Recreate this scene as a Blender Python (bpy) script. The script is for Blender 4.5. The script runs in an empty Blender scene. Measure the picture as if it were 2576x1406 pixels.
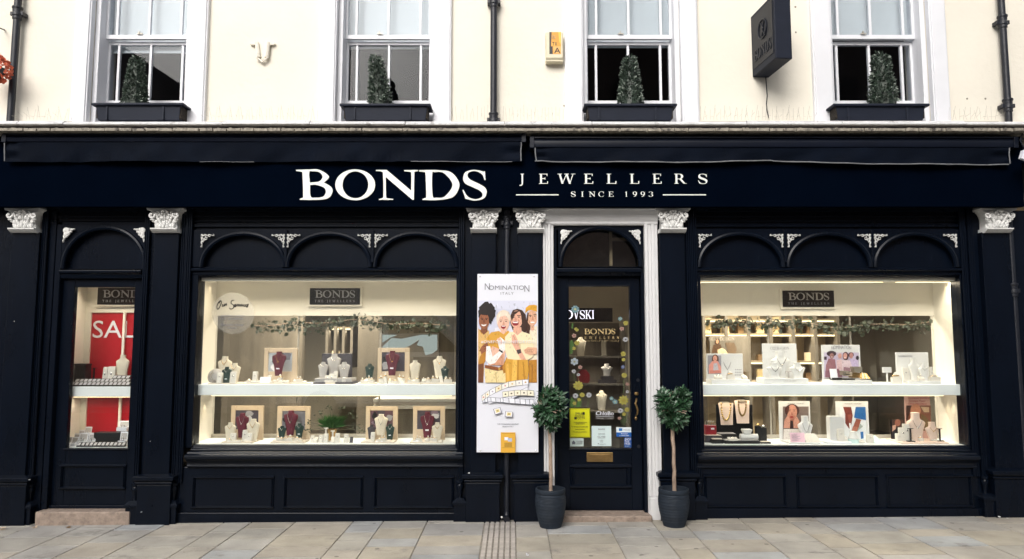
import bpy, math, random
from mathutils import Vector
from mathutils.geometry import tessellate_polygon
R = math.radians
rnd = random.Random(7)
sc = bpy.context.scene
col = sc.collection
# ---------------------------------------------------------------- camera, sky, sun, exposure
F, CX, CY = 1757., 1288., 703.          # survey of the photograph: focal length and centre in its display pixels
CAMY, CAMZ, TILT = -6.0, 1.514, math.atan(157/1757.)
cd = bpy.data.cameras.new('camera'); cam = bpy.data.objects.new('camera', cd); col.objects.link(cam)
cam.location = (0, CAMY, CAMZ); cam.rotation_euler = (R(90)+TILT, 0, 0)
cd.sensor_width = 36; cd.lens = F/2576*36; cd.clip_end = 500; cd.clip_start = .05
sc.camera = cam
wd = bpy.data.worlds.new('World'); sc.world = wd; wd.use_nodes = True
nt = wd.node_tree; nt.nodes.clear()
sky = nt.nodes.new('ShaderNodeTexSky'); sky.sky_type = 'NISHITA'; sky.sun_disc = False
sky.sun_elevation = R(34); sky.sun_rotation = R(200); sky.dust_density = 6; sky.air_density = 1.0; sky.ozone_density = 1
hs = nt.nodes.new('ShaderNodeHueSaturation'); hs.inputs['Saturation'].default_value = .32
bg = nt.nodes.new('ShaderNodeBackground'); bg.inputs['Strength'].default_value = .15
ow = nt.nodes.new('ShaderNodeOutputWorld')
nt.links.new(sky.outputs[0], hs.inputs['Color']); nt.links.new(hs.outputs[0], bg.inputs['Color']); nt.links.new(bg.outputs[0], ow.inputs['Surface'])
sl = bpy.data.lights.new('sun', 'SUN'); sl.energy = 1.0; sl.angle = R(40); sl.color = (1, .97, .93)
so = bpy.data.objects.new('sun', sl); col.objects.link(so)
so.rotation_euler = (R(58), 0, R(-12))   # high overcast light from behind the camera
sc.view_settings.view_transform = 'Standard'; sc.view_settings.look = 'None'
sc.view_settings.exposure = .43; sc.view_settings.gamma = 1
sc.cycles.use_denoising = True
sc.cycles.max_bounces = 8; sc.cycles.transparent_max_bounces = 16; sc.cycles.glossy_bounces = 4
sc.cycles.sample_clamp_indirect = 6

# ---------------------------------------------------------------- helpers
cT, sT = math.cos(TILT), math.sin(TILT)
def W(px, py, Y):
    dx, dy = (px-CX)/F, (CY-py)/F
    fy, fz = cT-dy*sT, sT+dy*cT
    t = (Y-CAMY)/fy
    return Vector((dx*t, Y, CAMZ+fz*t))
def X(px, py, Y): return W(px, py, Y).x
def ZZ(py, Y, px=1288): return W(px, py, Y).z
def q(ox, oy, s): return lambda a, b: ((ox+a/s)/1.0788, (oy+b/s)/1.0788)
def S(r, g, b):
    f = lambda c: (c/255/12.92) if c <= 10 else ((c/255+.055)/1.055)**2.4
    return (f(r), f(g), f(b))

def link(n, a, b): n.links.new(a, b)
def pm(name, c, rough=.5, var=.12, scale=6., bump=0., bscale=60., metal=0., spec=.5, coat=0., col_attr=False, stretch=(1,1,1), dirt=None, dscale=3., dthr=.6):
    m = bpy.data.materials.new(name); m.use_nodes = True
    n = m.node_tree; bs = n.nodes['Principled BSDF']
    bs.inputs['Roughness'].default_value = rough; bs.inputs['Metallic'].default_value = metal
    bs.inputs['Specular IOR Level'].default_value = spec; bs.inputs['Coat Weight'].default_value = coat
    tc = n.nodes.new('ShaderNodeTexCoord'); mp = n.nodes.new('ShaderNodeMapping'); mp.inputs['Scale'].default_value = stretch
    link(n, tc.outputs['Object'], mp.inputs[0])
    no = n.nodes.new('ShaderNodeTexNoise'); no.inputs['Scale'].default_value = scale; no.inputs['Detail'].default_value = 6; no.inputs['Roughness'].default_value = .6
    link(n, mp.outputs[0], no.inputs['Vector'])
    mr = n.nodes.new('ShaderNodeMapRange'); mr.inputs[1].default_value = .25; mr.inputs[2].default_value = .75
    mr.inputs[3].default_value = 1-var; mr.inputs[4].default_value = 1+var
    link(n, no.outputs[0], mr.inputs[0])
    mx = n.nodes.new('ShaderNodeMix'); mx.data_type = 'RGBA'; mx.blend_type = 'MULTIPLY'; mx.inputs[0].default_value = 1
    if col_attr:
        at = n.nodes.new('ShaderNodeAttribute'); at.attribute_name = 'Col'; link(n, at.outputs['Color'], mx.inputs[6])
    else: mx.inputs[6].default_value = (*c, 1)
    link(n, mr.outputs[0], mx.inputs[7])
    out = mx.outputs[2]
    if dirt:
        n2 = n.nodes.new('ShaderNodeTexNoise'); n2.inputs['Scale'].default_value = dscale; n2.inputs['Detail'].default_value = 8; n2.inputs['Roughness'].default_value = .7
        link(n, mp.outputs[0], n2.inputs['Vector'])
        r2 = n.nodes.new('ShaderNodeMapRange'); r2.inputs[1].default_value = dthr; r2.inputs[2].default_value = dthr+.12; link(n, n2.outputs[0], r2.inputs[0])
        m2 = n.nodes.new('ShaderNodeMix'); m2.data_type = 'RGBA'; link(n, r2.outputs[0], m2.inputs[0]); link(n, out, m2.inputs[6]); m2.inputs[7].default_value = (*dirt, 1)
        out = m2.outputs[2]
    link(n, out, bs.inputs['Base Color'])
    if bump:
        nb = n.nodes.new('ShaderNodeTexNoise'); nb.inputs['Scale'].default_value = bscale; nb.inputs['Detail'].default_value = 4
        link(n, mp.outputs[0], nb.inputs['Vector'])
        bm = n.nodes.new('ShaderNodeBump'); bm.inputs['Strength'].default_value = bump; bm.inputs['Distance'].default_value = .01
        link(n, nb.outputs[0], bm.inputs['Height']); link(n, bm.outputs[0], bs.inputs['Normal'])
    return m
def emit(name, c, k):
    m = bpy.data.materials.new(name); m.use_nodes = True; n = m.node_tree; n.nodes.clear()
    e = n.nodes.new('ShaderNodeEmission'); e.inputs[0].default_value = (*c, 1); e.inputs[1].default_value = k
    o = n.nodes.new('ShaderNodeOutputMaterial'); link(n, e.outputs[0], o.inputs[0]); return m
def glassmat(name, tint=(1, 1, 1), refl=1., rough=.0, wav=0.):
    m = bpy.data.materials.new(name); m.use_nodes = True; n = m.node_tree; n.nodes.clear()
    t = n.nodes.new('ShaderNodeBsdfTransparent'); t.inputs[0].default_value = (*tint, 1)
    g = n.nodes.new('ShaderNodeBsdfGlossy'); g.inputs['Roughness'].default_value = rough
    ge = n.nodes.new('ShaderNodeNewGeometry'); dt = n.nodes.new('ShaderNodeVectorMath'); dt.operation = 'DOT_PRODUCT'; link(n, ge.outputs['Incoming'], dt.inputs[0]); link(n, ge.outputs['Normal'], dt.inputs[1])
    def mth(op, a, b=None):
        x = n.nodes.new('ShaderNodeMath'); x.operation = op; x.use_clamp = op != 'ABSOLUTE'; link(n, a, x.inputs[0])
        if b is not None: x.inputs[1].default_value = b
        return x
    ab = mth('ABSOLUTE', dt.outputs['Value']); iv = n.nodes.new('ShaderNodeMath'); iv.operation = 'SUBTRACT'; iv.inputs[0].default_value = 1; link(n, ab.outputs[0], iv.inputs[1])   # Schlick, the same for both faces of a thin pane
    mu = mth('MULTIPLY', mth('ADD', mth('MULTIPLY', mth('POWER', iv.outputs[0], 5.).outputs[0], .96).outputs[0], .04).outputs[0], refl)
    mix = n.nodes.new('ShaderNodeMixShader'); link(n, mu.outputs[0], mix.inputs[0]); link(n, t.outputs[0], mix.inputs[1]); link(n, g.outputs[0], mix.inputs[2])
    if wav:
        tc = n.nodes.new('ShaderNodeTexCoord'); no = n.nodes.new('ShaderNodeTexNoise'); no.inputs['Scale'].default_value = 1.6; link(n, tc.outputs['Object'], no.inputs['Vector'])
        b = n.nodes.new('ShaderNodeBump'); b.inputs['Strength'].default_value = wav; b.inputs['Distance'].default_value = .02; link(n, no.outputs[0], b.inputs['Height']); link(n, b.outputs[0], g.inputs['Normal'])
    o = n.nodes.new('ShaderNodeOutputMaterial'); link(n, mix.outputs[0], o.inputs[0]); return m

M = {}
NAVY = (.0024, .0046, .0100)
M['navy'] = pm('navy_paint', NAVY, .27, .3, 5, .10, 38, stretch=(1, 1, .3), spec=.17, dirt=(.011, .015, .022), dscale=9, dthr=.66)
M['gloss'] = pm('navy_gloss_trim', NAVY, .30, .3, 5, .12, 38, stretch=(.3, 1, 1), spec=.30, dirt=(.02, .024, .03), dscale=8, dthr=.64)
M['fascia'] = pm('fascia_paint', (.0009, .0024, .0066), .5, .15, 3, .03, 60, spec=.0)
M['canvas'] = pm('awning_canvas', (.0024, .0046, .0105), .7, .35, 4, .25, 120, spec=.06)
M['awnmetal'] = pm('awning_metal', (.0038, .0062, .014), .35, .25, 3, .04, 30, spec=.25)
M['piping'] = pm('white_piping', S(120, 122, 126), .6, .4, 9)
M['cream'] = pm('cream_render', (.77, .73, .635), .8, .045, 1.6, .35, 22, spec=.2, dirt=(.73, .68, .58), dscale=2.2, dthr=.66)
M['white'] = pm('white_gloss_paint', (.73, .74, .775), .4, .03, 5, .08, 40, spec=.4)
M['whitestone'] = pm('weathered_white_stone', (.60, .60, .61), .8, .22, 12, .5, 60, stretch=(1, 1, 1), dirt=(.13, .12, .115), dscale=7, dthr=.58)
M['lead'] = pm('old_lead_flashing', (.30, .27, .22), .8, .4, 25, .5, 80, dirt=(.06, .055, .05), dscale=22, dthr=.52)
M['plaster'] = pm('capital_plaster', (.74, .74, .725), .7, .10, 30, .3, 90, dirt=(.30, .30, .29), dscale=20, dthr=.62)
M['lace'] = pm('ornament_white', (.72, .72, .70), .6, .12, 40)
M['jamb'] = pm('door_jamb_white', (.70, .70, .705), .45, .04, 8, .04, 20, stretch=(1, 1, .6), dirt=(.55, .54, .52), dscale=5, dthr=.64)
M['glass'] = glassmat('window_glass', (.97, .985, .98), 1.9, 0, .012)
M['oldglass'] = glassmat('old_sash_glass', (.86, .88, .90), .32, 0, .012)
M['screen'] = glassmat('glass_screen', (.9, .9, .885), .8)
M['blind'] = pm('roller_blind', (.75, .78, .775), .9, .05, 3)
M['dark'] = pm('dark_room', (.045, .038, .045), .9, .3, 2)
M['black'] = pm('black_plastic', (.006, .006, .007), .4, .2, 10)
M['iron'] = pm('painted_cast_iron', (.007, .009, .016), .45, .25, 20, .2, 60)
M['planter'] = pm('grey_plastic', (.012, .0155, .027), .55, .15, 14, .08, 60, stretch=(.3, 1, 1), spec=.2)
M['pot'] = pm('charcoal_pot', (.016, .023, .034), .6, .35, 9, .15, 60, stretch=(.4, .4, 2), dirt=(.05, .06, .07), dscale=5, dthr=.64, spec=.25)
M['soil'] = pm('soil', (.02, .015, .01), .95, .5, 40, .8, 60)
M['bark'] = pm('bark', (.34, .25, .19), .85, .45, 26, .6, 70, stretch=(1, 1, .5))
def leafmat(nm, c, rough=.4, v=.45):
    return pm(nm, c, rough, v, 14, spec=.5)
M['bay'] = leafmat('bay_leaf', (.028, .078, .034), .33); M['baylt'] = leafmat('bay_leaf_young', (.075, .135, .085), .33)
M['box'] = leafmat('artificial_leaf', (.022, .038, .025), .5); M['boxlt'] = leafmat('artificial_leaf_pale', (.22, .26, .22), .4)
M['garl'] = leafmat('garland_leaf', (.03, .042, .020), .5); M['garl2'] = leafmat('garland_leaf_grey', (.055, .065, .045), .5)
M['grassy'] = leafmat('pot_grass', (.05, .14, .04), .5)
M['case'] = pm('case_cream_laminate', (.80, .765, .69), .5, .02, 3)
M['shelf'] = pm('white_shelf', (.88, .92, .93), .3, .02, 3)
M['bustcream'] = pm('bust_cream', (.66, .60, .49), .75, .04, 20)
M['bustgrey'] = pm('bust_grey', (.42, .40, .39), .75, .05, 20)
M['bustred'] = pm('bust_burgundy', (.105, .013, .028), .8, .12, 20)
M['bustgreen'] = pm('bust_green', (.010, .034, .028), .75, .12, 20)
M['bustwhite'] = pm('bust_white', (.68, .68, .675), .5, .02, 20)
M['bustpink'] = pm('bust_blush', (.70, .55, .47), .6, .03, 20)
M['padwhite'] = pm('pad_white', (.66, .63, .58), .7, .04, 20)
M['tan'] = pm('tan_frame_wood', (.55, .44, .32), .55, .06, 6, stretch=(1, 1, .3))
M['tray'] = pm('tray_cream', (.62, .55, .47), .7, .03, 20)
M['silver'] = pm('silver', (.72, .72, .72), .2, .05, 20, metal=1)
M['gold'] = pm('gold', (.75, .52, .22), .25, .05, 20, metal=1)
M['brass'] = pm('aged_brass', (.36, .235, .10), .38, .25, 15, metal=.9)
M['goldink'] = pm('gold_vinyl', (.50, .37, .17), .5, .1, 20)
M['redposter'] = pm('red_poster', (.44, .012, .022), .35, .06, 2)
M['cardwhite'] = pm('card_white', (.76, .775, .84), .5, .02, 5)
M['letter'] = pm('white_letters', (.84, .86, .82), .4, .02, 6)
M['ink'] = pm('black_ink', (.02, .02, .022), .6, .1, 6)
M['greyink'] = pm('grey_ink', (.22, .22, .25), .6, .1, 6)
M['print'] = pm('print_colours', (1, 1, 1), .45, .03, 9, col_attr=True)
M['plaque'] = pm('plaque_black', (.008, .008, .009), .3, .1, 6, spec=.2)
M['darkgrey'] = pm('display_charcoal', (.05, .045, .055), .6, .1, 9)
M['redbox'] = pm('red_box', (.26, .01, .02), .4, .1, 9)
M['shopwall'] = pm('shop_wall_tan', (.44, .405, .335), .8, .08, 1.4)
M['shopwood'] = pm('shop_wood', (.20, .175, .14), .6, .3, 3, stretch=(3, 3, .3))
M['cabgold'] = pm('cabinet_gold', (.36, .285, .18), .4, .12, 3, stretch=(6, 1, .4))
M['shopfloor'] = pm('shop_floor', (.16, .14, .115), .5, .1, 3)
M['rail'] = pm('brushed_rail', (.42, .39, .34), .4, .08, 12, metal=.3)
M['led'] = emit('led_warm', (1, .80, .47), 3.2)
M['ledsoft'] = emit('led_soft', (1, .76, .42), 3.0)
M['signglow'] = emit('lit_white_sign', (.92, .86, 1), 1.4)
M['stepstone'] = pm('step_stone', (.30, .235, .19), .85, .35, 24, .5, 60, dirt=(.15, .12, .10), dscale=9, dthr=.56)
M['slab'] = pm('paving_stone', (1, 1, 1), .8, .26, 2.6, .35, 55, col_attr=True, dirt=(.22, .21, .195), dscale=3.4, dthr=.575)
n_ = M['slab'].node_tree; b_ = n_.nodes['Principled BSDF']; src = b_.inputs['Base Color'].links[0].from_socket   # trodden chewing gum
tc_ = n_.nodes.new('ShaderNodeTexCoord'); vo = n_.nodes.new('ShaderNodeTexVoronoi'); vo.inputs['Scale'].default_value = 5.2; mr_ = n_.nodes.new('ShaderNodeMapRange'); mr_.inputs[1].default_value = .10; mr_.inputs[2].default_value = .075; mr_.inputs[3].default_value = 0; mr_.inputs[4].default_value = .62
wn_ = n_.nodes.new('ShaderNodeMath'); wn_.operation = 'GREATER_THAN'; wn_.inputs[1].default_value = .45; mu_ = n_.nodes.new('ShaderNodeMath'); mu_.operation = 'MULTIPLY'; sp_ = n_.nodes.new('ShaderNodeSeparateColor'); mx_ = n_.nodes.new('ShaderNodeMix'); mx_.data_type = 'RGBA'
link(n_, tc_.outputs['Object'], vo.inputs['Vector']); link(n_, vo.outputs['Distance'], mr_.inputs[0]); link(n_, vo.outputs['Color'], sp_.inputs[0]); link(n_, sp_.outputs[0], wn_.inputs[0]); link(n_, mr_.outputs[0], mu_.inputs[0]); link(n_, wn_.outputs[0], mu_.inputs[1])
link(n_, mu_.outputs[0], mx_.inputs[0]); link(n_, src, mx_.inputs[6]); mx_.inputs[7].default_value = (.07, .065, .06, 1); link(n_, mx_.outputs[2], b_.inputs['Base Color'])
M['joint'] = pm('joint_sand', (.26, .24, .21), .95, .4, 30)
M['slot'] = pm('slot_dark', (.07, .062, .056), .9, .4, 30)
M['steel'] = pm('drain_rail', (.42, .385, .355), .7, .25, 14, .2, 60)
M['asphalt'] = pm('asphalt', (.05, .05, .052), .9, .3, 30, .6, 90)
M['kerb'] = pm('kerb_granite', (.30, .29, .28), .8, .3, 40, .3, 80)
M['brick'] = pm('brick_brown', (.33, .24, .20), .85, .3, 6, .3, 40)
M['palewall'] = pm('pale_house_wall', (.78, .75, .70), .8, .1, 2)
M['slate'] = pm('slate_roof', (.05, .05, .06), .7, .3, 9)
M['bellcase'] = pm('ivory_plastic', (.66, .60, .44), .45, .08, 6, dirt=(.45, .38, .24), dscale=6, dthr=.62)
M['orange'] = pm('orange_petal', (.62, .14, .07), .6, .35, 16)

class MB:
    def __init__(s): s.v, s.f, s.m, s.c, s.k, s.cc = [], [], [], [], 0, (1, 1, 1)
    def add(s, vs, fs):
        o = len(s.v); s.v += [tuple(v) for v in vs]
        for f in fs: s.f.append(tuple(i+o for i in f)); s.m.append(s.k); s.c.append(s.cc)
        return s
    def box(s, x0, x1, y0, y1, z0, z1):
        return s.add([(x0,y0,z0),(x1,y0,z0),(x1,y1,z0),(x0,y1,z0),(x0,y0,z1),(x1,y0,z1),(x1,y1,z1),(x0,y1,z1)],
              [(0,3,2,1),(4,5,6,7),(0,1,5,4),(1,2,6,5),(2,3,7,6),(3,0,4,7)])
    def shape(s, outer, holes=(), y0=0, y1=None, tf=None):
        loops = [list(outer)]+[list(h) for h in holes]
        tf = tf or (lambda x, z, y: (x, y, z))
        pts = [p for l in loops for p in l]
        tri = tessellate_polygon([[Vector((p[0], p[1], 0)) for p in l] for l in loops])
        vs = [tf(p[0], p[1], y0) for p in pts]; fs = [tuple(t) for t in tri]
        if y1 is not None:
            n = len(pts); vs += [tf(p[0], p[1], y1) for p in pts]; fs += [tuple(i+n for i in reversed(t)) for t in tri]
            o = 0
            for l in loops:
                for i in range(len(l)):
                    a, b = o+i, o+(i+1) % len(l); fs.append((a, b, b+n, a+n))
                o += len(l)
        return s.add(vs, fs)
    def tube(s, path, r, n=8, closed=False):
        path = [Vector(p) for p in path]; k = len(path); rs = r if isinstance(r, (list, tuple)) else [r]*k
        vs, fs = [], []; up = None
        for i, p in enumerate(path):
            a = path[(i-1) % k] if closed or i > 0 else p; b = path[(i+1) % k] if closed or i < k-1 else p
            t = (b-a).normalized()
            if up is None:
                up = Vector((0, 0, 1)) if abs(t.z) < .9 else Vector((1, 0, 0))
            u = (up-t*up.dot(t)).normalized(); w = t.cross(u); up = u
            for j in range(n):
                an = 2*math.pi*j/n; vs.append(p+(u*math.cos(an)+w*math.sin(an))*rs[i])
        for i in range(k if closed else k-1):
            i2 = (i+1) % k
            for j in range(n): fs.append((i*n+j, i*n+(j+1) % n, i2*n+(j+1) % n, i2*n+j))
        if not closed: fs += [tuple(reversed(range(n))), tuple(range((k-1)*n, k*n))]
        return s.add(vs, fs)
    def loft(s, rings, cap=True):
        n = len(rings[0]); vs = [p for r in rings for p in r]; fs = []
        for i in range(len(rings)-1):
            for j in range(n): fs.append((i*n+j, i*n+(j+1) % n, (i+1)*n+(j+1) % n, (i+1)*n+j))
        if cap: fs += [tuple(reversed(range(n))), tuple(range((len(rings)-1)*n, len(rings)*n))]
        return s.add(vs, fs)
    def lathe(s, prof, cx, cy, n=24, sx=1., sy=1., cap=True):
        return s.loft([[(cx+r*sx*math.cos(2*math.pi*j/n), cy+r*sy*math.sin(2*math.pi*j/n), z) for j in range(n)] for r, z in prof], cap)
    def ell(s, c, r, nu=10, nv=6):
        return s.lathe([(max(.001, math.sin(math.pi*i/nv)), 0) for i in range(nv+1)], 0, 0, nu) if False else s.loft(
            [[(c[0]+r[0]*math.sin(max(.02, min(math.pi-.02, math.pi*i/nv)))*math.cos(2*math.pi*j/nu), c[1]+r[1]*math.sin(max(.02, min(math.pi-.02, math.pi*i/nv)))*math.sin(2*math.pi*j/nu),
               c[2]-r[2]*math.cos(math.pi*i/nv)) for j in range(nu)] for i in range(nv+1)])
    def xprof(s, x0, x1, prof):
        n = len(prof)
        return s.add([(x0, y, z) for y, z in prof]+[(x1, y, z) for y, z in prof],
             [(i, (i+1) % n, (i+1) % n+n, i+n) for i in range(n)]+[tuple(reversed(range(n))), tuple(range(n, 2*n))])
    def leaf(s, p, d, nrm, L, w, bend=.15):
        d = d.normalized(); sd = d.cross(nrm).normalized(); up = sd.cross(d).normalized()
        P = lambda a, b, c: p+d*(a*L)+sd*(b*w)+up*(c*L)
        return s.add([P(0,0,0), P(.35,-.5,bend*.6), P(.35,0,bend*.35), P(.35,.5,bend*.6), P(.72,-.4,bend*.8), P(.72,0,bend*.5), P(.72,.4,bend*.8), P(1,0,bend*.2)],
            [(0,1,2),(0,2,3),(1,4,5,2),(2,5,6,3),(4,7,5),(5,7,6)])
    def build(s, name, mats, parent=None, smooth=False, bevel=0., base=None, usecol=False, label=None):
        if not isinstance(mats, (list, tuple)): mats = [mats]
        if base is None:
            xs, ys, zs = zip(*s.v); base = ((min(xs)+max(xs))/2, (min(ys)+max(ys))/2, min(zs))
        base = Vector(base)
        me = bpy.data.meshes.new(name); me.from_pydata([Vector(v)-base for v in s.v], [], s.f)
        for m in mats: me.materials.append(m if not isinstance(m, str) else M[m])
        me.polygons.foreach_set('material_index', s.m)
        if smooth: me.polygons.foreach_set('use_smooth', [True]*len(s.f))
        if usecol or any(m in ('print', 'slab') for m in mats if isinstance(m, str)):
            at = me.attributes.new('Col', 'FLOAT_COLOR', 'CORNER'); buf = []
            for p in me.polygons: buf += [*s.c[p.index], 1.]*p.loop_total
            at.data.foreach_set('color', buf)
        me.validate(); me.update()
        if smooth and smooth != 'all':
            try: me.set_sharp_from_angle(angle=R(40))
            except Exception: pass
        o = bpy.data.objects.new(name, me); col.objects.link(o); place(o, base, parent)
        if bevel:
            b = o.modifiers.new('edge', 'BEVEL'); b.width = bevel; b.segments = 2; b.limit_method = 'ANGLE'; b.harden_normals = False
        if label: o['label'] = label
        return o
WO = {}
def place(o, w, parent=None):
    w = Vector(w); WO[o.name] = w
    o.location = w - (WO[parent.name] if parent else Vector((0, 0, 0)))
    if parent: o.parent = parent
def tag(o, label, cat, group=None, kind=None):
    o['label'] = label; o['category'] = cat
    if group: o['group'] = group
    if kind: o['kind'] = kind
    return o
def struct(o): o['kind'] = 'structure'; return o
def thing(name, loc, label, cat, group=None):
    o = bpy.data.objects.new(name, None); o.empty_display_size = .1; col.objects.link(o); place(o, loc)
    return tag(o, label, cat, group)
def part(name, loc, parent):
    o = bpy.data.objects.new(name, None); o.empty_display_size = .05; col.objects.link(o); place(o, loc, parent); return o
def dup(root, loc, label, group=None, rz=0., scale=None):
    c = root.copy(); col.objects.link(c); WO[c.name] = Vector(loc); c.location = loc
    if rz: c.rotation_euler = (0, 0, rz)
    if scale: c.scale = scale
    c['label'] = label
    if group: c['group'] = group
    for ch in root.children:
        d = ch.copy(); col.objects.link(d); d.parent = c
        for g in ch.children:
            e = g.copy(); col.objects.link(e); e.parent = d
    return c
def rect(px0, py0, px1, py1, Y):
    ym, xm = (py0+py1)/2, (px0+px1)/2
    return X(px0, ym, Y), X(px1, ym, Y), ZZ(py1, Y, xm), ZZ(py0, Y, xm)   # x0 x1 z0 z1
def bx(mb, px0, py0, px1, py1, Y0, Y1):
    x0, x1, z0, z1 = rect(px0, py0, px1, py1, Y0); return mb.box(x0, x1, Y0, Y1, z0, z1)

# ---------------------------------------------------------------- lettering
def sm(pts, n=6):
    """closed outline; 3-tuples are corners, 2-tuples lie on smooth curves"""
    N = len(pts); out = []
    for i in range(N):
        p0, p1, p2, p3 = pts[i-1], pts[i], pts[(i+1) % N], pts[(i+2) % N]
        a = p1 if len(p1) > 2 else p0; d = p2 if len(p2) > 2 else p3
        if len(p1) > 2 and len(p2) > 2: out.append(p1[:2]); continue
        for k in range(n):
            t = k/n; r = []
            for j in (0, 1):
                m1 = (p2[j]-a[j])/2; m2 = (d[j]-p1[j])/2
                if len(p1) > 2: m1 = (p2[j]-p1[j])*.8
                if len(p2) > 2: m2 = (p2[j]-p1[j])*.8
                r.append((2*t**3-3*t*t+1)*p1[j]+(t**3-2*t*t+t)*m1+(-2*t**3+3*t*t)*p2[j]+(t**3-t*t)*m2)
            out.append(tuple(r))
    return out
def ellp(cx, cy, rx, ry, n=40, a0=0., a1=360.):
    full = abs(a1-a0) >= 360
    return [(cx+rx*math.cos(R(a0+(a1-a0)*i/(n if full else n-1))), cy+ry*math.sin(R(a0+(a1-a0)*i/(n if full else n-1)))) for i in range(n)]
def band(cx, cy, rx, ry, a0, a1, wf, n=18):
    o, i_ = [], []
    for k in range(n):
        a = R(a0+(a1-a0)*k/(n-1)); w = wf(a)
        o.append((cx+rx*math.cos(a), cy+ry*math.sin(a))); i_.append((cx+(rx-w)*math.cos(a), cy+(ry-w*.55)*math.sin(a)))
    return o+i_[::-1]
c = 1
_T = {  # traced capitals: y down, top 441 bottom 712
 'B': (348, [sm([(348,440,c),(470,437),(560,440),(648,500),(602,556,c),(662,590),(680,632),(650,690),(570,711),(383,712,c),(383,703,c),(406,694),(414,672),(408,482),(398,458),(350,450,c)]),
       sm([(470,462),(500,453),(560,462),(590,502),(560,545),(474,556,c)]), sm([(476,578,c),(530,576),(600,600),(620,640),(595,683),(530,693),(482,680)])], 680),
 'O': (705, [ellp(886,576,181,140), ellp(888,576,117,122)], 1066),
 'N': (1073, [sm([(1073,450,c),(1075,441,c),(1172,441,c),(1394,630,c),(1394,482),(1386,460),(1330,452,c),(1330,443,c),(1455,441,c),(1455,452,c),(1430,458),(1422,482),(1418,712,c),(1405,712,c),(1163,505,c),(1166,676),(1176,696),(1230,704,c),(1228,712,c),(1100,712,c),(1102,704,c),(1132,695),(1141,672),(1138,482),(1122,456),(1095,451)])], 1455),
 'D': (1465, [sm([(1465,443,c),(1640,443),(1760,466),(1831,570),(1780,680),(1650,713),(1495,713,c),(1495,704,c),(1520,695),(1530,672),(1523,482),(1511,460),(1466,455,c)]), sm([(1584,478),(1606,461),(1690,470),(1768,575),(1700,680),(1625,693),(1588,672)])], 1831),
 'S': (1858, [sm([(1885,462),(1950,441),(2010,446),(2046,456),(2062,453,c),(2068,532,c),(2058,532,c),(2035,480),(1975,452),(1918,462),(1905,495),(1932,530),(2010,568),(2066,605),(2078,650),(2050,700),(1970,719),(1915,709),(1886,703,c),(1858,625,c),(1868,620,c),(1905,680),(1970,706),(2030,690),(2038,655),(2005,622),(1930,588),(1880,560),(1864,518)])], 2078)}
GLY = {}
for k_, (x0_, ls_, x1_) in _T.items():
    GLY[k_] = ((x1_-x0_)/271., [([((x-x0_)/271., (712-y)/271.) for x, y in ls_[0]], [[((x-x0_)/271., (712-y)/271.) for x, y in h] for h in ls_[1:]])])
def rc(x0, y0, x1, y1): return ([(x0, y0), (x1, y0), (x1, y1), (x0, y1)], [])
def stem(x, w=.15, e=.09, t=.045): return [rc(x-w/2, 0, x+w/2, 1), rc(x-w/2-e, 0, x+w/2+e, t), rc(x-w/2-e, 1-t, x+w/2+e, 1)]
def dg(x0, y0, x1, y1, w): return ([(x0-w/2, y0), (x0+w/2, y0), (x1+w/2, y1), (x1-w/2, y1)], [])
tk = lambda m, d=.05: (lambda a: d+(m-d)*abs(math.cos(a)))
GLY['I'] = (.36, stem(.18)); GLY['L'] = (.78, stem(.18)+[rc(.2, 0, .74, .05), rc(.68, 0, .74, .26)])
GLY['E'] = (.80, stem(.18)+[rc(.2, 0, .72, .05), rc(.67, 0, .73, .24), rc(.2, .95, .68, 1), rc(.63, .78, .69, 1), rc(.2, .49, .5, .545), rc(.47, .42, .52, .62)])
GLY['J'] = (.42, stem(.26)[0:1]+[rc(.1, .955, .42, 1), ([(.185, .1), (.335, 0), (.3, -.12), (.2, -.2), (.04, -.22), (-.02, -.16), (.06, -.1), (.14, -.12), (.185, -.02)], [])])
GLY['W'] = (1.46, [dg(.42, 0, .2, 1, .15), dg(.42, 0, .74, 1, .06), dg(1.0, 0, .74, 1, .15), dg(1.0, 0, 1.26, 1, .06), rc(.02, .955, .38, 1), rc(.56, .955, .92, 1), rc(1.1, .955, 1.44, 1)])
GLY['V'] = (.98, [dg(.5, 0, .2, 1, .15), dg(.5, 0, .8, 1, .06), rc(.02, .955, .38, 1), rc(.64, .955, .96, 1)])
GLY['R'] = (.92, stem(.18)+[(ellp(.4, .73, .3, .27, 24, -90, 90)+[(.2, 1), (.2, .46)], [ellp(.38, .73, .16, .22, 20, -90, 90)+[(.24, .95), (.24, .51)]]), ([(.38, .48), (.56, .48), (.84, .04), (.95, .04), (.95, 0), (.72, 0)], [])])
GLY['C'] = (.92, [(band(.5, .5, .48, .52, 48, 318, tk(.16)), []), rc(.79, .62, .84, .98)])
GLY['T'] = (.84, stem(.42)[0:2]+[rc(.04, .95, .8, 1), rc(.03, .74, .08, 1), rc(.76, .74, .81, 1)])
GLY['H'] = (1.04, stem(.2)+stem(.84)+[rc(.2, .48, .84, .53)])
GLY['U'] = (.95, [rc(.12, .3, .26, 1), rc(.74, .3, .80, 1), (band(.46, .32, .34, .34, 180, 360, tk(.11)), []), rc(.02, .955, .36, 1), rc(.62, .955, .92, 1)])
GLY['K'] = (.98, stem(.2)+[dg(.3, .4, .78, 1, .07), dg(.82, 0, .45, .56, .17), rc(.62, .955, .94, 1), rc(.64, 0, .98, .045)])
GLY['Œ'] = (1.3, [(ellp(.46, .5, .46, .51, 30), [ellp(.46, .5, .31, .45, 30)]), rc(.74, 0, .86, 1), rc(.8, 0, 1.25, .05), rc(.8, .95, 1.2, 1), rc(.8, .49, 1.08, .54), rc(1.2, 0, 1.26, .24), rc(1.15, .78, 1.21, 1)])
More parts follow.
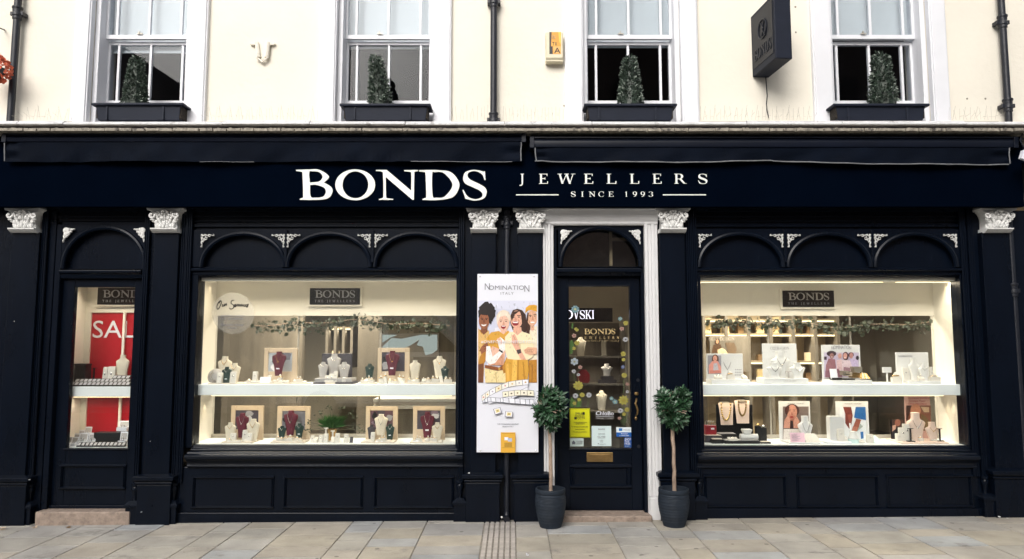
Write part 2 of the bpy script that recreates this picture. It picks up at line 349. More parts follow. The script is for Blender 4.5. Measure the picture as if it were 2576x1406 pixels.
GLY['1'] = (.5, stem(.26)[0:2]+[([(.06, .84), (.2, .84), (.2, 1), (.16, .92)], [])])
GLY['9'] = (.66, [(ellp(.32, .68, .30, .33, 26), [ellp(.32, .68, .17, .28, 26)]), ([(.62, .7), (.6, .4), (.46, .12), (.18, -.02), (.15, .02), (.36, .18), (.48, .42), (.49, .7)], [])])
GLY['3'] = (.6, [(band(.26, .75, .26, .25, -80, 160, tk(.13)), []), (band(.26, .28, .3, .29, -165, 88, tk(.14)), [])])
def serif(mb, text, x, z, h, y, track=.12, wx=1., depth=.006, width=None):
    """capitals standing on the line z, from x on, facing -y; returns the end"""
    adv = [(GLY[t][0] if t in GLY else .45) for t in text]
    if width:
        track = (width/(h*wx)-sum(adv))/max(1, len(text)-1)
    cur = x
    for t, a in zip(text, adv):
        if t in GLY:
            for i, (o, hs_) in enumerate(GLY[t][1]):
                yy = y-.0003*i
                mb.shape([(cur+p[0]*h*wx, z+p[1]*h) for p in o], [[(cur+p[0]*h*wx, z+p[1]*h) for p in hh] for hh in hs_], yy, y+depth)
        cur += (a+track)*h*wx
    return cur
def sans(name, text, x, z, size, y, mat, parent, align='LEFT', width=None, ext=.0008, shear=0., sp=1.):
    cu = bpy.data.curves.new('t', 'FONT'); cu.body = text; cu.size = size; cu.align_x = align; cu.extrude = ext; cu.resolution_u = 3; cu.shear = shear; cu.space_character = sp
    ob = bpy.data.objects.new('t', cu); me = bpy.data.meshes.new_from_object(ob)
    bpy.data.objects.remove(ob); bpy.data.curves.remove(cu)
    xs = [v.co.x for v in me.vertices] or [0, 1]
    k = width/(max(xs)-min(xs)) if width else 1
    x0 = (min(xs)+max(xs))/2 if align == 'CENTER' else min(xs)
    for v in me.vertices:
        a, b, d = v.co; v.co = ((a-x0)*k, -d, b)
    me.name = name; me.materials.clear(); me.materials.append(M[mat])
    o = bpy.data.objects.new(name, me); col.objects.link(o); place(o, (x, y-ext, z), parent); return o
# ================================================================ the setting: ground and street
GS = .0082                                           # the pavement rises gently along the shopfront
def gz(x): return GS*max(-9, min(9, x))
def slabs():
    mb = MB(); edges = [-9.2,-8.5,-7.9,-7.2,-6.7,-6.1,-5.6,-5.05,-4.55,-4.05,-3.62,-3.285,-2.93,-2.456,-2.22,-1.846,-1.353,-1.096,-.719,-.232,None,.03,.282,.798,1.176,1.432,1.93,2.317,2.564,3.07,3.5,3.95,4.5,4.9,5.5,6.0,6.6,7.2,7.9,8.5,9.2]
    tones = [S(172,167,156), S(175,167,153), S(169,165,157), S(168,167,163), S(176,167,151), S(172,166,155), S(166,167,165), S(173,165,149), S(171,166,156), S(169,165,158)]
    rr = random.Random(11)
    for a, b in zip(edges[:-1], edges[1:]):
        if a is None or b is None: continue
        y = .34+rr.uniform(-.2, .1)
        while y > -2.45:
            L = rr.uniform(.20, .40); y1 = max(y-L, -2.5); g = .0016; h = .0052
            t = rr.choice(tones); k = rr.uniform(.86, .96); mb.cc = (t[0]*k*.965, t[1]*k*.985, t[2]*k*1.03)
            x0, x1 = a+g, b-g; top = rr.uniform(-.0012, .0012); e = .004
            v = []
            for (xx, yy, zz) in ((x0, y1+h, -.02), (x1, y1+h, -.02), (x1, y-h, -.02), (x0, y-h, -.02), (x0+e, y1+h+e, 0), (x1-e, y1+h+e, 0), (x1-e, y-h-e, 0), (x0+e, y-h-e, 0)):
                v.append((xx, yy, gz(xx)+zz+(top if zz == 0 else 0)))
            mb.add(v, [(4,5,6,7),(0,1,5,4),(1,2,6,5),(2,3,7,6),(3,0,4,7)])
            y = y1
    o = mb.build('pavement', 'slab', base=(0, 0, 0)); struct(o)
    b = MB(); b.k = 0
    b.add([(-40, -2.5, gz(-9)-.007), (-9, -2.5, gz(-9)-.007), (9, -2.5, gz(9)-.007), (40, -2.5, gz(9)-.007), (-40, .6, gz(-9)-.007), (-9, .6, gz(-9)-.007), (9, .6, gz(9)-.007), (40, .6, gz(9)-.007)],
          [(0,1,5,4),(1,2,6,5),(2,3,7,6)])
    struct(b.build('pavement_bed', 'joint', base=(0, 0, 0)))
slabs()
g = MB(); g.add([(-150,-150,-.16),(150,-150,-.16),(150,150,-.16),(-150,150,-.16)], [(0,1,2,3)]); struct(g.build('road', 'asphalt', base=(0,0,0)))
g = MB(); g.box(-40, 40, -2.66, -2.505, -.16, .0); struct(g.build('kerb', 'kerb', base=(0,0,0), bevel=.02))
g = MB(); g.box(-40, 40, -14.2, -10.2, -.159, -.02); struct(g.build('far_pavement', 'kerb', base=(0,0,0)))
# slotted drain across the pavement
dr = thing('drainage_channel', (-.1, -.9, gz(-.1)), 'narrow slotted drain of parallel rails running from the central downpipe', 'drain')
b = MB(); b.box(-.225, .022, -2.5, .06, -.03, -.012); b.build('channel_bed', 'slot', dr)
for i in range(6):
    x = -.224+i*.0435; b = MB(); b.box(x, x+.032, -2.5, .06, -.02, .002+gz(x)); b.build('drain_bar', 'steel', dr, bevel=.003)

# ---- the houses across the street (seen as reflections in the panes)
def house(name, label, x0, x1, h, wall, roof, wins, gable=None):
    r = thing(name, ((x0+x1)/2, -14.2, -.02), label, 'house')
    b = MB(); b.box(x0, x1, -20, -14.2, -.1, h); b.build('wall', wall, r)
    b = MB()
    if gable:
        xm = (x0+x1)/2; b.shape([(x0-.3, h-.15), (x1+.3, h-.15), (xm, h+gable)], (), -20.2, -14.0)
    else: b.add([(x0,-14.0,h),(x1,-14.0,h),(x1,-17,h+1.7),(x0,-17,h+1.7),(x0,-20.2,h),(x1,-20.2,h)], [(0,1,2,3),(3,2,5,4),(0,3,4),(1,5,2)])
    b.build('roof', roof, r)
    for (wx, wz, ww, wh) in wins:
        b = MB(); b.box(wx-ww/2-.1, wx+ww/2+.1, -14.26, -14.21, wz-.1, wz+wh+.1); f = b.build('window', 'white', r)
        b = MB(); b.box(wx-ww/2, wx-.03, -14.28, -14.265, wz, wz+wh); b.box(wx+.03, wx+ww/2, -14.28, -14.265, wz, wz+wh); b.build('pane', 'plaque', f)
house('gabled_house', 'dark brick gabled house mirrored in the upper window above the narrow door', -17, -10.2, 9.35, 'brick', 'slate', [(-15+i*2.8, z, 1.0, 1.6) for i in range(2) for z in (1, 4, 7)], gable=2.3)
house('pale_house', 'pale low house across the street mirrored in the big window beside the poster', -10.1, 1.4, 7.2, 'palewall', 'slate', [(-9+i*2.1, z, 1.1, 1.7) for i in range(5) for z in (1.0, 4.2)])
house('brick_house', 'tall brown brick house across the street mirrored above the main door', 1.5, 16.5, 13.2, 'brick', 'slate', [(3.2+i*2.6, z, 1.0, 1.7) for i in range(5) for z in (1.0, 4.0, 7.2)])

vn = thing('white_van', (-2.6, -9.2, -.16), 'white delivery van parked across the street, mirrored in the big window', 'van')
b = MB(); prof = [(-4.9, .25), (-4.9, 1.9), (-4.8, 2.15), (-1.9, 2.15), (-1.6, 2.05), (-.85, 1.25), (-.1, 1.05), (.1, .8), (.1, .25)]
b.shape(prof, (), -10.0, -8.35); b.build('body', 'white', vn, bevel=.05)
b = MB(); b.shape([(-1.75, 1.95), (-1.05, 1.3), (-2.6, 1.3), (-2.6, 1.95)], (), -8.36, -8.33); b.build('side_window', 'plaque', vn)
for wx in (-4.0, -.75): b = MB(); b.tube([(wx, -8.55, .17), (wx, -8.30, .17)], .33, 20); b.build('wheel', 'black', vn)

# ================================================================ the shop building
YW, YA, YS = .12, .08, .24
shop = thing('shop_building', (0, .3, 0), 'cream rendered building with a navy jewellery shopfront below four sash windows', 'shop')
WIN = [(230, 475, 183, 519), (847, 1092, 803, 1135), (1465, 1712, 1421, 1757), (2088, 2337, 2045, 2385)]
zc_top = ZZ(299, -.02); zbot = 3.35; ztop = 6.3; zhead = 5.08
b = MB(); xs = [-7.5]
op = [(X(a, 150, YW), X(d, 150, YW)) for a, d, _, _ in WIN]
for a, d in op: xs += [a, d]
xs.append(7.5)
for i in range(0, len(xs), 2): b.box(xs[i], xs[i+1], YW, .5, zbot, ztop)
for a, d in op: b.box(a, d, YW, .5, zhead, ztop); b.box(a, d, YW+.05, .5, zbot, zc_top-.01)
b.box(-7.5, 7.5, YW-.002, .5, ztop+.001, 7.2)
b.build('wall', 'cream', shop)
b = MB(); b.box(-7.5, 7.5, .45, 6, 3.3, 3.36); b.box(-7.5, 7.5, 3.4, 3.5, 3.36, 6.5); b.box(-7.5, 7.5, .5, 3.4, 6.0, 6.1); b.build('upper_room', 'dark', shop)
# sash windows
for i, (a, d, oa, od) in enumerate(WIN):
    x0, x1 = op[i]; sw = part('sash_window', ((x0+x1)/2, YW, zc_top), shop)
    b = MB(); ax, bx_ = X(oa, 150, YA), X(od, 150, YA)
    for u, v in ((ax, x0+.004), (x1-.004, bx_)):
        b.box(u, v, YA, YW+.02, zc_top-.02, zhead+.15)
        b.box(u+.012, v-.012, YA-.012, YA+.001, zc_top-.02, zhead+.15) if v-u > .06 else 0
    b.box(ax, bx_, YA-.004, YW+.02, zhead+.152, zhead+.32)
    b.build('architrave', 'white', sw, bevel=.006)
    b = MB(); fw = .045
    b.box(x0+.001, x0+fw, YW+.03, .4, zc_top-.02, zhead); b.box(x1-fw, x1-.001, YW+.03, .4, zc_top-.02, zhead); b.box(x0+fw, x1-fw, YW+.03, .4, zhead-.05, zhead-.001)
    b.box(x0+fw, x1-fw, YW+.03, .45, zc_top-.02, zc_top+.03)
    b.build('box_frame', 'white', sw, bevel=.004)
    L, Rr = x0+fw, x1-fw; wd_ = Rr-L
    zm = ZZ(93, YS); zl = ZZ(254, YS+.05)
    def sash(nm, Y, z0, z1, top, bot):
        m = MB(); m.box(L, L+.022, Y, Y+.04, z0, z1); m.box(Rr-.022, Rr, Y, Y+.04, z0, z1)
        m.box(L+.022, Rr-.022, Y+.001, Y+.04, z0, z0+bot); m.box(L+.022, Rr-.022, Y+.001, Y+.04, z1-top, z1)
        for t in (.125, .5, .875):
            xx = L+wd_*t; m.box(xx-.011, xx+.011, Y+.004, Y+.036, z0+bot, z1-top)
        m.build(nm, 'white', sw, bevel=.003)
        p = MB(); p.box(L+.02, Rr-.02, Y+.018, Y+.022, z0+.01, z1-.01); p.build('pane', 'oldglass', sw)
    sash('upper_sash', YS, zm-.018, zhead-.05, .05, .04)
    sash('lower_sash', YS+.05, zl-.05, zm-.02, .035, .055)
    m = MB(); bz = ZZ((130, 119, 116, 92)[i], YS+.12); m.box(L-.02, Rr+.02, YS+.11, YS+.115, bz, zhead); m.box(L-.02, Rr+.02, YS+.105, YS+.12, bz-.02, bz); m.build('blind', 'blind', sw)
    m = MB(); m.box((L+Rr)/2-.1, (L+Rr)/2-.05, YS-.012, YS+.0, zm+.022, zm+.034); m.box((L+Rr)/2-.085, (L+Rr)/2-.075, YS-.02, YS, zm+.022, zm+.05); m.build('sash_lock', 'rail', sw)

# cornice ledge over the shop sign
cor = part('cornice', (0, 0, zc_top), shop)
yc = -.14
z1, z2, z3, z4 = ZZ(301, yc), ZZ(315, yc), ZZ(322, yc-.03), ZZ(329, yc-.06)
rr = random.Random(3)
b = MB(); x = -7.5
xs = [-7.5, -4.25] + [X(p, 305, yc) for p in (160, 560, 780, 1020, 1270, 1490, 1880, 2120, 2430)] + [7.5]
for u, v in zip(xs[:-1], xs[1:]):
    j = rr.uniform(-.008, .008); dz = rr.uniform(-.006, .004)
    b.xprof(u, v-.004, [(.2, z1+.008), (yc+.05+j, z1+.004+dz), (yc+.012+j, z1-.008+dz), (yc+.008+j, z1-.02), (yc-.01+j, z1-.03), (yc-.012+j, z2+.004), (yc+.02, z2), (.2, z2)])
b.build('stone_ledge', 'whitestone', cor, bevel=.004)
b = MB(); b.box(-7.5, 7.5, yc+.03, .2, z3-.004, z2+.001); b.build('shadow_gap', 'dark', cor)  # dark strip with the shadow line under the ledge in its colour
b = MB(); n = 300
for i in range(n):
    u = -5.2+i*10.4/n; h = rr.uniform(.05, .6)
    b.box(u, u+.021, yc-.005+rr.uniform(-.006, .006), yc+.03, z3-.01, z3+(z2-z3)*.55*h)
b.box(-7.5, 7.5, yc-.02, .2, z4+.004, z3-.002)
for i in range(90):
    u = -5.2+i*.1156; w = rr.uniform(.10, .115); b.box(u, u+w, yc-.05+rr.uniform(-.003, .002), yc-.019, z4+.002+rr.uniform(0, .003), z3-.005-rr.uniform(0, .004))
b.build('flashing', 'lead', cor)
# main dark shopfront carcass
b = MB()
zf0, zf1 = ZZ(519.5, -.05), ZZ(409, -.05)
b.box(-7.5, X(2573, 460, -.05), .0, .5, zf0+.004, z4+.003)
b.box(-7.5, 7.5, .5, .55, 2.96, 3.3)
zg = -.3
def pier(p0, p1, pr, Y): b.box(X(p0, pr, Y), X(p1, pr, Y), Y, .5, zg, zf0+.0035)
b.box(-7.5, X(128, 800, .15), .15, .5, zg, zf0+.0035)
pier(362, 474, 800, .15); pier(1160, 1368, 800, .15); pier(1660, 1752, 800, .15)
b.box(X(2432, 800, .15), 7.5, .15, .5, zg, zf0+.0035)
b.build('shopfront_carcass', 'navy', shop, bevel=.004)

# pilasters
def capital(x, z0, z1, wd_, par):
    """leafy white capital between z0 (bottom) and z1, wd_ = width over the scrolls, front at about y=.05"""
    h = z1-z0; w = wd_/2; m = MB(); y0 = .06
    bw = w*.74
    m.xprof(x-w*.86, x+w*.86, [(.2, z0), (y0+.004, z0), (y0-.012, z0+h*.035), (y0-.03, z0+h*.10), (y0-.036, z0+h*.12), (y0-.036, z0+h*.165), (.2, z0+h*.165)])
    rings = []
    for t, k in ((.165, .74), (.3, .735), (.45, .72), (.6, .74), (.75, .82), (.86, .92)):
        yy = y0+.0-.03*max(0, (t-.4)); ww = w*k
        rings.append([(x-ww, .2, z0+h*t), (x-ww, yy+.012, z0+h*t), (x-ww+.012, yy, z0+h*t), (x+ww-.012, yy, z0+h*t), (x+ww, yy+.012, z0+h*t), (x+ww, .2, z0+h*t)])
    m.loft([r for r in rings])
    # moulded abacus with hollow sides
    for t0, t1, k, yf in ((.86, .92, 1.0, -.012), (.92, 1., 1.16, -.035)):
        o = [(x-w*k, .2)]+[(x-w*k+2*w*k*i/8, y0+yf+.022*math.sin(math.pi*i/8)) for i in range(9)]+[(x+w*k, .2)]
        m.loft([[(p[0]*1-(p[0]-x)*(.04 if t == t0 else 0), p[1], z0+h*t) for p in o] for t in (t0, t1)])
    for s in (-1, 1):
        # scroll: spiral tube plus its stalk rising out of the middle
        cx_, cz = x+s*w*.80, z0+h*.70; pts, rs = [], []
        for i in range(26):
            a = 2.2*math.pi*i/25+math.pi*.62; r = w*.235*(1-.80*i/25)
            pts.append((cx_-s*r*math.cos(a)*-1, y0-.03-.012*i/25, cz+r*math.sin(a))); rs.append(w*.085*(1-.25*i/25))
        p0 = pts[0]
        st = [(x+s*w*.10, y0-.012, z0+h*.22), (x+s*w*.30, y0-.018, z0+h*.40), (x+s*w*.45, y0-.024, z0+h*.62), (x+s*w*.58, y0-.028, z0+h*.80)]
        m.tube(st+pts[3:], [w*.075]*4+rs[3:], 7)
        m.ell((cx_, y0-.036, cz), (w*.06, .014, w*.06), 8, 5)
        m.ell((cx_-s*w*.02, y0-.02, cz-h*.17), (w*.17, .018, h*.05), 9, 5)
        m.ell((cx_-s*w*.07, y0-.012, cz-h*.24), (w*.11, .014, h*.05), 9, 5)
        # leaves on the bell
        for (lx, lz, lw, lh, lr) in ((.52, .30, .16, .13, .1), (.58, .44, .13, .11, .4), (.36, .27, .14, .10, -.3), (.20, .60, .15, .09, -.5), (.34, .72, .15, .07, .6), (.17, .80, .10, .06, 0), (.45, .86, .12, .045, .5), (.13, .40, .09, .12, 0)):
            m.ell((x+s*w*lx, y0-.006-.03*max(0, lz-.4), z0+h*lz), (w*lw, .016, h*lh), 9, 5)
        for (lx, lz, lr2) in ((.52, .30, .05), (.20, .60, .045), (.35, .27, .04)):
            m.tube([(x+s*w*(lx+.1*math.cos(a_)), y0-.02, z0+h*(lz+.08*math.sin(a_))) for a_ in [R(20*k) for k in range(12)]], w*.022, 5)
    for a_ in range(5):
        an = R(18+36*a_); m.ell((x+w*.19*math.cos(an), y0-.034, z0+h*(.84+.085*math.sin(an))), (w*.085, .013, h*.045), 8, 5)
    m.ell((x, y0-.045, z0+h*.87), (w*.06, .012, h*.035), 8, 5)
    m.ell((x, y0-.014, z0+h*.36), (w*.10, .018, h*.13), 9, 6); m.tube([(x, y0-.012, z0+h*.45), (x, y0-.022, z0+h*.78)], [w*.03, w*.05], 6)
    return m.build('capital', 'plaster', par, smooth=True)
def colonnette(px, pref, Y, par, base=True):
    """thin reeded strip beside a pilaster ending in a little flared base"""
    x = X(px, pref, Y); m = MB(); zb = gz(x)+.31
    for k in (-1, 0, 1): m.tube([(x+k*.017, Y, zb+.02), (x+k*.017, Y, zf0+.003)], .0095, 6)
    if base:
        w = .034
        m.lathe([(w*.55, zb+.03), (w*1.0, zb+.022), (w*1.0, zb+.002), (w*.75, zb-.005), (w*.95, zb-.02), (w*.95, zb-.035), (w*.8, zb-.045), (w*.42, zb-.115), (w*.5, zb-.12)], x, Y+.006, 10)
        m.loft([[(x-.05, Y-.05, zg), (x+.05, Y-.05, zg), (x+.05, .16, zg), (x-.05, .16, zg)], [(x-.05, Y-.05, zb-.155), (x+.05, Y-.05, zb-.155), (x+.05, .16, zb-.155), (x-.05, .16, zb-.155)]])
        m.loft([[(x-.062, Y-.062, zb-.17), (x+.062, Y-.062, zb-.17), (x+.062, .16, zb-.17), (x-.062, .16, zb-.17)], [(x-.062, Y-.062, zb-.15), (x+.062, Y-.062, zb-.15), (x+.062, .16, zb-.15), (x-.062, .16, zb-.15)], [(x-.03, Y-.03, zb-.118), (x+.03, Y-.03, zb-.118), (x+.03, .16, zb-.118), (x-.03, .16, zb-.118)]])
    return m.build('colonnette', 'navy', par, smooth=True)
PIL = [(58.5, 62, 28, 99, 600, -13, 76), (419, 93, 388, 450, 600, 340, 437), (1219.5, 88, 1186, 1248, 600, 1172, 1264), (1334.5, 91, 1303, 1366, 600, 1290, 1379), (1690, 91, 1659, 1722, 600, 1663, 1744), (2504, 92, 2470, 2541, 600, 2492, 2600)]
for i, (cx_, cw, s0, s1, pr, q0, q1) in enumerate(PIL):
    Y = .09; x0, x1 = X(s0, pr, Y), X(s1, pr, Y); xm = (x0+x1)/2
    pl = part('pilaster', (xm, Y, 0), shop)
    b = MB(); b.box(x0, x1, Y, .16, zg, ZZ(584, Y)); b.build('shaft', 'navy', pl, bevel=.005)
    zt = ZZ(1192, .05)+gz(xm)*.8; hw = (x1-x0)/2+.045
    b = MB()
    def fr(o, z): return [(xm-hw-o, .05-o, z), (xm+hw+o, .05-o, z), (xm+hw+o, .16, z), (xm-hw-o, .16, z)]
    b.loft([fr(-.008, zg), fr(-.008, gz(xm)+.05), fr(-.012, gz(xm)+.20), fr(-.008, zt-.075)])
    b.loft([fr(.0, zt-.072), fr(.006, zt-.06), fr(.004, zt-.05)]); b.loft([fr(.004, zt-.047), fr(.02, zt-.032), fr(.022, zt-.006), fr(.012, zt), fr(-.03, zt+.012)])
    b.build('pedestal', 'navy', pl, bevel=.004)
    capital(xm, ZZ(585, .07), zf0+.002, .268, pl)
for px, pr, bs_ in ((112, 600, 1), (365, 700, 1), (463, 600, 1), (476, 600, 0), (1160, 800, 1), (1750, 800, 1), (2448, 700, 1), (1736, 800, 0), (2434, 800, 0)):
    colonnette(px, pr, .125, shop, bs_)
# ---------------------------------------------------------------- arches, shop windows, doors
def lace(x, z, s, par, k=1., fat=False):
    """white filigree corner ornament; corner at (x, z) pointing down and sideways (s=+1 runs to +x)"""
    m = MB(); Y = .118; L = .152*k
    rr = random.Random(5)
    def blob(u, v, r, r2=None, th=.012): m.ell((x+s*u, Y, z-v), (r, th, r2 or r), 9, 5)
    def curl(u, v, r, a0, a1, w): m.tube([(x+s*(u+r*math.cos(R(a0+(a1-a0)*i/12))), Y-.004, z-(v+r*math.sin(R(a0+(a1-a0)*i/12)))) for i in range(13)], w, 6)
    if fat:
        for (u, v, r, r2) in ((.03, .03, .03, .03), (.06, .022, .022, .02), (.03, .07, .02, .026), (.09, .022, .02, .014), (.06, .055, .022, .02), (.02, .105, .012, .024), (.012, .14, .008, .018), (.115, .018, .014, .009), (.085, .045, .014, .012), (.045, .09, .012, .016)): blob(u*k, v*k, r*k, r2*k)
        for (u, v, r, a0, a1) in ((.035, .03, .026, 0, 330), (.055, .06, .022, 40, 330), (.028, .09, .016, -60, 200)): curl(u*k, v*k, r*k, a0, a1, .006*k)
    else:
        for i in range(9):
            t = i/8; r = (.0115-.004*t)*k
            blob(.008*k+t*L*.93, .010*k+.006*k*math.sin(i*2.1), r*1.1, r*.8); blob(.010*k+.006*k*math.sin(i*2.1), .008*k+t*L*.93, r*.8, r*1.1)
        for (u, v, r, a0, a1) in ((.035, .035, .018, 0, 300), (.07, .026, .015, 60, 360), (.026, .07, .015, -60, 250), (.06, .052, .014, 0, 280), (.10, .02, .010, 0, 280), (.02, .10, .010, 90, 360), (.042, .062, .010, 0, 360)): curl(u*k, v*k, r*k, a0, a1, .0048*k)
        blob(L*.97, .016*k, .014*k, .008*k); blob(.014*k, L*.97, .008*k, .014*k)
    return m.build('corner_ornament', 'lace', par, smooth=True)
def arches(px_list, pyb, pyt, pr, fat, par, glass=False, top=None):
    """row of blind half-round arches; px_list = [(left, right)...] at row pr; frame bottom pyb, apex pyt"""
    Y = .14
    zb, zt = ZZ(pyb, Y), ZZ(pyt, Y); ztf = ZZ(top or pyt-18, Y)
    for (a, d) in px_list:
        x0, x1 = X(a, pr, Y), X(d, pr, Y); xm, hw = (x0+x1)/2, (x1-x0)/2
        ap = part('arch_panel', (xm, Y, zb), par)
        N = 26; arc = [(xm-hw*math.cos(math.pi*i/N), zb+(zt-zb)*max(0, math.sin(math.pi*i/N))**.92) for i in range(N+1)]
        m = MB(); m.shape([(x0-.02, zb-.004), (x0-.02, ztf), (x1+.02, ztf), (x1+.02, zb-.004)], [[(p[0], p[1]+.001) for p in arc[1:-1]]+[(x1-.01, zb), (x0+.01, zb)]], Y, .24)
        m.build('spandrel', 'navy', ap)
        m = MB(); m.tube([(p[0], Y-.003, p[1]) for p in arc], .021, 8); m.build('arch_rib', 'navy', ap, smooth=True)
        m = MB(); m.box(x0, x1, .19 if not glass else .2, .215 if not glass else .204, zb-.004, zt+.02); m.build('tympanum' if not glass else 'pane', 'navy' if not glass else 'glass', ap)
        k = .84 if fat else .74
        dz_ = .030 if fat else .050
        lace(x0-.004, ztf-dz_, 1, ap, k, fat); lace(x1+.004, ztf-dz_, -1, ap, k, fat)
def panel(x0, x1, z0, z1, Y, par, nm='riser_panel', w=.028):
    """moulded frame around a sunk field"""
    m = MB()
    pr = lambda y, z: None
    for (u, v) in ((z0, 1), (z1, -1)):
        m.xprof(x0, x1, [(Y+.02, u), (Y-.004, u), (Y-.024, u+v*w*.34), (Y-.024, u+v*w*.55), (Y+.012, u+v*w)][::v])
    for (u, v) in ((x0, 1), (x1, -1)):
        P = [(Y+.02, u), (Y-.003, u), (Y-.015, u+v*w*.3), (Y-.003, u+v*w*.55), (Y-.011, u+v*w*.8), (Y+.02, u+v*w)]
        n = len(P); m.add([(p[1], p[0], z0+.001) for p in P]+[(p[1], p[0], z1-.001) for p in P], [(i, (i+1) % n, (i+1) % n+n, i+n) for i in range(n)])
    return m.build(nm, 'gloss', par)
YG = .21
def shop_window(gl, gr, pr, gt, gb, px_arch, fx0, fx1, sillpx, panels, py_pan, ground_px):
    """gl, gr glass edges at row pr; gt, gb glass top/bottom rows"""
    x0, x1 = X(gl, pr, YG), X(gr, pr, YG); z0, z1 = ZZ(gb, YG), ZZ(gt, YG)
    w = part('shop_window', ((x0+x1)/2, .15, 0), shop)
    fa, fb = X(fx0, 800, .15), X(fx1, 800, .15)
    za = ZZ(672, .14); zt = ZZ(578, .14)
    m = MB()
    # header: stepped mouldings under the sign board
    m.box(fa, fb, .17, .5, zt, zf0+.003)
    for k, (p0, p1, y) in enumerate(((521, 533, .13), (540, 547, .145), (552, 558, .15), (562, 571, .145))):
        m.box(fa, fb, y, .18, ZZ(p1, y), ZZ(p0, y)-.004)
    # rail between the arches and the glass
    m.xprof(fa, fb, [(.3, ZZ(697, .15)), (.18, ZZ(697, .15)), (.155, ZZ(692, .15)), (.15, ZZ(690, .15)), (.15, ZZ(684, .15)), (.125, ZZ(681, .13)), (.12, ZZ(677, .13)), (.135, ZZ(674, .13)), (.14, za-.004), (.3, za-.004)])
    # side posts
    m.box(fa, x0, .155, .3, z0-.02, za); m.box(x1, fb, .155, .3, z0-.02, za)
    m.box(fa, X(px_arch[0][0], 640, .14)-.018, .142, .3, za, zt); m.box(X(px_arch[-1][1], 640, .14)+.018, fb, .142, .3, za, zt)
    m.build('window_frame', 'navy', w, bevel=.005)
    for (p, q_) in zip(px_arch[:-1], px_arch[1:]):
        m = MB(); xx = (X(p[1], 640, .14)+X(q_[0], 640, .14))/2; m.box(xx-.012, xx+.012, .118, .16, ZZ(660, .12), zt-.002); m.build('mullion', 'navy', w, bevel=.004)
    # sill mouldings
    s0, s1 = X(sillpx[0], 1140, .08), X(sillpx[1], 1140, .08)
    zs = z0
    m = MB(); d = lambda n: zs-n
    m.xprof(s0+.02, s1-.02, [(.3, d(.0)), (.185, d(.0)), (.175, d(.006)), (.172, d(.022)), (.14, d(.028)), (.135, d(.034)), (.135, d(.044)), (.3, d(.044))])
    m.xprof(s0, s1, [(.3, d(.046)), (.125, d(.046)), (.11, d(.052)), (.105, d(.062)), (.07, d(.070)), (.062, d(.078)), (.064, d(.100)), (.085, d(.108)), (.10, d(.125)), (.118, d(.14)), (.12, d(.158)), (.112, d(.166)), (.112, d(.176)), (.125, d(.182)), (.3, d(.182))])
    m.build('sill', 'gloss', w, bevel=.003)
    m = MB(); m.box(fa, fb, .14, .4, -.3, zs-.18); m.box(fa, fb, .115, .15, -.3, gz((x0+x1)/2)+.075); m.build('stall_riser', 'navy', w, bevel=.006)
    for (a, d_) in panels: panel(X(a, 1240, .14), X(d_, 1240, .14), ZZ(py_pan[1], .14), ZZ(py_pan[0], .14), .14, w)
    arches(px_arch, 672, 588, 640, False, w, top=576)
    m = MB(); m.box(x0-.01, x1+.01, YG, YG+.008, z0-.01, z1+.01); m.build('pane', 'glass', w)
    # showcase behind the glass
    D = .62; cz = ZZ(794, D); sz1, sz0 = ZZ(967, YG+.03), ZZ(994, YG+.03)
    cs = part('showcase', ((x0+x1)/2, .4, z0), shop)
    e = .035
    m = MB(); m.box(x0-.5, x1+.5, D, D+.03, cz, z1+.15); m.build('back_panel', 'case', cs)
    m = MB(); m.box(x0-e-.02, x0-e, YG+.02, D+.06, z0, z1+.15); m.box(x1+e, x1+e+.02, YG+.02, D+.06, z0, z1+.15); m.build('side_wall', 'case', cs)
    m = MB(); m.box(x0-e, x1+e, YG+.05, D, z1+.06, z1+.09); m.box(x0-.2, x1+.2, YG+.012, YG+.045, z1-.012, z1+.3); m.build('case_ceiling', 'case', cs)
    m = MB(); m.box(x0-e+.001, x1+e-.001, YG+.03, D+.02, sz0, sz1); m.build('display_shelf', 'shelf', cs, bevel=.003)
    m = MB(); m.box(x0-e+.001, x1+e-.001, YG+.012, D+.04, z0-.12, z0+.002); m.build('case_floor', 'shelf', cs)
    m = MB(); m.box(x0-e, x1+e, D+.02, D+.024, z0+.02, cz); m.build('sliding_screen', 'screen', cs)
    m = MB(); m.box(x0-e, x1+e, D+.01, D+.03, z0+.003, z0+.035)
    for t in (.33, .67): xx = x0+(x1-x0)*t; m.box(xx-.008, xx+.008, D+.015, D+.02, z0+.035, sz0); m.box(xx-.008, xx+.008, D+.015, D+.02, sz1, cz)
    m.build('screen_rail', 'rail', cs)
    return dict(x0=x0, x1=x1, z0=z0, z1=z1, cz=cz, s1=sz1, s0=sz0, D=D, part=w, case=cs)
WA = shop_window(498, 1148, 900, 703, 1118, [(508, 716), (724, 932), (944, 1149)], 470, 1165, (466, 1164), [(484, 690), (714, 914), (941, 1143)], (1196, 1279), 1300)
WB = shop_window(1763, 2416, 900, 703, 1120, [(1758, 1968), (1981, 2188), (2199, 2404)], 1748, 2436, (1756, 2463), [(1771, 1978), (2004, 2210), (2230, 2446)], (1193, 1277), 1295)

